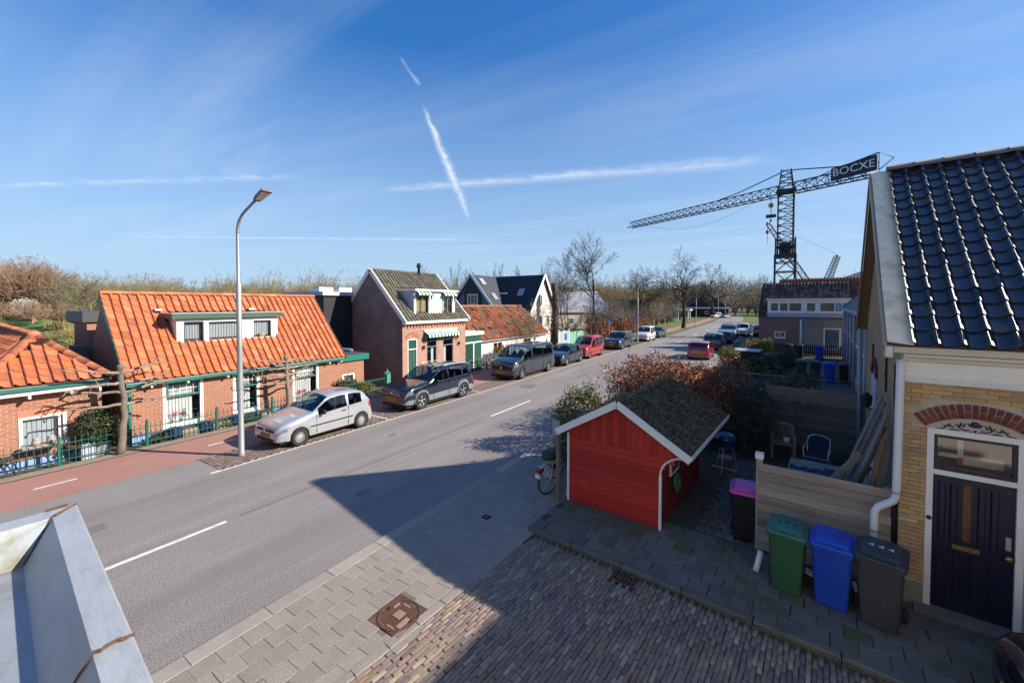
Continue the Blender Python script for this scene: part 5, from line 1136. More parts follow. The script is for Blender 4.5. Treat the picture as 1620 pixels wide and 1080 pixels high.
MB().panel(-1.87, 1.6, 0, 3.26, [(-.12, 1.09, .61, 2.44)], .12, tfY(YR)).build('render_wall', mat('grey_render', (.23, .21, .195), .9, .15, 1.2, .4, 40), ro)
MB().box(-5.16, -4.9, YR + .01, YR + 9, 0, 3.26).build('side_wall', M_mauve, ro)
MB().tube((-1.80, YR - .06, 3.2), (-1.80, YR - .06, 0), .07, n=8).build('downpipe', M_upvc, ro, True)
window(ro, tfY(YR), -3.85, -3.0, 1.39, 2.01, .09, M_wht, dep=.05, sill=M_wht, curtain=(M_blind, -3.7, -3.2, 1.5, 1.9, 'fold'))
window(ro, tfY(YR), -.12, 1.09, .61, 2.44, .10, M_wht, dep=.05, sill=M_wht, curtain=(mat('blue_curtain', (.14, .19, .26), .8), 0, 1.0, .72, 2.35, 'fold'))
MB().box(-4.45, 1.62, YR - .03, YR + 2.5, 3.36, 5.0).build('dormer', M_wht, ro)
dmr = [q for q in COL.objects if q.parent == ro][-1]
MB().box(-4.44, 1.60, YR - .05, YR - .031, 3.36, 3.78).build('dormer_apron', mat('pale_blue_board', (.36, .42, .52), .6), dmr)
for x0, x1, bl in ((-4.15, -3.62, 0), (-3.42, -2.86, 0), (-2.7, -1.82, 0), (-1.36, -.78, 0), (-.38, .58, 0), (.68, 1.08, 1), (1.2, 1.5, 0)):
    f = MB().box(x0, x1, YR - .05, YR - .032, 3.98, 4.68).build('dormer_window', MATS['dark_frame'], dmr); MB().box(x0 + .05, x1 - .05, YR - .056, YR - .05, 4.03, 4.63).build('pane', mat('blue_blind', (.16, .36, .55), .5) if bl else MATS['skylight'] if False else mat('brown_pane', (.11, .085, .075), .15, .5, 1.5), f)
MB().box(-4.6, 1.75, YR - .2, YR + .2, 5.0, 5.12).build('dormer_roof', M_wht, ro)
MB().box(-5.2, 1.75, YR - .08, YR - .0, 3.2, 3.32).build('gutter', M_dgf, ro)
M_dtile = mat('dark_brown_tile', [(.05, .035, .03), (.075, .055, .045), (.04, .03, .028), (.13, .10, .08)], .85, .3, 3, rnd=.5)
s8 = Vector((0, 3.1, 3.4)); L8 = s8.length; s8.normalize()
b = MB().add([(-5.2, YR - .15, 3.28), (1.8, YR - .15, 3.28), (1.8, YR + 2.95, 6.68), (-5.2, YR + 2.95, 6.68)], [(0, 1, 2, 3)]); b.add([(-5.2, YR + 6.05, 3.28), (1.8, YR + 6.05, 3.28), (1.8, YR + 2.95, 6.68), (-5.2, YR + 2.95, 6.68)], [(0, 1, 2, 3)])
r8 = b.build('roof', M_board, ro)
tile_roof(r8, tile_mesh('row_tile', .27, .33, .05, .04, 6), M_dtile, (-5.2, YR - .15, 3.29), (1, 0, 0), s8, 26, 14, .27, L8 / 14, lambda p, u, t: p.x > -4.5 and p.z < 5.1, 300, FB, 8)
ro2 = thing('red_row_house', 'red tiled roof showing behind the dark tiled row house', 'house', (-1, 56, 0), FB)
MB().box(-3.9, 4, YR + 6.1, YR + 12, 0, 4).build('wall', M_mauve, ro2)
b = MB().add([(-4.2, YR + 5.9, 3.9), (4, YR + 5.9, 3.9), (4, YR + 9, 7.35), (-4.2, YR + 9, 7.35)], [(0, 1, 2, 3)]); b.add([(-4.2, YR + 12.1, 3.9), (4, YR + 12.1, 3.9), (4, YR + 9, 7.35), (-4.2, YR + 9, 7.35)], [(0, 1, 2, 3)]); rr2 = b.build('roof', M_board, ro2)
tile_roof(rr2, tile_mesh('red_row_tile', .27, .33, .05, .04, 6), mat('red_tile', [(.22, .05, .03), (.27, .06, .035), (.17, .045, .03)], .8, .2, 3, rnd=.4), (-4.2, YR + 5.9, 3.92), (1, 0, 0), Vector((0, 3.1, 3.45)), 30, 14, .273, .331, lambda p, u, t: p.z < 5.8, 300, FB, 9)
gh = thing('hangar', 'pale shed roof with dark hall peeping over the red tiles', 'building', (6.2, 66, 0), FB)
MB().box(1.5, 9, 62, 72, 0, 7.6).build('wall', mat('dark_hall', (.05, .06, .075), .7), gh); MB().prism([(1.2, 7.6), (3.2, 8.4), (5.2, 7.6)], 61.5, 70, 'Y').build('roof', mat('pale_roof', (.45, .47, .5), .5), gh); MB().box(4.4, 9.2, 61.8, 72, 7.6, 8.3).build('upper_hall', MATS['dark_hall'], gh)
# ================================================================== CRANES
M_crane = mat('crane_blue', (.022, .03, .05), .55, .1, 1)
def lattice(parent, name, a, b, w0, w1, n, r, rb_, tri=False, updir=(0, 0, 1)):
    a, b = Vector(a), Vector(b); d = (b - a).normalized(); u = Vector(updir) if abs(d.z) < .95 else Vector((1, 0, 0)); u = (u - d * u.dot(d)).normalized(); s = d.cross(u)
    offs = [(-1, -1), (1, -1), (1, 1), (-1, 1)] if not tri else [(-1, -.8), (1, -.8), (0, 1)]
    P = lambda i, k: a.lerp(b, i / n) + (s * offs[k][0] + u * offs[k][1]) * ((w0 + (w1 - w0) * i / n) / 2); m = len(offs)
    for k in range(m): MB().tube(P(0, k), P(n, k), r, n=6).build(name + '_chord', M_crane, parent)
    bb = MB()
    for i in range(n):
        for k in range(m):
            q = (k + 1) % m; bb.tube(P(i, k), P(i + 1, q) if i % 2 else P(i + 1, q), rb_, n=4, caps=False)
            if i % 2 == 0: bb.tube(P(i, q), P(i + 1, k), rb_, n=4, caps=False) if False else None
            bb.tube(P(i, k), P(i, q), rb_, n=4, caps=False)
    o = bb.build(name + '_bracing', M_crane, parent); o['kind'] = 'stuff'
TX, TY = 1.3, 66.3; HJ = 4.6 + 176 / 640 * 55
jd = Vector((-.5417, .8406, 0)) * .43 + Vector((.8406, .5417, 0)) * -.254; jd.normalize(); tc_ = Vector((TX, TY, 0))
cr = thing('tower_crane', 'dark blue tower crane with lettered counter-jib board behind the row houses', 'crane', (TX, TY, 0))
lattice(cr, 'base_mast', tc_, tc_ + Vector((0, 0, 11.2)), 2.3, 2.3, 5, .13, .07); lattice(cr, 'mast', tc_ + Vector((0, 0, 11.2)), tc_ + Vector((0, 0, HJ + .6)), 1.75, 1.75, 9, .10, .05)
lattice(cr, 'cage', tc_ + Vector((0, 0, 10.2)), tc_ + Vector((0, 0, 13.4)), 2.2, 2.2, 3, .10, .06)
lattice(cr, 'tower_head', tc_ + Vector((0, 0, HJ + .6)), tc_ + Vector((0, 0, HJ + 2.9)), 1.6, 1.1, 3, .09, .05)
MB().box(TX - 1.25, TX + 1.25, TY - 1.25, TY + 1.25, 10.9, 11.25).build('platform', M_crane, cr); MB().box(TX - .7, TX + .7, TY - .7, TY + .7, 11.3, 12.9).build('winch_house', M_crane, cr); MB().box(TX - 1.1, TX + 1.1, TY - 1.1, TY + 1.1, HJ - .15, HJ + .2).build('slew_ring', M_crane, cr)
J = lambda t, z=0: tc_ + jd * t + Vector((0, 0, HJ + z))
lattice(cr, 'jib', J(1.0, .3), J(27.8, .1), 1.5, 1.2, 22, .075, .045, True); lattice(cr, 'counter_jib', J(-1.0, .3), J(-9.6, .3), 1.5, 1.5, 7, .09, .05, True)
MB().path([J(-9.7, 2.2), J(-6.2, 1.6), J(0, 2.9), J(6.5, 1.4), J(9.5, 1.0)], .075, 6).build('tie_bar', M_crane, cr); MB().path([J(-9.7, .2), J(-9.7, 2.2), J(-11, 1.2), J(-9.7, .2)], .06, 6).build('counter_frame', M_crane, cr)
MB().tube(J(-2, .6), J(-6.2, 1.7), .06, n=6).build('tie_bar', M_crane, cr)
nj = jd.cross(Vector((0, 0, 1))); 
if nj.y > 0: nj = -nj
sb = MB(); p0, p1 = J(-5.4, .05) + nj * .85, J(-9.8, .25) + nj * .85
sb.add([p0 + Vector((0, 0, -.2)), p1 + Vector((0, 0, -.2)), p1 + Vector((0, 0, 1.55)), p0 + Vector((0, 0, 1.35))] + [q - nj * .1 for q in (p0 + Vector((0, 0, -.2)), p1 + Vector((0, 0, -.2)), p1 + Vector((0, 0, 1.55)), p0 + Vector((0, 0, 1.35)))], MB.BF)
sbo = sb.build('sign_board', mat('sign_navy', (.012, .018, .035), .5), cr)
me = text_mesh('BOCXE', 1.25, .02); o = obj('lettering', me, mat('sign_white', (.75, .77, .8), .5), sbo)
ux = (p1 - p0).normalized(); uz = Vector((0, 0, 1)); uy = uz
o.matrix_local = Matrix.Translation(-BASE[cr.name]) @ basis((p0 + p1) / 2 + Vector((0, 0, .66)) + nj * .06, ux, uz, nj)
MB().tube(J(1.9, -.1), J(1.9, -1.2), .04, n=6).build('hoist_rope', M_crane, cr); MB().lathe([(.1, -.35), (.3, -.2), (.34, 0), (.3, .2), (.1, .35)], J(1.9, -1.4), n=8).build('hook_block', mat('hook_yellow', (.35, .28, .08), .6), cr)
MB().tube(J(1.9, -1.7), J(1.9, -3.2), .05, n=6).build('hook_rope', M_crane, cr); MB().box(*[c + d_ for c in J(1.9, -2.9)[:1] for d_ in (-.6, .6)], J(1.9)[1] - .2, J(1.9)[1] + .2, HJ - 3.1, HJ - 2.7).build('hook_beam', M_crane, cr); MB().lathe([(.05, -.4), (.16, -.2), (.05, 0)], J(1.9, -3.3), n=8).build('hook', M_crane, cr)
MB().path([J(2, .2) + Vector((0, 0, 0))] + [J(2 + 24 * t, .1 - 2.6 * math.sin(math.pi * t) ) for t in np.linspace(0, 1, 10)], .022, 4).build('slack_cable', M_crane, cr)
def boom(label, base, tip, w):
    c = thing('lattice_crane', label, 'crane', (base[0], base[1], 0)); lattice(c, 'boom', base, tip, w, w * .6, 14, .09, .05)
    MB().box(base[0] - 2, base[0] + 2, base[1] - 1.5, base[1] + 1.5, 0, 3).build('cab', M_crane, c); MB().lathe([(.1, -.4), (.35, 0), (.1, .4)], Vector(tip), 'Y', 8).build('tip_sheave', mat('sheave_red', (.20, .09, .06), .6), c); return c
M_crane_save = M_crane; M_crane = mat('crane_grey', (.14, .16, .19), .6)
def cpt(px, py, d): x = (px - 810) / 640 * d; return Vector((x * .8406 - d * .5417, x * .5417 + d * .8406, 4.6 + (481 - py) / 640 * d))
c2 = boom('far crawler crane with a long grey boom leaning left past the tower', cpt(1295, 440, 100) - Vector((0, 0, 5)), cpt(1212, 354, 105), 1.3)
tp = cpt(1212, 354, 105); MB().tube(tp, tp - Vector((0, 0, 5.5)), .05, n=4).build('hoist_rope', M_crane, c2); MB().lathe([(.1, .5), (.45, 0), (.1, -.6)], tp - Vector((0, 0, 2.2)), n=8).build('hook_block', MATS['sheave_red'], c2); MB().tube(tp, cpt(1322, 402, 100), .035, n=4).build('stay_rope', M_crane, c2)
c3 = boom('short steep lattice boom right of the tower crane', cpt(1300, 446, 100) - Vector((0, 0, 3)), cpt(1323, 405, 100), 1.4)
M_crane = M_crane_save
# ================================================================== LAMP POSTS
M_galv = mat('galvanised', (.33, .33, .335), .5, .12, 3, .15, 30, metal=.45, dirt=(.26, .25, .24), dirt_amt=.5, ds=2, stretch=(1, 1, .3))
def lamp(label, x, y, h=7.6, arm=1.25, r=.074, dirx=1):
    t = thing('street_lamp', label, 'street lamp', (x, y, 0), group='street lamps along the road')
    p = MB().lathe([(r * 1.25, 0), (r * 1.25, .12), (r * 1.12, .14), (r, 3.0), (r * .98, 5.2), (r * .62, 5.25), (r * .6, h - 1.0)], (x, y, .0), n=14).build('post', M_galv, t, 'auto')
    MB().lathe([(r * 1.2, 2.05), (r * 1.2, 2.12)], (x, y, 0), n=14).build('band', M_zinc, p)
    pts = [(x, y, h - 1.02)] + [(x + dirx * (.75 - .75 * math.cos(a)), y, h - 1.0 + .75 * math.sin(a) * .85) for a in np.linspace(.1, 1.2, 6)]
    pts.append((x + dirx * arm * .78, y, h - .14)); MB().path(pts, [r * .6] * 4 + [r * .5] * 4, 10).build('arm', M_galv, t, True)
    hx = x + dirx * arm * .74
    hd = MB(); hd.add([(hx, y - .1, h - .22), (hx + dirx * .62, y - .16, h - .02), (hx + dirx * .62, y + .16, h - .02), (hx, y + .1, h - .22), (hx + dirx * .05, y - .08, h - .08), (hx + dirx * .58, y - .13, h + .06), (hx + dirx * .58, y + .13, h + .06), (hx + dirx * .05, y + .08, h - .08)], MB.BF)
    hd.build('lamp_head', mat('lamp_grey', (.16, .12, .10), .5, .1), t, bevel=.02); MB().add([(hx + dirx * .12, y - .09, h - .195), (hx + dirx * .56, y - .13, h - .052), (hx + dirx * .56, y + .13, h - .052), (hx + dirx * .12, y + .09, h - .195)], [(0, 1, 2, 3)]).build('lens', M_wht, t); return t
lamp('tall galvanised street lamp in front of the orange roofed cottage', -13.5, 5.78, 7.72, 1.55)
lamp('slim grey street lamp beside the white van on the grass strip', -13.55, 48.8, 7.6, 1.2)
lamp('street lamp on the grass verge past the first verge tree', -13.9, 95, 8, 1.2); lamp('street lamp farther down the left verge beyond the portico', -13.7, 135, 8, 1.2); lamp('farthest street lamp near the end of the road', -14.5, 190, 8, 1.2)
lamp('street lamp near the road bend before the dark house', -14.0, 160, 8, 1.2)
# ================================================================== GREEN GARDEN FENCE (left) — each panel with its pickets
M_gf = mat('fence_green', (.015, .09, .072), .45, .12, 3, rnd=.1); XFN = -16.93
picket = MB().box(-.007, .007, -.007, .007, 0, .72); picket.add([(-.012, -.012, .72), (.012, -.012, .72), (.012, .012, .72), (-.012, .012, .72), (0, 0, .79)], [(0, 1, 4), (1, 2, 4), (2, 3, 4), (3, 0, 4)])
me_p = bpy.data.meshes.new('picket'); me_p.from_pydata(picket.v, [], picket.f)
def green_fence(label, y0, y1, posts, step=.128, z=0.02):
    t = thing('garden_fence', label, 'fence', (XFN, (y0 + y1) / 2, z), group='green iron garden fence panels')
    for zz_ in (.14, .60, .40): MB().box(XFN - .012, XFN + .012, y0, y1, z + zz_, z + zz_ + .022).build('rail', M_gf, t)
    for y in posts:
        p = MB().box(XFN - .03, XFN + .03, y - .03, y + .03, z - .03, z + .80).build('post', M_gf, t); MB().lathe([(.035, 0), (.04, .03), (.02, .06), (.001, .09)], (XFN, y, z + .80), n=8).build('finial', M_gf, p, True)
    n = int((y1 - y0) / step)
    for i in range(1, n): 
        o = obj('picket', me_p, M_gf, t); o.location = Vector((XFN, y0 + i * (y1 - y0) / n, z)) - BASE[t.name]
green_fence('green picket fence in front of the hipped house', .3, 3.7, (1.0, 2.59)); green_fence('green picket fence in front of the long orange roofed cottage', 3.95, 11.6, (4.51, 6.46, 8.4, 10.35))
gf2 = thing('green_railing', 'sturdy green railing with a square post before the purple gable', 'fence', (-16.95, 13.2, 0))
for zz_ in (.16, .72): MB().box(-16.98, -16.92, 11.7, 14.1, zz_, zz_ + .05).build('rail', M_gf, gf2)
for i in range(14): MB().tube((-16.95, 11.85 + i * .165, .1), (-16.95, 11.85 + i * .165, .86), .014, n=6).build('baluster', M_gf, gf2)
p = MB().box(-17.07, -16.83, 14.1, 14.34, 0, .98).build('post', mat('post_green', (.06, .26, .19), .5), gf2); MB().lathe([(.19, .98), (.17, 1.04), (.02, 1.12)], (-16.95, 14.22, 0), n=4).build('post_cap', MATS['post_green'], p); MB().lathe([(.03, 1.1), (.035, 1.16), (.001, 1.24)], (-16.95, 14.22, 0), n=8).build('finial', MATS['post_green'], p)
gr = thing('dark_railing', 'dark railing in front of the green lean-to', 'fence', (-16.9, 22.8, 0))
for zz_ in (.45, .85): MB().box(-16.93, -16.87, 20.9, 25, zz_, zz_ + .04).build('rail', mat('rail_grey', (.10, .10, .10), .5), gr)
for i in range(5): MB().box(-16.94, -16.86, 20.9 + i * 1.0, 20.98 + i * 1.0, 0, .92).build('post', MATS['rail_grey'], gr)
# ================================================================== CARS
def ip(x, pts): return float(np.interp(x, [p[0] for p in pts], [p[1] for p in pts]))
def car(label, cat, loc, rz, S, paint, group=None, rim='spoke', trim=None, plate=True, detail=True, frame=FW, name='parked_car'):
    t = thing(name, label, cat, loc, frame, group, rz=rz, local=True); BASE[t.name] = Vector((0, 0, 0))
    fo, wb, ro_, W2, H, wr = S['fo'], S['wb'], S['ro'], S['W'] / 2, S['H'], S['wr']; top = S['top']; belt = S['belt']; sill = S.get('sill', .24)
    ws, rw = S['ws'], S['rw']; sw = S['sw']; ar = wr * 1.13; tum = S.get('tum', .28)
    xs = {-fo, -fo + .02, -fo + .06, -fo + .14, wb + ro_, wb + ro_ - .02, wb + ro_ - .06, wb + ro_ - .14, *[p[0] for p in top], *[x for a in sw for x in a], *ws, *rw}
    for ax in (0, wb):
        for k in np.linspace(-1, 1, 9): xs.add(ax + math.sin(k * math.pi / 2) * ar)
    for x in np.arange(-fo + .3, wb + ro_ - .2, .22): xs.add(float(x))
    xs = sorted(xs); q = [xs[0]]
    for x in xs[1:]:
        if x - q[-1] > .012: q.append(x)
    xs = q; NS = len(xs)
    lf = wb + ro_ + fo
    def sect(x):
        zt = ip(x, top); zs = min(ip(x, belt), zt - .03); zb = sill
        u0 = x + fo; u1 = wb + ro_ - x
        if u0 < .25: zb = sill + .02
        for ax in (0, wb):
            if abs(x - ax) < ar: zb = max(zb, wr + math.sqrt(ar * ar - (x - ax) ** 2) )
        zb = min(zb, zs - .05)
        pl_ = ip(u0, [(0, .80), (.03, .86), (.12, .93), (.35, .985), (.8, 1)]) * ip(u1, [(0, .86), (.03, .91), (.12, .955), (.4, .99), (.8, 1)])
        w = W2 * pl_; hgt = zt - zs; w3 = w * .975; tw = tum * min(1, hgt / .5)
        w4 = w3 - tw * hgt * .82; P = []
        P.append((w * .965, zb)); P.append((w * .995, zb + (zs - zb) * .35)); P.append((w, zb + (zs - zb) * .72)); P.append((w3, zs))
        k = min(1, hgt / .4)
        P.append((w4 * (1 - .04 * (1 - k)) , zs + hgt * (.80 + .0 * k))); P.append((w4 - .045 - .05 * (1 - k), zs + hgt * .95)); P.append(((w4 - .05) * .62, zs + hgt)); P.append((0, zs + hgt + .02 * k + .012))
        return P
    G = []
    for x in xs:
        h = sect(x); G.append([(x, y, z) for y, z in h] + [(x, -y, z) for y, z in h[-2::-1]])
    NJ = len(G[0]); V = [p for g in G for p in g]
    groups = {}
    def addf(key, f): groups.setdefault(key, []).append(f)
    for i in range(NS - 1):
        xm = (xs[i] + xs[i + 1]) / 2
        for jj in range(NJ - 1):
            m_ = jj if jj < 7 else 13 - jj; side = 0 if jj < 7 else 1; key = 'body'
            if m_ in (5, 6) and ws[0] < xm < ws[1]: key = 'windshield'
            elif m_ in (5, 6) and rw[0] < xm < rw[1]: key = 'rear_window'
            elif m_ == 3:
                for n_, (a, c) in enumerate(sw):
                    if a < xm < c: key = 'side_window%d%d' % (n_, side)
            elif m_ == 2 and xm < -fo + S.get('hl', .34): key = 'headlight%d' % side if detail else 'body'
            elif m_ in S.get('tlj', (2,)) and xm > wb + ro_ - S.get('tl', .16): key = 'tail_light%d' % side if detail else 'body'
            elif m_ == 0 and trim is not None: key = 'sill_trim'
            addf(key, (i * NJ + jj, (i + 1) * NJ + jj, (i + 1) * NJ + jj + 1, i * NJ + jj + 1))
    addf('body', tuple(range(NJ))); addf('body', tuple((NS - 1) * NJ + k for k in range(NJ))[::-1])
    mats = {'body': paint, 'windshield': CARGLASS, 'rear_window': CARGLASS, 'headlight': mat('headlamp', (.16, .18, .21), .08, .6, 14, spec=1.0), 'tail_light': mat('tail_lamp', (.34, .012, .012), .2, .1), 'sill_trim': trim, 'side_window': CARGLASS}
    body = None
    for key in sorted(groups, key=lambda k: k != 'body'):
        fs_ = groups[key]; used = sorted({i for f in fs_ for i in f}); mp = {o_: n_ for n_, o_ in enumerate(used)}
        me = bpy.data.meshes.new(key.rstrip('0123456789')); me.from_pydata([V[i] for i in used], [], [tuple(mp[i] for i in f) for f in fs_])
        me.polygons.foreach_set('use_smooth', [len(f) == 4 for f in fs_]); me.update()
        nm = key.rstrip('0123456789'); o = obj(nm, me, mats[nm], t)
        if nm == 'body': body = o
    M_bk = mat('car_black', (.012, .012, .013), .5, .1); M_tyre = mat('tyre', (.022, .021, .021), .85, .15, 8, dirt=(.08, .07, .06), dirt_amt=.3, ds=6)
    MB().box(-fo + .12, wb + ro_ - .12, -W2 + .14, W2 - .14, .16, max(.34, sill + .12)).build('underbody', M_bk, t)
    zbm = ip(.8, belt)
    MB().box(ws[0] - .05, rw[1] - .1, -W2 * .86, W2 * .86, .45, zbm - .12).build('cabin_floor', M_bk, t)
    for sx_, sy in [(S['seat'], s) for s in (-.36, .36)] + [(S['seat'] + .85, s) for s in (-.36, .36)]:
        b = MB(); b.mbox(Matrix.Translation((sx_ + .12, sy, zbm - .02)) @ Matrix.Rotation(.22, 4, 'Y'), .06, .21, .24); b.mbox(Matrix.Translation((sx_ + .22, sy, zbm + .26)), .045, .12, .08); b.build('seat', mat('seat_grey', (.07, .07, .075), .85, .2), t, bevel=.03)
    MB().path([(ws[0] + .72 + .03 * math.cos(a), -.36 + .18 * math.sin(a) if False else .36 + .18 * math.sin(a), zbm - .02 + .17 * math.cos(a)) for a in np.linspace(0, 2 * math.pi, 14)], .014, 6).build('steering_wheel', M_bk, t)
    for ax in (0, wb):
        for s in (-1, 1):
            yo = s * (W2 - .005); wt_ = .19
            wl = MB().lathe([(wr * .62, -.5 * wt_), (wr * .93, -.5 * wt_), (wr, -.36 * wt_), (wr, .36 * wt_), (wr * .93, .5 * wt_), (wr * .66, .5 * wt_), (wr * .62, .3 * wt_), (wr * .62, -.5 * wt_)], (ax, s * (W2 - .105), wr), 'Y', 24, False).build('wheel', M_tyre, t, 'auto')
            rp = W2 - .105 + .32 * wt_
            M_rim = mat('rim_silver', (.52, .52, .53), .35, .1, 5, metal=.6)
            MB().lathe([(wr * .63, 0), (wr * .60, .012), (wr * .02, .0)] if s > 0 else [(wr * .63, 0), (wr * .60, -.012), (wr * .02, 0)], (ax, s * (rp - .04), wr), 'Y', 20).build('wheel_disc', M_bk, wl)
            b = MB(); ns = {'spoke': 5, 'cover': 16, 'multi': 8}[rim]
            for k in range(ns):
                a = 2 * math.pi * k / ns + .3; 
                for off in ((-.10, .10) if rim == 'spoke' else (0,)):
                    aa = a + off; b.bar((ax + math.cos(a) * wr * .12, s * rp, wr + math.sin(a) * wr * .12), (ax + math.cos(aa) * wr * .62, s * rp, wr + math.sin(aa) * wr * .62), wr * (.10 if rim != 'cover' else .085), .02, (0, 1, 0))
            b.lathe([(wr * .16, 0), (wr * .16, s * .012), (wr * .05, s * .02)], (ax, s * rp, wr), 'Y', 12); b.lathe([(wr * .66, 0), (wr * .66, s * .012), (wr * .58, s * .014), (wr * .57, 0)], (ax, s * rp, wr), 'Y', 24, False); b.build('rim', M_rim, wl)
            # dark liner inside the arch
            MB().lathe([(ar * .99, -.2), (ar * .99, .16), (.05, -.19)] if s > 0 else [(ar * .99, .2), (ar * .99, -.16), (.05, .19)], (ax, s * (W2 - .20), wr), 'Y', 20, False).build('arch_liner', M_bk, t)
            if trim is not None:
                pp = [(ax + math.cos(a) * ar * 1.02, s * (W2 - .005), wr + math.sin(a) * ar * 1.02) for a in np.linspace(-.15, math.pi + .15, 14)]; MB().path(pp, .028, 6).build('arch_trim', trim, t, True)
    nz = ip(-fo + .02, top)
    g = S.get('grille', (.26, .42, .56)); MB().box(-fo - .012, -fo + .10, -W2 * g[0] * 2.1, W2 * g[0] * 2.1, g[1], g[2]).build('grille', M_bk, t, bevel=.015)
    MB().box(-fo - .016, -fo + .1, -W2 * .62, W2 * .62, .22, .34).build('lower_intake', M_bk, t, bevel=.02)
    if S.get('badge', 1): MB().lathe([(.055, 0), (.055, -.012), (.02, -.018)], (-fo - .012, 0, (g[1] + g[2]) / 2), 'X', 12).build('emblem', mat('chrome', (.7, .7, .72), .15, .05, metal=1.0), t)
    if S.get('bars'):
        for z in (g[1] + .03, g[2] - .03): MB().box(-fo - .02, -fo, -W2 * g[0] * 1.9, W2 * g[0] * 1.9, z - .008, z + .008).build('chrome_bar', MATS['chrome'], t)
    if plate:
        pz = S.get('pz', .42); M_pl = mat('plate_yellow', (.62, .35, .02), .5, .08, 5)
        pf = MB().box(-fo - .03, -fo - .013, -.26, .26, pz - .055, pz + .055).build('number_plate', M_pl, t)
        for k in range(6): MB().box(-fo - .033, -fo - .0305, -.2 + k * .07, -.16 + k * .07, pz - .03, pz + .03).build('plate_character', M_bk, pf)
        MB().box(wb + ro_ + .004, wb + ro_ + .02, -.26, .26, S.get('rpz', .62) - .055, S.get('rpz', .62) + .055).build('number_plate', M_pl, t)
    for s in (-1, 1):
        mx = ws[0] + S.get('mo', .30); mz = ip(mx, belt) + .06
        b = loft(MB(), [[(mx + dx, s * (W2 + dy * 1) , mz + zq) for dx, zq in ((-.055 * k, -.07 * k), (.05 * k, -.06 * k), (.055 * k, .07 * k), (-.04 * k, .075 * k))] for dy, k in ((-.02, .6), (.05, 1), (.15, 1.0), (.18, .7))]); b.build('mirror', S.get('mm') or M_bk, t, True, bevel=.015)
        if detail:
            for dx in S.get('doors', ()):
                x0 = dx; z1 = ip(x0, belt); MB().box(x0 - .004, x0 + .004, s * (W2 - .02), s * (W2 + .0025), sill + .06, z1).build('door_gap', M_bk, body)
            for hx in S.get('handles', ()): MB().box(hx - .08, hx + .08, s * (W2 - .02), s * (W2 + .022), ip(hx, belt) - .13, ip(hx, belt) - .095).build('door_handle', S.get('mm') or M_bk, t, bevel=.008)
            if S.get('rub'): MB().box(.35, wb - .38, s * (W2 - .02), s * (W2 + .012), .52, .56).build('rub_strip', M_bk, t)
            if S.get('rail'):
                rr_ = [(x, s * (sect(x)[4][0] - .02), ip(x, top) + .03) for x in np.linspace(ws[1] + .12, rw[0] + .02, 7)]; MB().path(rr_, .018, 6).build('roof_rail', M_rim, t, True)
            if S.get('wtrim'):
                b = [(x, s * (sect(x)[3][0] + .004), sect(x)[3][1]) for x in np.linspace(sw[0][0], sw[-1][1], 9)]; MB().path(b, .012, 5).build('window_trim', MATS['chrome'], t)
    MB().tube((ws[0] - .02, -.05, ip(ws[0], top) + .02), (ws[0] + .12, .5, ip(ws[0] + .12, top) + .02), .008, n=4).build('wiper', M_bk, t)
    return t
HATCH = dict(fo=.70, wb=2.32, ro=.52, W=1.64, H=1.46, wr=.285, top=[(-.70, .52), (-.68, .64), (-.60, .72), (-.45, .79), (0, .90), (.42, .97), (.95, 1.34), (1.12, 1.415), (1.4, 1.45), (2.0, 1.435), (2.35, 1.37), (2.44, 1.33), (2.72, .98), (2.80, .86), (2.83, .74), (2.84, .50)],
             belt=[(-.7, .48), (-.6, .62), (0, .78), (.42, .86), (2.3, .97), (2.7, .93), (2.84, .46)], ws=(.46, 1.06), rw=(2.42, 2.72), sw=[(.62, 1.72), (1.80, 2.34)], seat=1.25, hl=.30, tl=.20, doors=(.56, 1.76), handles=(1.58,), rub=True, grille=(.28, .52, .60), pz=.41)
SUV = dict(fo=.88, wb=2.80, ro=.95, W=1.84, H=1.68, wr=.36, top=[(-.88, .62), (-.86, .84), (-.78, .95), (-.5, 1.02), (0, 1.08), (.48, 1.13), (1.20, 1.58), (1.45, 1.66), (1.9, 1.69), (3.0, 1.66), (3.35, 1.58), (3.45, 1.52), (3.68, 1.12), (3.73, .95), (3.75, .55)],
           belt=[(-.88, .60), (-.75, .86), (0, .96), (.48, 1.02), (3.0, 1.11), (3.5, 1.10), (3.75, .52)], ws=(.54, 1.32), rw=(3.40, 3.66), sw=[(.78, 1.72), (1.80, 2.72), (2.80, 3.22)], seat=1.55, hl=.36, tl=.24, doors=(.72, 1.76, 2.75), handles=(1.56, 2.56), rail=True, wtrim=True, bars=True, grille=(.30, .70, .84), pz=.52, sill=.30, rpz=.85, tum=.24)
VAN = dict(fo=.93, wb=3.45, ro=1.0, W=1.95, H=1.97, wr=.345, top=[(-.93, .66), (-.91, .95), (-.82, 1.10), (-.45, 1.20), (-.1, 1.28), (.72, 1.80), (1.0, 1.92), (1.4, 1.97), (3.5, 1.97), (4.2, 1.94), (4.33, 1.86), (4.41, 1.30), (4.44, .9), (4.45, .5)],
           belt=[(-.93, .62), (-.8, .95), (-.1, 1.16), (.6, 1.20), (4.2, 1.22), (4.45, .48)], ws=(-.06, .84), rw=(4.30, 4.40), sw=[(.18, 1.12), (1.32, 2.62), (2.70, 4.0)], seat=.95, hl=.44, tl=.10, tlj=(2, 3), doors=(.10, 1.2, 2.66), handles=(1.02, 1.45), grille=(.34, .62, .84), pz=.47, sill=.30, tum=.13, mo=.42, rpz=.9)
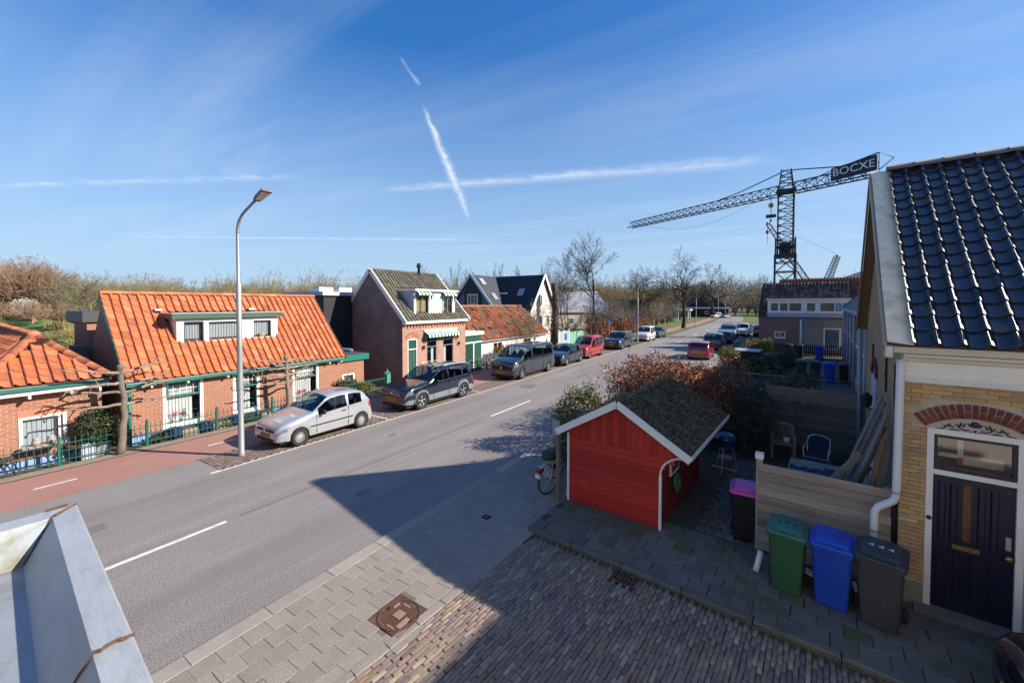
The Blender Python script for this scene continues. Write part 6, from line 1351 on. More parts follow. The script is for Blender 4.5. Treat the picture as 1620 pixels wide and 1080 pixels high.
KANGOO = dict(fo=.75, wb=2.70, ro=.62, W=1.68, H=1.82, wr=.30, top=[(-.75, .60), (-.73, .80), (-.62, .93), (-.2, 1.04), (.22, 1.12), (.85, 1.66), (1.05, 1.76), (1.4, 1.82), (2.6, 1.82), (3.1, 1.79), (3.2, 1.70), (3.27, 1.15), (3.31, .85), (3.32, .45)],
              belt=[(-.75, .55), (-.6, .78), (.2, 1.0), (3.0, 1.08), (3.32, .42)], ws=(.26, .96), rw=(3.17, 3.28), sw=[(.45, 1.28), (1.38, 2.2), (2.3, 2.95)], seat=1.05, hl=.30, tl=.10, tlj=(2, 3), doors=(.4, 1.33), handles=(1.15,), rub=True, grille=(.24, .58, .68), pz=.42, tum=.15)
HATCH2 = dict(fo=.80, wb=2.52, ro=.62, W=1.72, H=1.48, wr=.30, top=[(-.80, .55), (-.78, .70), (-.66, .80), (-.3, .90), (.30, 1.0), (1.05, 1.40), (1.3, 1.46), (1.8, 1.48), (2.5, 1.42), (2.7, 1.36), (3.0, 1.02), (3.10, .85), (3.13, .70), (3.14, .48)],
              belt=[(-.8, .5), (-.65, .70), (.3, .90), (2.6, 1.02), (2.95, .96), (3.14, .45)], ws=(.36, 1.16), rw=(2.68, 2.98), sw=[(.60, 1.42), (1.50, 2.25), (2.3, 2.6)], seat=1.3, hl=.36, tl=.24, doors=(.5, 1.46), handles=(1.28, 2.1), grille=(.28, .48, .6))
SEDAN = dict(HATCH2); SEDAN.update(ro=1.05, top=[(-.80, .55), (-.78, .70), (-.66, .80), (-.3, .90), (.30, .98), (1.05, 1.36), (1.3, 1.42), (1.8, 1.43), (2.2, 1.38), (2.75, 1.02), (3.4, .98), (3.52, .85), (3.56, .70), (3.57, .48)], belt=[(-.8, .5), (-.65, .70), (.3, .88), (2.6, .97), (3.4, .93), (3.57, .45)], rw=(2.25, 2.72), sw=[(.60, 1.42), (1.50, 2.15)])
def paint(n, c, metal=.0, rough=.15): return mat('paint_' + n, c, rough, .03, 1, 0, 10, metal=metal, spec=.5, coat=1.0, rnd=0, dirt=tuple(q * .7 + .03 for q in c), dirt_amt=.25, ds=3)
P_sil = paint('silver', (.44, .46, .49), .4, .22); P_dbl = paint('dark_blue', (.007, .011, .026), .1); P_gry = paint('blue_grey', (.03, .04, .055), .3); P_blk = paint('near_black', (.012, .014, .02), .1); P_red = paint('red', (.36, .022, .022), .05); P_whi = paint('white', (.66, .67, .69)); P_drk = paint('dark_grey', (.03, .036, .048), .3); P_mpv = paint('pale_grey', (.30, .33, .37), .4)
XL = -12.78; G1 = 'cars parked along the left side of the road'; G2 = 'cars parked along the right side of the road'
M_cl = mat('grey_cladding', (.17, .20, .23), .5, .1)
car('silver three-door hatchback parked nearest on the left', 'car', (XL - .82, 7.21, .02), R(90), HATCH, P_sil, G1, 'cover', trim=None)
car('dark blue SUV with roof rails parked before the gable house', 'car', (XL - .92, 12.62, .02), R(90), SUV, P_dbl, G1, 'spoke', trim=M_cl)
car('long blue-grey passenger van parked before the low white cottage', 'van', (XL - .97, 21.06, .02), R(90), VAN, P_gry, G1, 'spoke')
car('small dark hatchback parked between the long van and the red van', 'car', (XL - .86, 27.45, .02), R(90), HATCH2, P_drk, G1, 'multi')
car('red high-roof van with side windows parked before the copper hedge', 'van', (XL - .90, 32.07, .02), R(90), KANGOO, P_red, G1, 'multi')
car('dark blue SUV parked behind the red van', 'car', (XL - .80, 40.35, .02), R(90), SUV, P_dbl, G1, 'multi')
car('white high-roof van parked beside the slim lamp post', 'van', (XL - .65, 50.7, .02), R(90), KANGOO, P_whi, G1, 'multi')
car('dark saloon parked behind the white van, last on the left', 'car', (XL - .70, 56.8, .02), R(90), SEDAN, P_drk, G1, 'multi')
car('red hatchback seen from behind, nearest on the right side', 'car', (-5.15, 39.3, 0), R(-90), HATCH2, P_red, G2, 'multi')
car('dark estate with pale roof parked ahead of the red hatchback', 'car', (-4.95, 48.0, 0), R(-90), SUV, P_drk, G2, 'multi')
car('low dark car parked third on the right side', 'car', (-4.7, 55.2, 0), R(-90), HATCH2, P_blk, G2, 'multi')
car('pale grey van facing us on the right side', 'van', (-4.9, 60.2, 0), R(90), VAN, P_mpv, G2, 'multi')
car('white car half hidden behind the pale grey van', 'car', (-3.6, 67, 0), R(90), KANGOO, P_whi, G2, 'multi')
car('dark saloon farther along the right side', 'car', (-3.6, 78, 0), R(-90), SEDAN, P_dbl, G2, 'multi')
car('dark blue car in the driveway beside the row house', 'car', (-1.4, 70, 0), R(-90), SUV, P_dbl, 'cars in the driveway', 'multi')
car('silver car by the far dark house', 'car', (-13.5, 150, 0), R(70), HATCH2, P_mpv, 'cars by the far house', 'multi', detail=False); car('white van by the far dark house', 'van', (-16.5, 149, 0), R(60), KANGOO, P_whi, 'cars by the far house', 'multi', detail=False)
car('black car with only its front corner showing in the near right corner', 'car', (2.40, 6.40, .03), 0, HATCH2, P_blk, None, 'spoke', frame=FB)
# ================================================================== VEGETATION
rv = np.random.default_rng(21)
M_bark = mat('bark', [(.09, .075, .06), (.12, .10, .08)], .95, .3, 6, .8, 30); M_bkd = mat('dark_bark', (.045, .038, .032), .95, .3, 6, .8, 30); M_bkp = mat('pale_bark', (.20, .165, .125), .95, .3, 8, .8, 40)
def tree(label, x, y, h, tr, lev=4, spread=.55, mb_=None, seed=1, trunk=.35, split=3, up=.15, lean=0, shrink=.72, buds=None, name='bare_tree', bend=.3):
    r_ = np.random.default_rng(seed); t = thing(name, label, 'tree', (x, y, 0), group='bare trees'); S = []; p = np.array([0., 0, 0]); d = np.array([lean, 0, 1.]); r = tr; th = h * trunk; tips = []
    for i in range(5): q = p + d * th / 5; S.append((*p, *q, r * (1.25 if i == 0 else 1), r * .93)); p = q; r *= .93; d = d + r_.normal(size=3) * .04; d /= np.linalg.norm(d)
    obj('trunk', segs_mesh('trunk', S, 8), mb_ or M_bark, t); B = []
    L = h * (1 - trunk) * .42; mr = max(.006, math.hypot(x, y) * .00024)
    for k in range(split + 1):
        e = d + r_.normal(size=3) * spread; e[2] = abs(e[2]) * .8 + .25
        grow(r_, p, e, L * r_.uniform(.85, 1.15), r * .7, lev - 1, B, split, bend, up, shrink, spread, tips, mr)
    grow(r_, p, d, L * 1.15, r * .8, lev - 1, B, split, bend * .7, up, shrink, spread, tips, mr)
    c = obj('crown', segs_mesh('crown', B, 3), mb_ or M_bark, t)
    if buds: C = np.repeat(np.array(tips), buds[1], 0); C = C + rv.normal(size=C.shape) * buds[2]; o = obj('buds', leaf_mesh('buds', C, buds[3], rv), buds[0], t); o['kind'] = 'stuff'
    return t
M_bud = mat('spring_bud', [(.16, .12, .05), (.20, .14, .06), (.13, .12, .05)], .9, rnd=.4); M_olive = mat('olive_twig', [(.12, .10, .035), (.09, .085, .03), (.15, .12, .05)], .95, rnd=.4)
tree('tall slender bare tree behind the red van', -20, 51.0, 12.6, .17, 5, .42, M_bkd, 3, .42, 3, .25, name='slender_tree')
tree('wide bare oak over the copper hedge', -22.5, 83, 11.5, .33, 5, .75, M_bkd, 8, .28, 3, .02, buds=(M_bud, 1, .2, .12))
tree('spreading bare tree with crooked limbs at the roadside', -14.35, 83, 13.2, .36, 5, .8, M_bkd, 14, .34, 3, .05, lean=.06, bend=.5)
tree('bare leaning tree far along the road verge', -16.5, 150, 17.5, .5, 5, .7, M_bkd, 5, .33, 3, .1, lean=-.12)
tree('round bare tree at the end of the road on the right', -6, 215, 18, .5, 4, .7, M_bark, 6, .3, 3, .1, buds=(M_bud, 1, .5, .25)); tree('second bare tree at the end of the road', -19, 230, 17, .5, 4, .7, M_bark, 16, .3, 3, .1, buds=(M_bud, 1, .5, .25))
for i, (x, y, h) in enumerate(((-24.5, 52, 9.5), (-22.6, 47, 8.5), (-27, 58, 9), (-18.2, 47.5, 5.5), (-25.5, 46, 6.5))):
    tree(['thin grey sapling left of the slender tree', 'thin sapling in front of the grey roof', 'young bare tree behind the dead trunk', 'small bare tree over the green netting', 'thin bare tree beside the pale gable'][i], x, y, h, .08, 4, .45, M_bark, 40 + i, .3, 3, .3, name='sapling')
for i, (x, y) in enumerate(((-17.7, 41.7), (-17.2, 43.3), (-16.9, 46.0))): tree(['pale thin trunk left of the red van', 'pale thin trunk above the red van', 'staked young tree in the grass before the hedge'][i], x, y, 4.6, .06, 3, .4, M_bkp, 60 + i, .5, 2, .3, name='young_tree')
tree('small bare apple tree in front of the white cottage', -16.9, 29.0, 3.6, .06, 4, .6, M_bkp, 71, .3, 3, .1, name='small_tree', buds=(mat('yellow_bud', [(.25, .20, .04), (.20, .17, .05)], .9), 1, .08, .06))
tree('golden budding tree in front of the mottled roof', -17.6, 31.2, 4.6, .07, 4, .6, M_bkp, 72, .3, 3, .1, name='small_tree', buds=(MATS['yellow_bud'], 3, .14, .07))
for i in range(6): tree('far poplar %s in the row behind the slate villa' % ['leftmost', 'second from the left', 'third from the left', 'fourth from the left', 'fifth from the left', 'rightmost'][i], -118 + i * 7.5, 120 + i * 6, 17 + (i % 2) * 2, .3, 4, .18, M_bark, 80 + i, .15, 2, .5, name='poplar', buds=(M_bud, 2, .35, .35))
# pollarded willows along the ditch
for i in range(7):
    x, y = -21.5 - i * .2, 92 + i * 6.5; t = thing('pollard_willow', 'pollard willow in the ditch row, %s from the near end' % ['first', 'second', 'third', 'fourth', 'fifth', 'sixth', 'seventh'][i], 'tree', (x, y, 0), group='pollard willows')
    S = [(0, 0, 0, .05, 0, 1.0, .28, .24), (.05, 0, 1.0, 0, 0, 2.1, .24, .34)]; obj('trunk', segs_mesh('trunk', S, 7), M_bkd, t); B = []
    for k in range(34): a = rv.uniform(0, 6.28); d = np.array([math.cos(a) * .55, math.sin(a) * .55, 1]) * rv.uniform(1.0, 1.9); B.append((0, 0, 2.0, d[0], d[1], 2 + d[2], .025, .008))
    obj('crown', segs_mesh('crown', B, 3), mat('willow_twig', (.15, .085, .05), .9, .3), t)
# dead ivy-clad trunk
dt = thing('dead_trunk', 'thick blackened dead trunk with ivy remains behind the green netting', 'tree', (-21.0, 41.5, 0)); S = []; p = np.array([0, 0, 0.]); r = .52
for i in range(12): q = p + np.array([rv.normal() * .07 + .03, rv.normal() * .06, .58]); S.append((*p, *q, r, r * .97 + rv.normal() * .03)); p = q; r *= .955
obj('trunk', segs_mesh('trunk', S, 9), mat('charred_bark', (.04, .032, .027), .95, .5, 3, 1, 12, dirt=(.16, .12, .08), ds=1.2), dt)
C = np.stack([rv.normal(size=900) * .5, rv.normal(size=900) * .45, rv.uniform(.3, 6.2, 900)], 1); o = obj('ivy', leaf_mesh('ivy', C, .16, rv), mat('dry_ivy', [(.12, .085, .05), (.06, .06, .03), (.17, .13, .08)], .95, rnd=.4), dt); o['kind'] = 'stuff'
B = []
for k in range(14): grow(rv, np.array([0, 0, rv.uniform(.4, 4)]), np.array([rv.normal(), rv.normal(), .5]), 1.0, .03, 2, B, 2)
obj('branches', segs_mesh('branches', B, 3), M_bkp, dt)
# espaliered lime trees by the fence
def espalier(label, y, h, seed):
    r_ = np.random.default_rng(seed); t = thing('espalier_tree', label, 'tree', (-16.72, y, 0), group='espaliered trees by the fence', local=True); S = []; p = np.array([0, 0, 0.]); n = 9; r = .135
    pts = [(.02 * r_.normal(), .05 * math.sin(i * .55 + seed) + .012 * r_.normal(), h * i / n) for i in range(n + 1)]
    MB().path([(x_ - 16.72 * 0, y_, z_) for x_, y_, z_ in pts + [(0, 0, h + .05), (0, 0, h + .12), (.01, 0, h + .16)]], [.125] + [.108 * (1 - .045 * i) * r_.uniform(.95, 1.06) for i in range(1, n + 1)] + [.115, .09, .02], 12).build('trunk', mat('lime_bark', [(.19, .16, .13), (.16, .135, .11)], .95, .4, 9, 1, 45, dirt=(.08, .07, .055), ds=4), t, True)
    MB().lathe([(.12, -.05), (.16, .02), (.12, .1), (.03, .13)], (0, 0, h), n=9).build('pollard_head', MATS['lime_bark'], t, True) if False else None
    B = []
    for z in (h * .60, h * .735, h * .86, h * .97):
        for s in (-1, 1):
            B = []; p = np.array([0, .05 * math.sin(z / h * n * .55 + seed), z - .04]); d = np.array([.02, s, .12]); r = .055
            for k in range(7):
                q = p + d * .17 + r_.normal(size=3) * .022; B.append((*p, *q, r, r * .86)); p = q; r *= .86
                if k > 1 and r_.random() < .65:
                    e = p + np.array([r_.normal() * .10, s * .08, r_.choice([-1, 1]) * r_.uniform(.06, .2)]); B.append((*p, *e, r * .7, .008)); B.append((*e, *(e + r_.normal(size=3) * .03), .022, .018))
                d = d + r_.normal(size=3) * .12; d[1] = s; d[2] = d[2] * .8 + .02
            obj('branch', segs_mesh('branch', B, 6), mat('lime_branch', [(.28, .235, .18), (.22, .18, .14)], .95, .3, 12, .8, 60), t)
    return t
espalier('near espaliered tree with knobbly trained branches between the two orange roofs', 3.88, 2.62, 5); espalier('slimmer espaliered tree trained before the cottage, behind the silver car', 8.88, 2.35, 6)
for t in [q for q in COL.objects if q.name.startswith('espalier_tree')]: pass
# shrubs and hedges: leaf masses over real stems
def shrub(name, label, cat, c, rad, n, size, m, frame=FW, seed=1, stems=14, boxy=0.0, top=None, mst=None, group=None, spike=.12):
    r_ = np.random.default_rng(seed); t = thing(name, label, cat, (c[0], c[1], c[2]), frame, group)
    d = r_.normal(size=(n, 3)); d /= np.linalg.norm(d, axis=1, keepdims=True)
    if boxy: d = np.sign(d) * np.abs(d) ** (1 - boxy * .75)
    f = np.sin(d[:, :1] * 6 + seed) * np.cos(d[:, 1:2] * 5.3 + seed * 2) * np.sin(d[:, 2:] * 4 + 1)
    rr = r_.uniform(.35, 1, (n, 1)) ** .45 * (1 + .28 * f) + r_.normal(size=(n, 1)) * spike * .5
    C = d * rr * np.array(rad); C[:, 2] += rad[2]; C = C[C[:, 2] > .02]
    B = []
    for k in range(stems):
        e = d[k] * np.array(rad) * .95; e[2] = abs(e[2]) + rad[2] * 1.0; grow(r_, np.array([e[0] * .15, e[1] * .15, 0]), np.array([e[0] * .6, e[1] * .6, e[2]]), rad[2] * .9, .018 * max(rad[2], .5), 2, B, 2, .3, .1, .7, .6)
    obj('stems', segs_mesh('stems', B, 3), mst or M_bark, t); o = obj('leaves', leaf_mesh('leaves', C, size, r_), m, t); o['kind'] = 'stuff'; return t
M_beech = mat('dry_beech_leaf', [(.26, .095, .045), (.33, .13, .06), (.20, .07, .035), (.38, .17, .085), (.15, .055, .03)], .8, .2, 5, rnd=.5); M_dkleaf = mat('dark_leaf', [(.035, .05, .025), (.05, .065, .03), (.07, .08, .05), (.10, .11, .075)], .6, .2, 5, rnd=.5)
M_green = mat('fresh_leaf', [(.05, .085, .018), (.08, .11, .025), (.035, .06, .015), (.12, .13, .04)], .6, .2, 5, rnd=.5); M_yel = mat('yellow_leaf', [(.26, .24, .035), (.32, .27, .05), (.16, .17, .03), (.22, .16, .04)], .7, rnd=.4)
M_brnl = mat('brown_twig_leaf', [(.13, .085, .05), (.09, .07, .04), (.17, .11, .06)], .9, rnd=.4)
def hedge(name, label, x0, x1, y0, y1, h, n, size, m, frame=FB, seed=1, rag=.25, base=0):
    r_ = np.random.default_rng(seed); t = thing(name, label, 'hedge', ((x0 + x1) / 2, (y0 + y1) / 2, base), frame); cx, cy = (x0 + x1) / 2, (y0 + y1) / 2
    P = np.stack([r_.uniform(x0, x1, n), r_.uniform(y0, y1, n), r_.uniform(0, 1, n) ** .7], 1); hh = h * (1 + rag * (np.sin(P[:, 0] * 1.9 + seed) * np.cos(P[:, 1] * 1.3) * .6 + np.sin(P[:, 0] * 4.7 + P[:, 1] * 3.1) * .4)); P[:, 2] = P[:, 2] * hh + r_.normal(size=n) * .06
    P[:, :2] += r_.normal(size=(n, 2)) * .13; P -= np.array([cx, cy, 0]); o = obj('leaves', leaf_mesh('leaves', P, size, r_), m, t); o['kind'] = 'stuff'; B = []
    for k in range(int(max(12, (x1 - x0) * (y1 - y0) * 5))):
        q = np.array([r_.uniform(x0, x1) - cx, r_.uniform(y0, y1) - cy, 0]); grow(r_, q, np.array([r_.normal() * .25, r_.normal() * .25, 1]), h * .62, .02, 2, B, 2, .3, .15, .62, .5)
    obj('branches', segs_mesh('branches', B, 3), M_brnl if False else M_bark, t); return t
hedge('beech_hedge', 'tall copper-leaved beech hedge behind the red shed', -6.4, -2.2, 13.6, 17.2, 2.3, 24000, .09, M_beech, FB, 3, .2)
hedge('beech_hedge', 'clipped copper hedge on the far left verge behind the parked cars', -20.6, -18.4, 49, 74, 2.3, 15000, .20, M_beech, FW, 4, .1)
shrub('green_shrub', 'green and yellow shrub at the street corner of the red shed', 'shrub', (-6.1, 11.6, 0), (.85, 1.0, .98), 6500, .075, mat('corner_leaf', [(.06, .08, .02), (.12, .13, .03), (.20, .18, .05), (.03, .045, .015)], .6, rnd=.5), FB, 5)
shrub('green_shrub', 'dark evergreen shrub between the shed and the street post', 'shrub', (-5.35, 9.9, 0), (.55, .9, .85), 4500, .07, M_dkleaf, FB, 6)
for i, (x, y, rx, ry, rz_, nn) in enumerate(((-1.9, 14.3, .8, .8, 1.05, 6500), (-2.6, 15.6, .8, 1.0, 1.0, 5000), (-.5, 15.7, .75, .45, 1.15, 5200), (-1.4, 16.0, 1.0, .8, 1.2, 6000))):
    shrub('dark_shrub', ['dark shrub beside the blue barbecue', 'dark shrub in the yard corner next to the beech hedge', 'grey-leaved shrub spilling over the back fence', 'dark overgrown shrub in front of the garden railing'][i], 'shrub', (x, y, 0), (rx, ry, rz_), nn, .06, mat('grey_leaf', [(.06, .07, .05), (.04, .05, .035), (.10, .11, .085)], .7, rnd=.5) if i == 2 else M_dkleaf, FB, 7 + i)
hedge('front_hedge', 'yellow-green clipped hedge beside the driveway by the row house', -5.2, -3.6, 37.5, 42.5, 1.5, 6000, .10, mat('hedge_yellow', [(.20, .16, .04), (.15, .13, .035), (.10, .10, .03), (.24, .18, .06)], .8, rnd=.4), FB, 12, .12)
shrub('topped_shrub', 'small yellow-topped tree with bare grey stems in the front garden', 'shrub', (-4.75, 28.3, 1.0), (.65, .65, .45), 2600, .08, M_yel, FB, 13, 16, mst=M_bkp)
S = [(*(rv.normal(size=2) * .1), -1.0, *(rv.normal(size=2) * .3), .3, .03, .02) for _ in range(12)]; tt = [q for q in COL.objects if q.name.startswith('topped_shrub')][-1]; obj('lower_stems', segs_mesh('lower_stems', S, 4), M_bkp, tt)
shrub('round_shrub', 'round green-yellow shrub beside the lone blue bin', 'shrub', (-3.5, 29.6, 0), (.75, .75, .62), 4000, .09, M_green, FB, 14)
shrub('dark_shrub', 'dark flowering shrub behind the round green shrub', 'shrub', (-2.4, 31, 0), (.9, .7, .75), 4200, .08, M_dkleaf, FB, 15); shrub('dark_shrub', 'reddish shrub next to the group of far bins', 'shrub', (-1.9, 32.5, 0), (.45, .45, .85), 2200, .08, M_brnl, FB, 16)
shrub('garden_shrub', 'grey-green shrub in the terrace garden behind the railing', 'shrub', (-.9, 23.2, 0), (.8, .7, .7), 4000, .07, mat('sage_leaf', [(.07, .085, .05), (.10, .11, .075), (.05, .06, .03)], .7, rnd=.5), FB, 17); shrub('garden_shrub', 'low green plant against the terrace wall', 'shrub', (.85, 22.0, 0), (.3, .6, .35), 1600, .07, M_green, FB, 18)
shrub('potted_evergreen', 'dark evergreen bush between the fence and the hipped house', 'shrub', (-17.25, 3.42, .28), (.38, .50, .58), 4200, .06, mat('evergreen_leaf', [(.02, .04, .014), (.035, .06, .02), (.06, .08, .03)], .5, rnd=.5), FW, 19)
shrub('climber', 'green leafy shrub before the small annex window', 'shrub', (-17.2, 12.0, 0), (.3, .65, .52), 2600, .09, M_green, FW, 20); shrub('yellow_shrub', 'yellow-green bush behind the sturdy green railing', 'shrub', (-17.3, 13.1, 0), (.3, .5, .36), 1800, .06, M_yel, FW, 21)
shrub('autumn_bush', 'rusty orange bush before the white cottage wall', 'shrub', (-17.3, 25.3, 0), (.6, .9, .72), 3400, .09, mat('rust_leaf', [(.30, .16, .05), (.22, .11, .04), (.15, .13, .04), (.33, .22, .07)], .8, rnd=.4), FW, 22)
for i, y in enumerate((5.0, 6.9, 7.7, 9.2, 10.9)): shrub('low_plant', ['low dark plant under the first cottage window', 'trailing green plant under the gap between cottage windows', 'low green plant under the middle cottage window', 'leafy plant at the foot of the slim espalier', 'low leafy plant under the third cottage window'][i], 'plant', (-17.25, y, 0), (.22, .42, .14), 900, .08, M_green if i % 2 else M_dkleaf, FW, 30 + i, 6)
# pots under the cottage windows
for i, y in enumerate((5.3, 6.15, 7.2)):
    b = thing('round_pot', ['dark blue round pot under the left of the first cottage window', 'dark blue round pot right of the first cottage window', 'dark blue round pot before the middle cottage window'][i], 'pot', (-17.2, y, 0)); MB().lathe([(.12, .0), (.2, .1), (.22, .25), (.18, .34), (.19, .37), (.15, .36), (.14, .2)], (-17.2, y, 0), n=14).build('pot', mat('blue_glaze', (.015, .03, .10), .3), b, True)
for i, (y0, y1) in enumerate(((5.5, 5.98), (6.4, 6.95), (8.1, 8.6))):
    b = thing('stone_trough', ['pale stone trough below the first cottage window', 'pale stone trough between the blue pots', 'pale stone trough below the middle window'][i], 'planter', (-17.25, y0, 0)); MB().box(-17.4, -17.1, y0, y1, 0, .24).build('trough', mat('trough_stone', (.30, .25, .19), .9, .25, 5, .6, 50), b); MB().box(-17.37, -17.13, y0 + .03, y1 - .03, .24, .26).build('soil', MATS['garden_soil'], b)
# flowers and ornaments behind the cottage panes
def orchid(label, y, z, col): 
    t = thing('potted_orchid', label, 'flower', (-17.68, y, z)); MB().lathe([(.04, z), (.06, z + .12)], (-17.70, y, 0), n=10).build('pot', M_wht, t); P = np.array([(-17.70 + 17.68, rv.normal() * .07, .30 + rv.normal() * .055) for _ in range(60)]); o = obj('petals', leaf_mesh('petals', P, .05, rv), mat('petal_' + str(col), col, .7), t); o['kind'] = 'stuff'
    MB().tube((-17.7, y, z + .1), (-17.7, y + .02, z + .32), .006, n=5).build('stem', M_grn, t)
orchid('pink orchid behind the first cottage window', 5.45, .42, (.75, .16, .40)); orchid('brown dried flowers behind the first cottage window', 5.72, .42, (.26, .10, .04)); orchid('red pink orchid behind the third cottage window', 10.18, .40, (.70, .04, .20)); orchid('second pink orchid behind the third cottage window', 9.95, .38, (.72, .08, .28))
cat_ = thing('wicker_basket', 'wicker basket behind the right dormer pane', 'basket', (-18.43, 8.72, 3.2)); MB().lathe([(.10, 3.19), (.13, 3.26), (.12, 3.34), (.05, 3.36)], (-18.45, 8.75, 0), n=12).build('basket', mat('wicker', (.33, .23, .13), .9, .3, 20), cat_, True)
# garden table with folding chairs and ornaments by the hipped house
gt = thing('garden_table', 'small folding garden table with a pale top before the white window', 'table', (-17.25, 2.3, 0)); MB().box(-17.45, -17.08, 1.95, 2.72, .62, .65).build('table_top', mat('pale_top', (.42, .36, .30), .7, .2, 4), gt)
for y in (2.02, 2.62):
    MB().bar((-17.42, y, .0), (-17.1, y, .62), .02, .02).build('leg', M_iblk, gt); MB().bar((-17.1, y, .0), (-17.42, y, .62), .02, .02).build('leg', M_iblk, gt)
for i, y in enumerate((1.62, 2.98)):
    c = thing('folding_chair', ['folding slatted chair left of the garden table', 'folding slatted chair right of the garden table'][i], 'chair', (-17.25, y, 0), group='chairs at the garden table')
    for k in range(5): MB().box(-17.43 + k * .075, -17.37 + k * .075, y - .2, y + .2, .44, .46).build('seat_slat', mat('slat_brown', (.12, .07, .045), .7, .2), c)
    s = -1 if i == 0 else 1
    for k in range(3): MB().box(-17.43, -17.07, y + s * .2, y + s * .22, .58 + k * .09, .64 + k * .09).build('back_slat', MATS['slat_brown'], c)
    for x in (-17.42, -17.08): MB().bar((x, y - .2 * s, 0), (x, y + .2 * s, .85), .022, .022).build('leg', M_iblk, c); MB().bar((x, y + .2 * s, 0), (x, y - .2 * s, .46), .022, .022).build('leg', M_iblk, c)
for i, (y, z) in enumerate(((2.22, .65), (2.5, .65))):
    k = thing('table_ornament', ['pale pot with lid on the garden table', 'round pewter jug on the garden table'][i], 'ornament', (-17.25, y, z)); MB().lathe([(.05, z), (.09, z + .05), (.1, z + .12), (.07, z + .17), (.09, z + .19), (.02, z + .23)], (-17.25, y, 0), n=12).build('pot', mat('pewter', (.34, .31, .28), .5, .2), k, True)
for i, (y0, y1, c) in enumerate(((.5, 1.45, 'trough_stone'), (3.05, 3.35, 'trough_stone'))): b = thing('stone_block', ['pale block at the left edge behind the picket fence', 'pale blue-grey pillar block right of the folding chairs'][i], 'block', (-17.2, y0, 0)); MB().box(-17.35, -17.05, y0, y1, 0, .46 if i else .36).build('block', mat('pale_block', (.38, .42, .48), .8, .15), b)
pt = thing('square_planter', 'grey planter under the evergreen bush by the tree trunk', 'planter', (-17.25, 3.45, 0)); MB().add([(-17.38, 3.25, 0), (-17.12, 3.25, 0), (-17.12, 3.65, 0), (-17.38, 3.65, 0), (-17.45, 3.2, .32), (-17.05, 3.2, .32), (-17.05, 3.7, .32), (-17.45, 3.7, .32)], MB.BF).build('planter', mat('grey_planter', (.20, .22, .25), .7, .15), pt)
# ================================================================== SMALL THINGS RIGHT OF THE ROAD
# bicycle behind the street post
bk = thing('parked_bicycle', 'black city bicycle with white carrier parked behind the shed post', 'bicycle', (-5.22, 8.15, .04), FB, rz=R(82), local=True)
M_bf = mat('bike_black', (.012, .012, .014), .4); M_bw = mat('bike_white', (.62, .63, .66), .4)
for i, x in enumerate((0, 1.08)):
    w = MB().path([(x + .335 * math.cos(a), 0, .345 + .335 * math.sin(a)) for a in np.linspace(0, 2 * math.pi, 33)], .019, 8, False).build('wheel', MATS['tyre'], bk, True); MB().path([(x + .31 * math.cos(a), 0, .345 + .31 * math.sin(a)) for a in np.linspace(0, 2 * math.pi, 33)], .009, 6, False).build('rim', M_zinc, w, True)
    b = MB(); [b.tube((x + .02 * math.cos(a), .02 * (-1) ** k, .345 + .02 * math.sin(a)), (x + .31 * math.cos(a), 0, .345 + .31 * math.sin(a)), .0022, n=3, caps=False) for k, a in enumerate(np.linspace(0, 2 * math.pi, 25)[:-1])]; o = b.build('spokes', M_zinc, w); o['kind'] = 'stuff'
    MB().path([(x + .37 * math.cos(a), 0, .345 + .37 * math.sin(a)) for a in (np.linspace(.3, 3.0, 12) if i == 0 else np.linspace(.6, 2.9, 12))], .018, 6).build('mudguard', M_bf, bk)
fr_ = [((0, 0, .345), (.42, 0, .30)), ((.42, 0, .30), (.30, 0, .82)), ((0, 0, .345), (.32, 0, .72)), ((.42, 0, .30), (.92, 0, .72)), ((.36, 0, .52), (.90, 0, .80)), ((.90, 0, .85), (1.08, 0, .345)), ((.90, 0, .80), (.86, 0, 1.02))]
b = MB(); [b.tube(a, c, .016, n=8) for a, c in fr_]; b.build('frame', M_bf, bk)
MB().path([(.80, -.28, .98), (.92, -.18, 1.06), (.88, 0, 1.04), (.92, .18, 1.06), (.80, .28, .98)], .011, 6).build('handlebar', M_zinc, bk, True); b = MB(); loft(b, [[(.12 + dx, y * k, .84 + .02 * k) for dx, y in ((0, -.1), (.12, -.09), (.28, -.02), (.28, .02), (.12, .09), (0, .1))] for k in (.9, 1.0)]); b.build('saddle', M_bf, bk, True)
b = MB(); [b.tube((-.28, y, .72), (.26, y, .72), .009, n=6) for y in (-.07, 0, .07)]; [b.tube((x, -.07, .72), (x, .07, .72), .008, n=6) for x in (-.26, -.1, .08)]
for y in (-.08, .08): [b.tube((x, y, .72), (0, y, .36), .009, n=6) for x in (-.24, -.1, .08)]
b.build('carrier', M_bw, bk); MB().box(-.36, -.31, -.05, .05, .60, .68).build('rear_light', MATS['tail_lamp'], bk); MB().box(-.385, -.37, -.07, .07, .48, .58).build('rear_reflector', M_bw, bk); MB().lathe([(.09, -.01), (.09, .01)], (.42, .06, .30), 'Y', 16).build('chain_wheel', M_zinc, bk)
for s in (-1, 1): MB().bar((.42, s * .07, .30), (.42 + s * .12, s * .1, .30 - s * .1), .02, .012).build('crank', M_zinc, bk)
cb_ = MB(); loft(cb_, [[(x * .28 + .12, y * .20, z) for x, y in ((math.cos(a), math.sin(a)) for a in np.linspace(0, 2 * math.pi, 13)[:-1])] for z in (.86, .94, 1.0)]); cb_.build('saddle_cover', mat('cover_green', (.025, .035, .025), .7), bk, True)
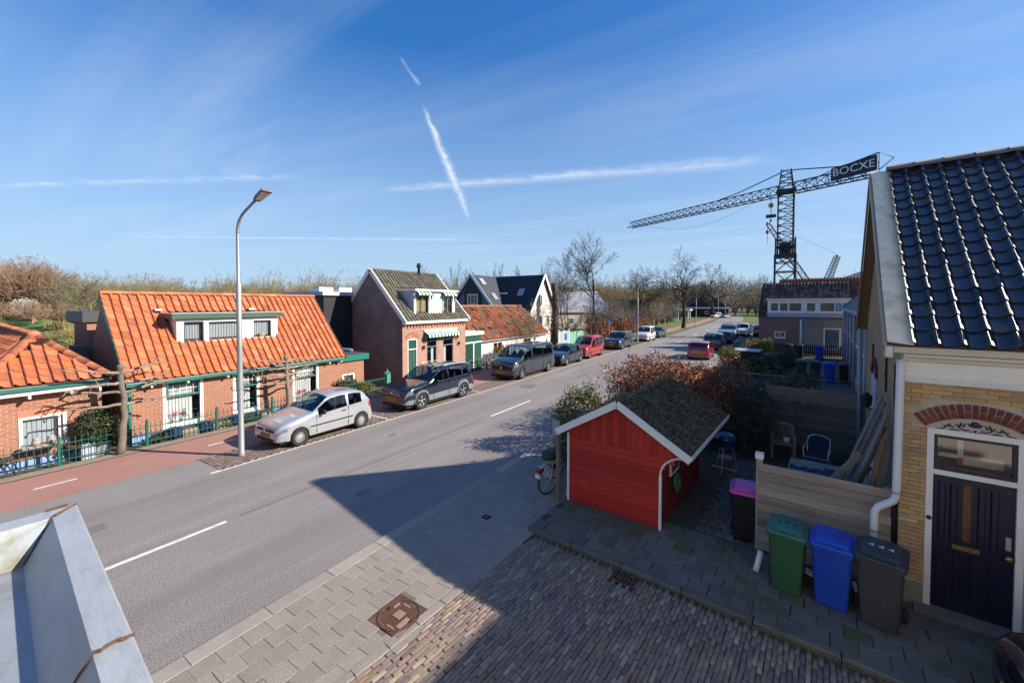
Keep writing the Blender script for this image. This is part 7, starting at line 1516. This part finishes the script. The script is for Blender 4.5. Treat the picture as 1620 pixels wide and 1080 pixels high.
st_ = thing('street_post', 'wooden post with a small grey sign plate at the shed corner', 'sign post', (-4.88, 8.05, .05), FB); MB().box(-4.925, -4.835, 8.01, 8.10, .04, 1.62).build('post', mat('post_wood', (.16, .13, .085), .9, .2, 4, .5, 30), st_, bevel=.008); MB().box(-5.0, -4.80, 7.985, 8.005, 1.58, 1.90).build('sign_plate', mat('plate_grey', (.28, .30, .33), .5), st_)
sp = thing('spade', 'pale handled spade leaning between post and shed', 'spade', (-4.72, 8.3, .05), FB); MB().tube((-4.76, 8.25, .1), (-4.66, 8.2, 1.0), .015, n=6).build('shaft', M_bw, sp); MB().box(-4.80, -4.70, 8.24, 8.26, .06, .30).build('blade', M_zinc, sp)
# kettle barbecue
bq = thing('kettle_barbecue', 'blue kettle barbecue on three legs beside the shed roof', 'barbecue', (-2.1, 12.2, .06), FB); M_kb = mat('kettle_blue', (.01, .035, .14), .2, .1, coat=.5); bx_, by_ = -2.1, 12.2
MB().lathe([(.03, .62), (.17, .66), (.26, .76), (.28, .86)], (bx_, by_, .05), n=18, caps=False).build('bowl', M_kb, bq, True); ll = MB().lathe([(.285, .86), (.27, .95), (.18, 1.04), (.03, 1.08)], (bx_, by_, .05), n=18).build('lid', M_kb, bq, True); MB().path([(bx_ - .05, by_, 1.12), (bx_ - .05, by_, 1.19), (bx_ + .05, by_, 1.19), (bx_ + .05, by_, 1.12)], .012, 6).build('lid_handle', M_iblk, ll)
for a in (.4, 2.5, 4.6): MB().tube((bx_ + .17 * math.cos(a), by_ + .17 * math.sin(a), .74), (bx_ + .32 * math.cos(a), by_ + .32 * math.sin(a), .05), .013, n=6).build('leg', M_zinc, bq)
MB().lathe([(.18, .42), (.2, .44)], (bx_, by_, .0), n=14).build('ash_tray', M_zinc, bq); MB().tube((bx_ - .3, by_ - .1, .16), (bx_ + .3, by_ - .12, .16), .02, n=6).build('axle', M_zinc, bq)
# garden armchair (wood) and stacking chair (metal)
ca = thing('wooden_armchair', 'old slatted wooden garden armchair before the dark back fence', 'chair', (-.95, 14.35, .06), FB, rz=R(8), local=True); M_chw = mat('chair_wood', (.27, .21, .155), .85, .2, 4)
for x in (-.27, .27):
    MB().box(x - .03, x + .03, -.26, -.20, 0, .62).build('leg', M_chw, ca); MB().box(x - .03, x + .03, .20, .26, 0, .92).build('leg', M_chw, ca); MB().box(x - .04, x + .04, -.28, .24, .62, .65).build('armrest', M_chw, ca)
for k in range(5): MB().box(-.28, .28, -.24 + k * .09, -.17 + k * .09, .42, .445).build('seat_slat', M_chw, ca)
for k in range(6): x = -.20 + k * .08; MB().box(x - .022, x + .022, .21, .235, .46, .86 + .05 * math.cos((k - 2.5) * .5)).build('back_slat', M_chw, ca)
MB().path([(-.28, .225, .88), (-.1, .225, .95), (.1, .225, .95), (.28, .225, .88)], .035, 6).build('top_rail', M_chw, ca, True)
pc_ = thing('white_flowerpot', 'small white pot standing on the wooden armchair', 'pot', (-.85, 14.3, .51), FB); MB().lathe([(.06, .51), (.09, .66), (.08, .66), (.06, .55)], (-.85, 14.3, 0), n=12).build('pot', M_wht, pc_, True)
cm = thing('metal_armchair', 'stacking garden chair with blue mesh back and pale tube frame', 'chair', (-.12, 13.75, .06), FB, rz=R(-8), local=True); M_al = mat('aluminium', (.60, .60, .60), .3, .05, metal=.7)
for s in (-1, 1): MB().path([(s * .26, -.25, 0), (s * .27, -.24, .62), (s * .27, -.1, .66), (s * .26, .16, .66), (s * .24, .24, .84), (s * .12, .27, .90), (0, .275, .91)], .014, 8).build('frame_tube', M_al, cm, True); MB().tube((s * .25, .24, 0), (s * .25, .18, .66), .014, n=8).build('leg', M_al, cm, True)
V = [(x, .25 + .03 * math.cos(x * 5), z) for z in (.48, .88) for x in np.linspace(-.22, .22, 8)]; MB().add(V, [(i, i + 1, i + 9, i + 8) for i in range(7)]).build('mesh_back', mat('mesh_blue', (.02, .035, .075), .8), cm); MB().box(-.24, .24, -.22, .22, .43, .445).build('mesh_seat', MATS['mesh_blue'], cm)
for z in (.30, .40): MB().tube((-.26, -.24, z), (.26, -.24, z), .010, n=6).build('stretcher', M_al, cm)
tb = thing('slatted_table', 'low slatted wooden garden table with a tarpaulin on it', 'table', (.05, 11.9, .06), FB); M_tw = mat('table_wood', (.25, .235, .21), .85, .25, 4)
for k in range(6): MB().box(-.65, .82, 11.45 + k * .16, 11.59 + k * .16, .68, .71).build('top_slat', M_tw, tb)
for x in (-.6, .75):
    for y in (11.5, 12.33): MB().box(x - .035, x + .035, y - .035, y + .035, .05, .68).build('leg', M_tw, tb)
tp_ = thing('tarpaulin', 'crumpled dark blue tarpaulin over the slatted table edge', 'tarpaulin', (.0, 11.5, .7), FB); n = 22; V = []
for a in range(n):
    for c in range(8):
        x = -.62 + 1.0 * a / (n - 1); y = 11.78 - .05 * c if c < 5 else 11.54 - .02 * (c - 5); z = .735 + .03 * math.sin(a * 1.3 + c) + (.14 * math.exp(-((a - 16) / 2.5) ** 2 - ((c - 3) / 2.) ** 2)) - (.08 * (c - 4) if c > 4 else 0); V.append((x, y, z + .02 * math.sin(a * 2.7 - c * 1.7)))
MB().add(V, [(a * 8 + c, a * 8 + 8 + c, a * 8 + 9 + c, a * 8 + c + 1) for a in range(n - 1) for c in range(7)]).build('sheet', mat('tarp_blue', (.02, .035, .10), .45, .2, 4), tp_, True)
bfn = thing('back_fence', 'dark weathered board fence closing the back of the yard', 'fence', (0, 15.3, .05), FB)
for i in range(13): MB().box(-1.45 + j(.01), .80, 15.28 + j(.004), 15.31, .06 + i * .15, .20 + i * .15).build('board', mat('dark_board', [(.17, .145, .125), (.21, .18, .155), (.14, .12, .105)], .9, .25, 3, .4, 30, rnd=.4, stretch=(.5, 3, 5)), bfn)
for x in (-1.45, -.3, .75): MB().box(x - .04, x + .04, 15.32, 15.40, .05, 2.05).build('post', MATS['dark_board'], bfn)
MB().box(-4.6, -1.5, 15.75, 15.79, .05, 1.75).build('lower_panel', MATS['dark_board'], bfn)
rl = thing('tube_railing', 'low grey tube railing across the terrace gardens', 'railing', (-1, 24.9, 0), FB)
MB().tube((-4.3, 24.8, .9), (1.15, 24.95, .9), .025, n=8).build('top_rail', M_galv, rl, True)
for i in range(6): MB().tube((-4.2 + i * 1.05, 24.82, 0), (-4.2 + i * 1.05, 24.82, .9), .02, n=6).build('post', M_galv, rl)
wr_ = thing('step_railing', 'white sloping step railing beside the red hatchback', 'railing', (-6.4, 26, 0), FB)
for k in range(9): x = -5.9 + k * .13; y = 24.8 + k * .45; MB().tube((x, y, 0), (x, y, .85), .02, n=6).build('baluster', M_wht, wr_)
MB().tube((-5.95, 24.7, .85), (-4.85, 28.5, .88), .03, n=6).build('handrail', M_wht, wr_)
# black shelter
bs = thing('black_shelter', 'black shelter with pale ribbed roof among the front gardens', 'shelter', (-4.3, 33, 0), FB); MB().box(-5.0, -3.5, 31.2, 32.6, 0, 1.30).build('screen', M_blk, bs)
for i in range(9): MB().box(-5.1 + i * .19, -4.94 + i * .19, 31.0, 32.8, 1.42, 1.47).build('roof_rib', mat('ribbed_roof', (.30, .33, .38), .4, .1), bs)
for x in (-5.0, -3.55): MB().box(x - .04, x + .04, 31.05, 31.13, 0, 1.42).build('post', M_blk, bs)
GB = 'bins in the front gardens'
for lab, x, y, cb, cl in (('far green bin at the left of the four front garden bins', -1.15, 30.8, (.015, .05, .028), (.02, .06, .04)), ('far dark grey bin second of the four front garden bins', -.45, 30.8, (.028, .035, .045), (.03, .04, .05)), ('far bright blue bin third of the four front garden bins', .22, 30.4, (.008, .05, .42), (.01, .06, .46)), ('far black bin with purple lid fourth of the front garden bins', .95, 30.7, (.012, .012, .015), (.14, .02, .10)),
                        ('rear green bin along the picket fence of the row house', -2.5, 42.6, (.015, .05, .028), (.02, .06, .04)), ('rear dark bin beside the green one at the row house', -1.75, 42.6, (.02, .026, .035), (.03, .04, .05)), ('rear bright blue bin at the row house', -.35, 41.8, (.008, .05, .42), (.01, .06, .46)), ('lone blue bin with purple lid beside the round shrub', -3.05, 33.2, (.008, .05, .34), (.14, .04, .16))): bin_('wheelie_bin', lab, (x, y, -.02), 0, cb, cl, group=GB, sc=1.12)
pf_ = thing('picket_fence', 'dark picket fence in front of the row house', 'fence', (-1.8, 44, 0), FB)
for i in range(46): MB().box(-5.1 + i * .145, -5.02 + i * .145, 44, 44.03, 0, 1.05).build('picket', M_blk, pf_)
for z in (.3, .8): MB().box(-5.1, 1.5, 44.03, 44.06, z, z + .07).build('rail', M_blk, pf_)
for i, (x, y) in enumerate(((-6.75, 24.6), (-6.1, 24.9), (-5.75, 26.2))):
    t = thing('potted_plant', ['brown bush in a dark pot by the garden steps', 'white pot with a reddish plant by the garden steps', 'white pot with an upright green plant near the red hatchback'][i], 'potted plant', (x, y, 0), FB); MB().lathe([(.15, 0), (.22, .38), (.19, .38)], (x, y, 0), n=10).build('pot', M_wht if i else M_bkd, t, True); P = rv.normal(size=(500, 3)) * (.12, .12, .16 if i else .12) + (0, 0, .58); o = obj('leaves', leaf_mesh('leaves', P, .07, rv), (M_brnl, M_beech, M_green)[i], t); o['kind'] = 'stuff'
for i, (x, y, s_) in enumerate(((-3.6, 23.3, .35), (-2.7, 23.6, .3), (-2.0, 22.6, .4), (-2.9, 22.2, .25), (.3, 23.4, .4))):
    t = thing('garden_planter', ['pale wooden planter left behind the tube railing', 'white planter box second behind the tube railing', 'grey planter with a white rim behind the tube railing', 'small pale box on the terrace garden wall', 'white slatted planter near the terrace wall'][i], 'planter', (x, y, 0), FB); MB().box(x - s_, x + s_, y - .15, y + .15, 0, .38).build('box', M_wht if i % 2 else M_zinc, t); P = rv.normal(size=(380, 3)) * (s_ * .45, .1, .1) + (0, 0, .48); o = obj('leaves', leaf_mesh('leaves', P, .05, rv), M_dkleaf, t); o['kind'] = 'stuff'
gw = thing('garden_wall', 'low dark brick garden wall below the tube railing', 'wall', (-1.5, 20.6, 0), FB); MB().box(-4.5, 1.2, 20.5, 20.72, 0, .75).build('wall', M_mauve, gw); MB().box(-4.5, 1.2, 20.46, 20.76, .75, .80).build('coping', M_conc, gw)
gg = thing('grey_gate', 'grey boarded garden gate beside the terrace wall', 'gate', (.6, 19.9, 0), FB)
for i in range(7): MB().box(-.35 + i * .21, -.16 + i * .21, 19.9, 19.94, .05, 1.35).build('board', mat('gate_grey', (.16, .18, .22), .7, .15), gg)
for z in (.3, 1.1): MB().box(-.35, 1.12, 19.94, 19.98, z, z + .09).build('rail', MATS['gate_grey'], gg)
# ================================================================== LEFT BACKGROUND
nb_ = thing('notice_board', 'glazed notice board with a blue poster before the green netting', 'notice board', (-17.2, 36.2, 0))
MB().box(-17.25, -17.2, 35.0, 37.2, .2, 1.95).build('panel', mat('pale_green_panel', (.34, .44, .42), .3), nb_); MB().box(-17.195, -17.185, 36.1, 36.8, 1.05, 1.7).build('poster', mat('poster_blue', (.05, .07, .25), .6), nb_)
for y in (34.9, 36.0, 37.2): MB().box(-17.27, -17.17, y, y + .1, 0, 2.1).build('post', M_wht, nb_)
ng = thing('green_netting', 'sagging green netting fence between notice board and trees', 'fence', (-17.4, 39.3, 0)); n = 12
MB().add([(-17.3 + .06 * math.sin(i * 2.1), 37.4 + i * .36, z) for i in range(n) for z in (.1, 1.75 + .06 * math.sin(i * 1.7))], [(2 * i, 2 * i + 2, 2 * i + 3, 2 * i + 1) for i in range(n - 1)]).build('net', mat('net_green', (.13, .30, .22), .8, .2, 5), ng, True)
for y in (37.4, 39.4, 41.3): MB().tube((-17.25, y, 0), (-17.25, y, 1.9), .03, n=6).build('post', M_galv, ng)
for i, (x, y) in enumerate(((-15.9, 45.5), (-15.6, 54.8))):
    t = thing('blue_sign', ['small blue sign on a pole before the copper hedge', 'small blue sign farther along the copper hedge'][i], 'sign', (x, y, 0)); MB().tube((x, y, 0), (x, y, 2.9), .03, n=6).build('pole', M_galv, t); MB().box(x - .24, x + .24, y - .04, y - .02, 2.35, 2.85).build('plate', mat('sign_blue', (.03, .17, .42), .5), t); MB().add([(x - .1, y - .045, 2.45), (x + .12, y - .045, 2.45), (x + .02, y - .045, 2.8)], [(0, 1, 2)]).build('symbol', M_wht, t)
pg = thing('white_portico', 'white garden pergola beside the pollard willows', 'pergola', (-20.5, 118, 0)); 
for x, y in ((-22, 116), (-19, 116), (-22, 119), (-19, 119)): MB().box(x - .15, x + .15, y - .15, y + .15, 0, 2.9).build('column', M_wht, pg)
MB().box(-22.6, -18.4, 115.4, 119.6, 2.9, 3.2).build('roof', M_wht, pg)
cy_ = thing('person', 'distant person in pale clothing walking on the red path', 'person', (-16.0, 100.5, 0))
SK = [(0, 0, .95), (0, .02, 1.2), (0, .02, 1.42), (0, .02, 1.52), (0, .0, 1.66), (.1, 0, .9), (.12, .12, .5), (.12, .08, .06), (-.1, 0, .9), (-.12, -.12, .5), (-.12, -.2, .06), (.2, .02, 1.4), (.26, .06, 1.12), (.25, .15, .9), (-.2, .02, 1.4), (-.26, -.04, 1.12), (-.25, .05, .9)]
ED = [(0, 1), (1, 2), (2, 3), (3, 4), (0, 5), (5, 6), (6, 7), (0, 8), (8, 9), (9, 10), (2, 11), (11, 12), (12, 13), (2, 14), (14, 15), (15, 16)]; RD = [.16, .15, .14, .06, .11, .1, .075, .05, .1, .075, .05, .065, .05, .04, .065, .05, .04]
me = bpy.data.meshes.new('body'); me.from_pydata(SK, ED, []); po_ = obj('body', me, mat('pale_clothes', (.42, .45, .5), .8, .3, 3), cy_); md = po_.modifiers.new('skin', 'SKIN')
for v, r in zip(me.skin_vertices[0].data if me.skin_vertices else (), RD): v.radius = (r, r)
po_.modifiers.new('sub', 'SUBSURF').levels = 1
# the far wood: many small bare crowns as one mass, and shrubs on the canal bank
def twig_proto(r_, h, w, n, olive):
    S = []; cz = h * .55
    for k in range(n):                                  # twigs fanning out to an uneven dome
        d = r_.normal(size=3); d /= np.linalg.norm(d); d[2] = d[2] if d[2] > -.3 else -d[2]
        lump = 1 + .22 * math.sin(d[0] * 5 + h * 3) * math.cos(d[1] * 6 + 1) + .10 * r_.normal()
        e = np.array([d[0] * w, d[1] * w, cz + d[2] * h * .45]) * (lump if d[2] > 0 else 1); s = np.array([e[0] * .55, e[1] * .55, cz * .6 + (e[2] - cz) * .5]) + r_.normal(size=3) * w * .06
        m_ = (s + e) / 2 + r_.normal(size=3) * w * .07; S.append((*s, *m_, .03, .02)); S.append((*m_, *e, .02, .012))
        for q in range(4): f = e + (d * .5 + r_.normal(size=3)) * w * .085; S.append((*e, *f, .014, .007))
    for k in range(8): a = r_.uniform(0, 6.28); S.append((0, 0, h * .05, math.cos(a) * w * .5, math.sin(a) * w * .5, h * .6, .06, .03))
    S.append((0, 0, 0, 0, 0, h * .5, .12, .08)); return np.array(S)
def wood(name, label, spots, m, n, seed, wf=.42, kind='stuff', z0=0.0):
    r_ = np.random.default_rng(seed); out = []
    pr_ = [twig_proto(r_, 1.0, wf, n, 0) for _ in range(4)]
    for (x, y, h) in spots:
        P = pr_[r_.integers(4)].copy(); a = r_.uniform(0, 6.28); c, s = math.cos(a), math.sin(a); sc = h * r_.uniform(.85, 1.15); sw_ = sc * r_.uniform(.85, 1.3)
        for o_ in (0, 3): X, Y = P[:, o_].copy(), P[:, o_ + 1].copy(); P[:, o_] = (X * c - Y * s) * sw_ + x; P[:, o_ + 1] = (X * s + Y * c) * sw_ + y; P[:, o_ + 2] = P[:, o_ + 2] * sc + z0
        P[:, 6:] *= 1.0 * max(1, math.hypot(x, y) / 70) ; out.append(P)
    o = obj(name, segs_mesh(name, np.concatenate(out), 3), m); o['kind'] = kind; o['label'] = label; return o
def cam_spots(n, px0, px1, d0, d1, h0, h1, seed):
    r_ = np.random.default_rng(seed); L = []
    for _ in range(n):
        px_ = r_.uniform(px0, px1); d = r_.uniform(d0, d1); x = (px_ - 810) / 640 * d; L.append((x * .8406 - d * .5417, x * .5417 + d * .8406, r_.uniform(h0, h1)))
    return L
M_wb = mat('wood_brown', [(.33, .20, .13), (.27, .175, .12), (.38, .235, .155), (.24, .18, .115)], .95, rnd=.4, var=.2, vs=.05); M_wo = mat('wood_olive', [(.25, .20, .085), (.19, .17, .07), (.30, .225, .115), (.23, .19, .13)], .95, rnd=.4, var=.25, vs=.04); M_wg = mat('wood_grey', [(.24, .20, .165), (.19, .17, .14), (.29, .235, .185)], .95, rnd=.4)
wood('bare_wood', 'reddish brown bare wood rising at the left edge', cam_spots(60, -190, 88, 84, 112, 6.2, 9.6, 1), M_wb, 420, 1, z0=2.6)
wood('olive_wood', 'olive brown bare trees beyond the orange roofs', cam_spots(170, 90, 720, 75, 125, 5.5, 9.0, 2), M_wo, 200, 2)
wood('far_wood', 'grey brown line of bare trees along the horizon', cam_spots(170, -200, 1300, 150, 230, 8, 13, 3), M_wg, 150, 3)
wood('roadside_wood', 'dense bare wood beyond the hedge on the left of the road', [(rv.uniform(-75, -27), rv.uniform(88, 200), rv.uniform(6.5, 10.5)) for _ in range(130)], M_wo, 130, 4); wood('brush', 'brown brush behind the copper hedge', [(rv.uniform(-36, -20.8), rv.uniform(68, 120), rv.uniform(2.5, 5)) for _ in range(110)], M_wg, 90, 5)
wood('right_wood', 'bare trees closing the far end of the road', [(rv.uniform(-60, 60), rv.uniform(240, 320), rv.uniform(11, 16)) for _ in range(70)], M_wo, 90, 6)
wood('canal_brush', 'olive brush and reeds on the canal bank', cam_spots(42, 70, 330, 40, 66, .9, 2.2, 8), mat('reed', [(.34, .26, .11), (.26, .22, .08), (.20, .20, .07), (.40, .29, .14)], .95, rnd=.4), 160, 7, .6)
t = shrub('blossom_shrub', 'round white blossoming shrub before the brown wood', 'shrub', (*cam_spots(1, 38, 40, 76, 77, 1, 1, 1)[0][:2], 2.5), (2.0, 2.0, 1.5), 4200, .22, mat('blossom', [(.56, .55, .50), (.45, .44, .40), (.35, .36, .30)], .9, rnd=.3), FW, 91, 14)
tree('pale green budding birch beyond the hipped roof', *cam_spots(1, 148, 150, 58, 59, 1, 1, 1)[0][:2], 9.0, .12, 5, .5, M_bkp, 92, .3, 3, .1, name='budding_birch', buds=(mat('birch_bud', [(.22, .26, .07), (.18, .20, .07)], .9), 2, .25, .10))
sheet('meadow', -75, -30, 2, 30, -.075, mat('meadow', (.10, .155, .035), .95, .3, .4, 1, 20, fine=.3, fs=5, dirt=(.20, .165, .08), dirt_amt=.8, ds=.25, dlo=.45, dhi=.65))

gb = []                                              # grassy bank on the far side of the canal, rising to the wood
for px_ in np.linspace(-420, 150, 24):
    f = min(1, max(0, (150 - px_) / 60))
    for d, z in ((60, -.08), (66, .5), (72, 1.7), (77, 2.55), (82, 2.8), (125, 2.8)):
        x = (px_ - 810) / 640 * d; gb.append((x * .8406 - d * .5417, x * .5417 + d * .8406, -.08 + (z + .08) * f + .12 * math.sin(px_ * .11 + d * .5) * f))
o = obj('grass_bank', npmesh('grass_bank', gb, [(i * 6 + k, i * 6 + k + 6, i * 6 + k + 7, i * 6 + k + 1) for i in range(23) for k in range(5)], True), MATS['meadow']); o['kind'] = 'structure'

wood('bank_brush', 'brown brush scattered over the grassy bank', cam_spots(34, -120, 135, 66, 84, 1.6, 3.2, 12), M_wb, 150, 9, .6, z0=1.4)
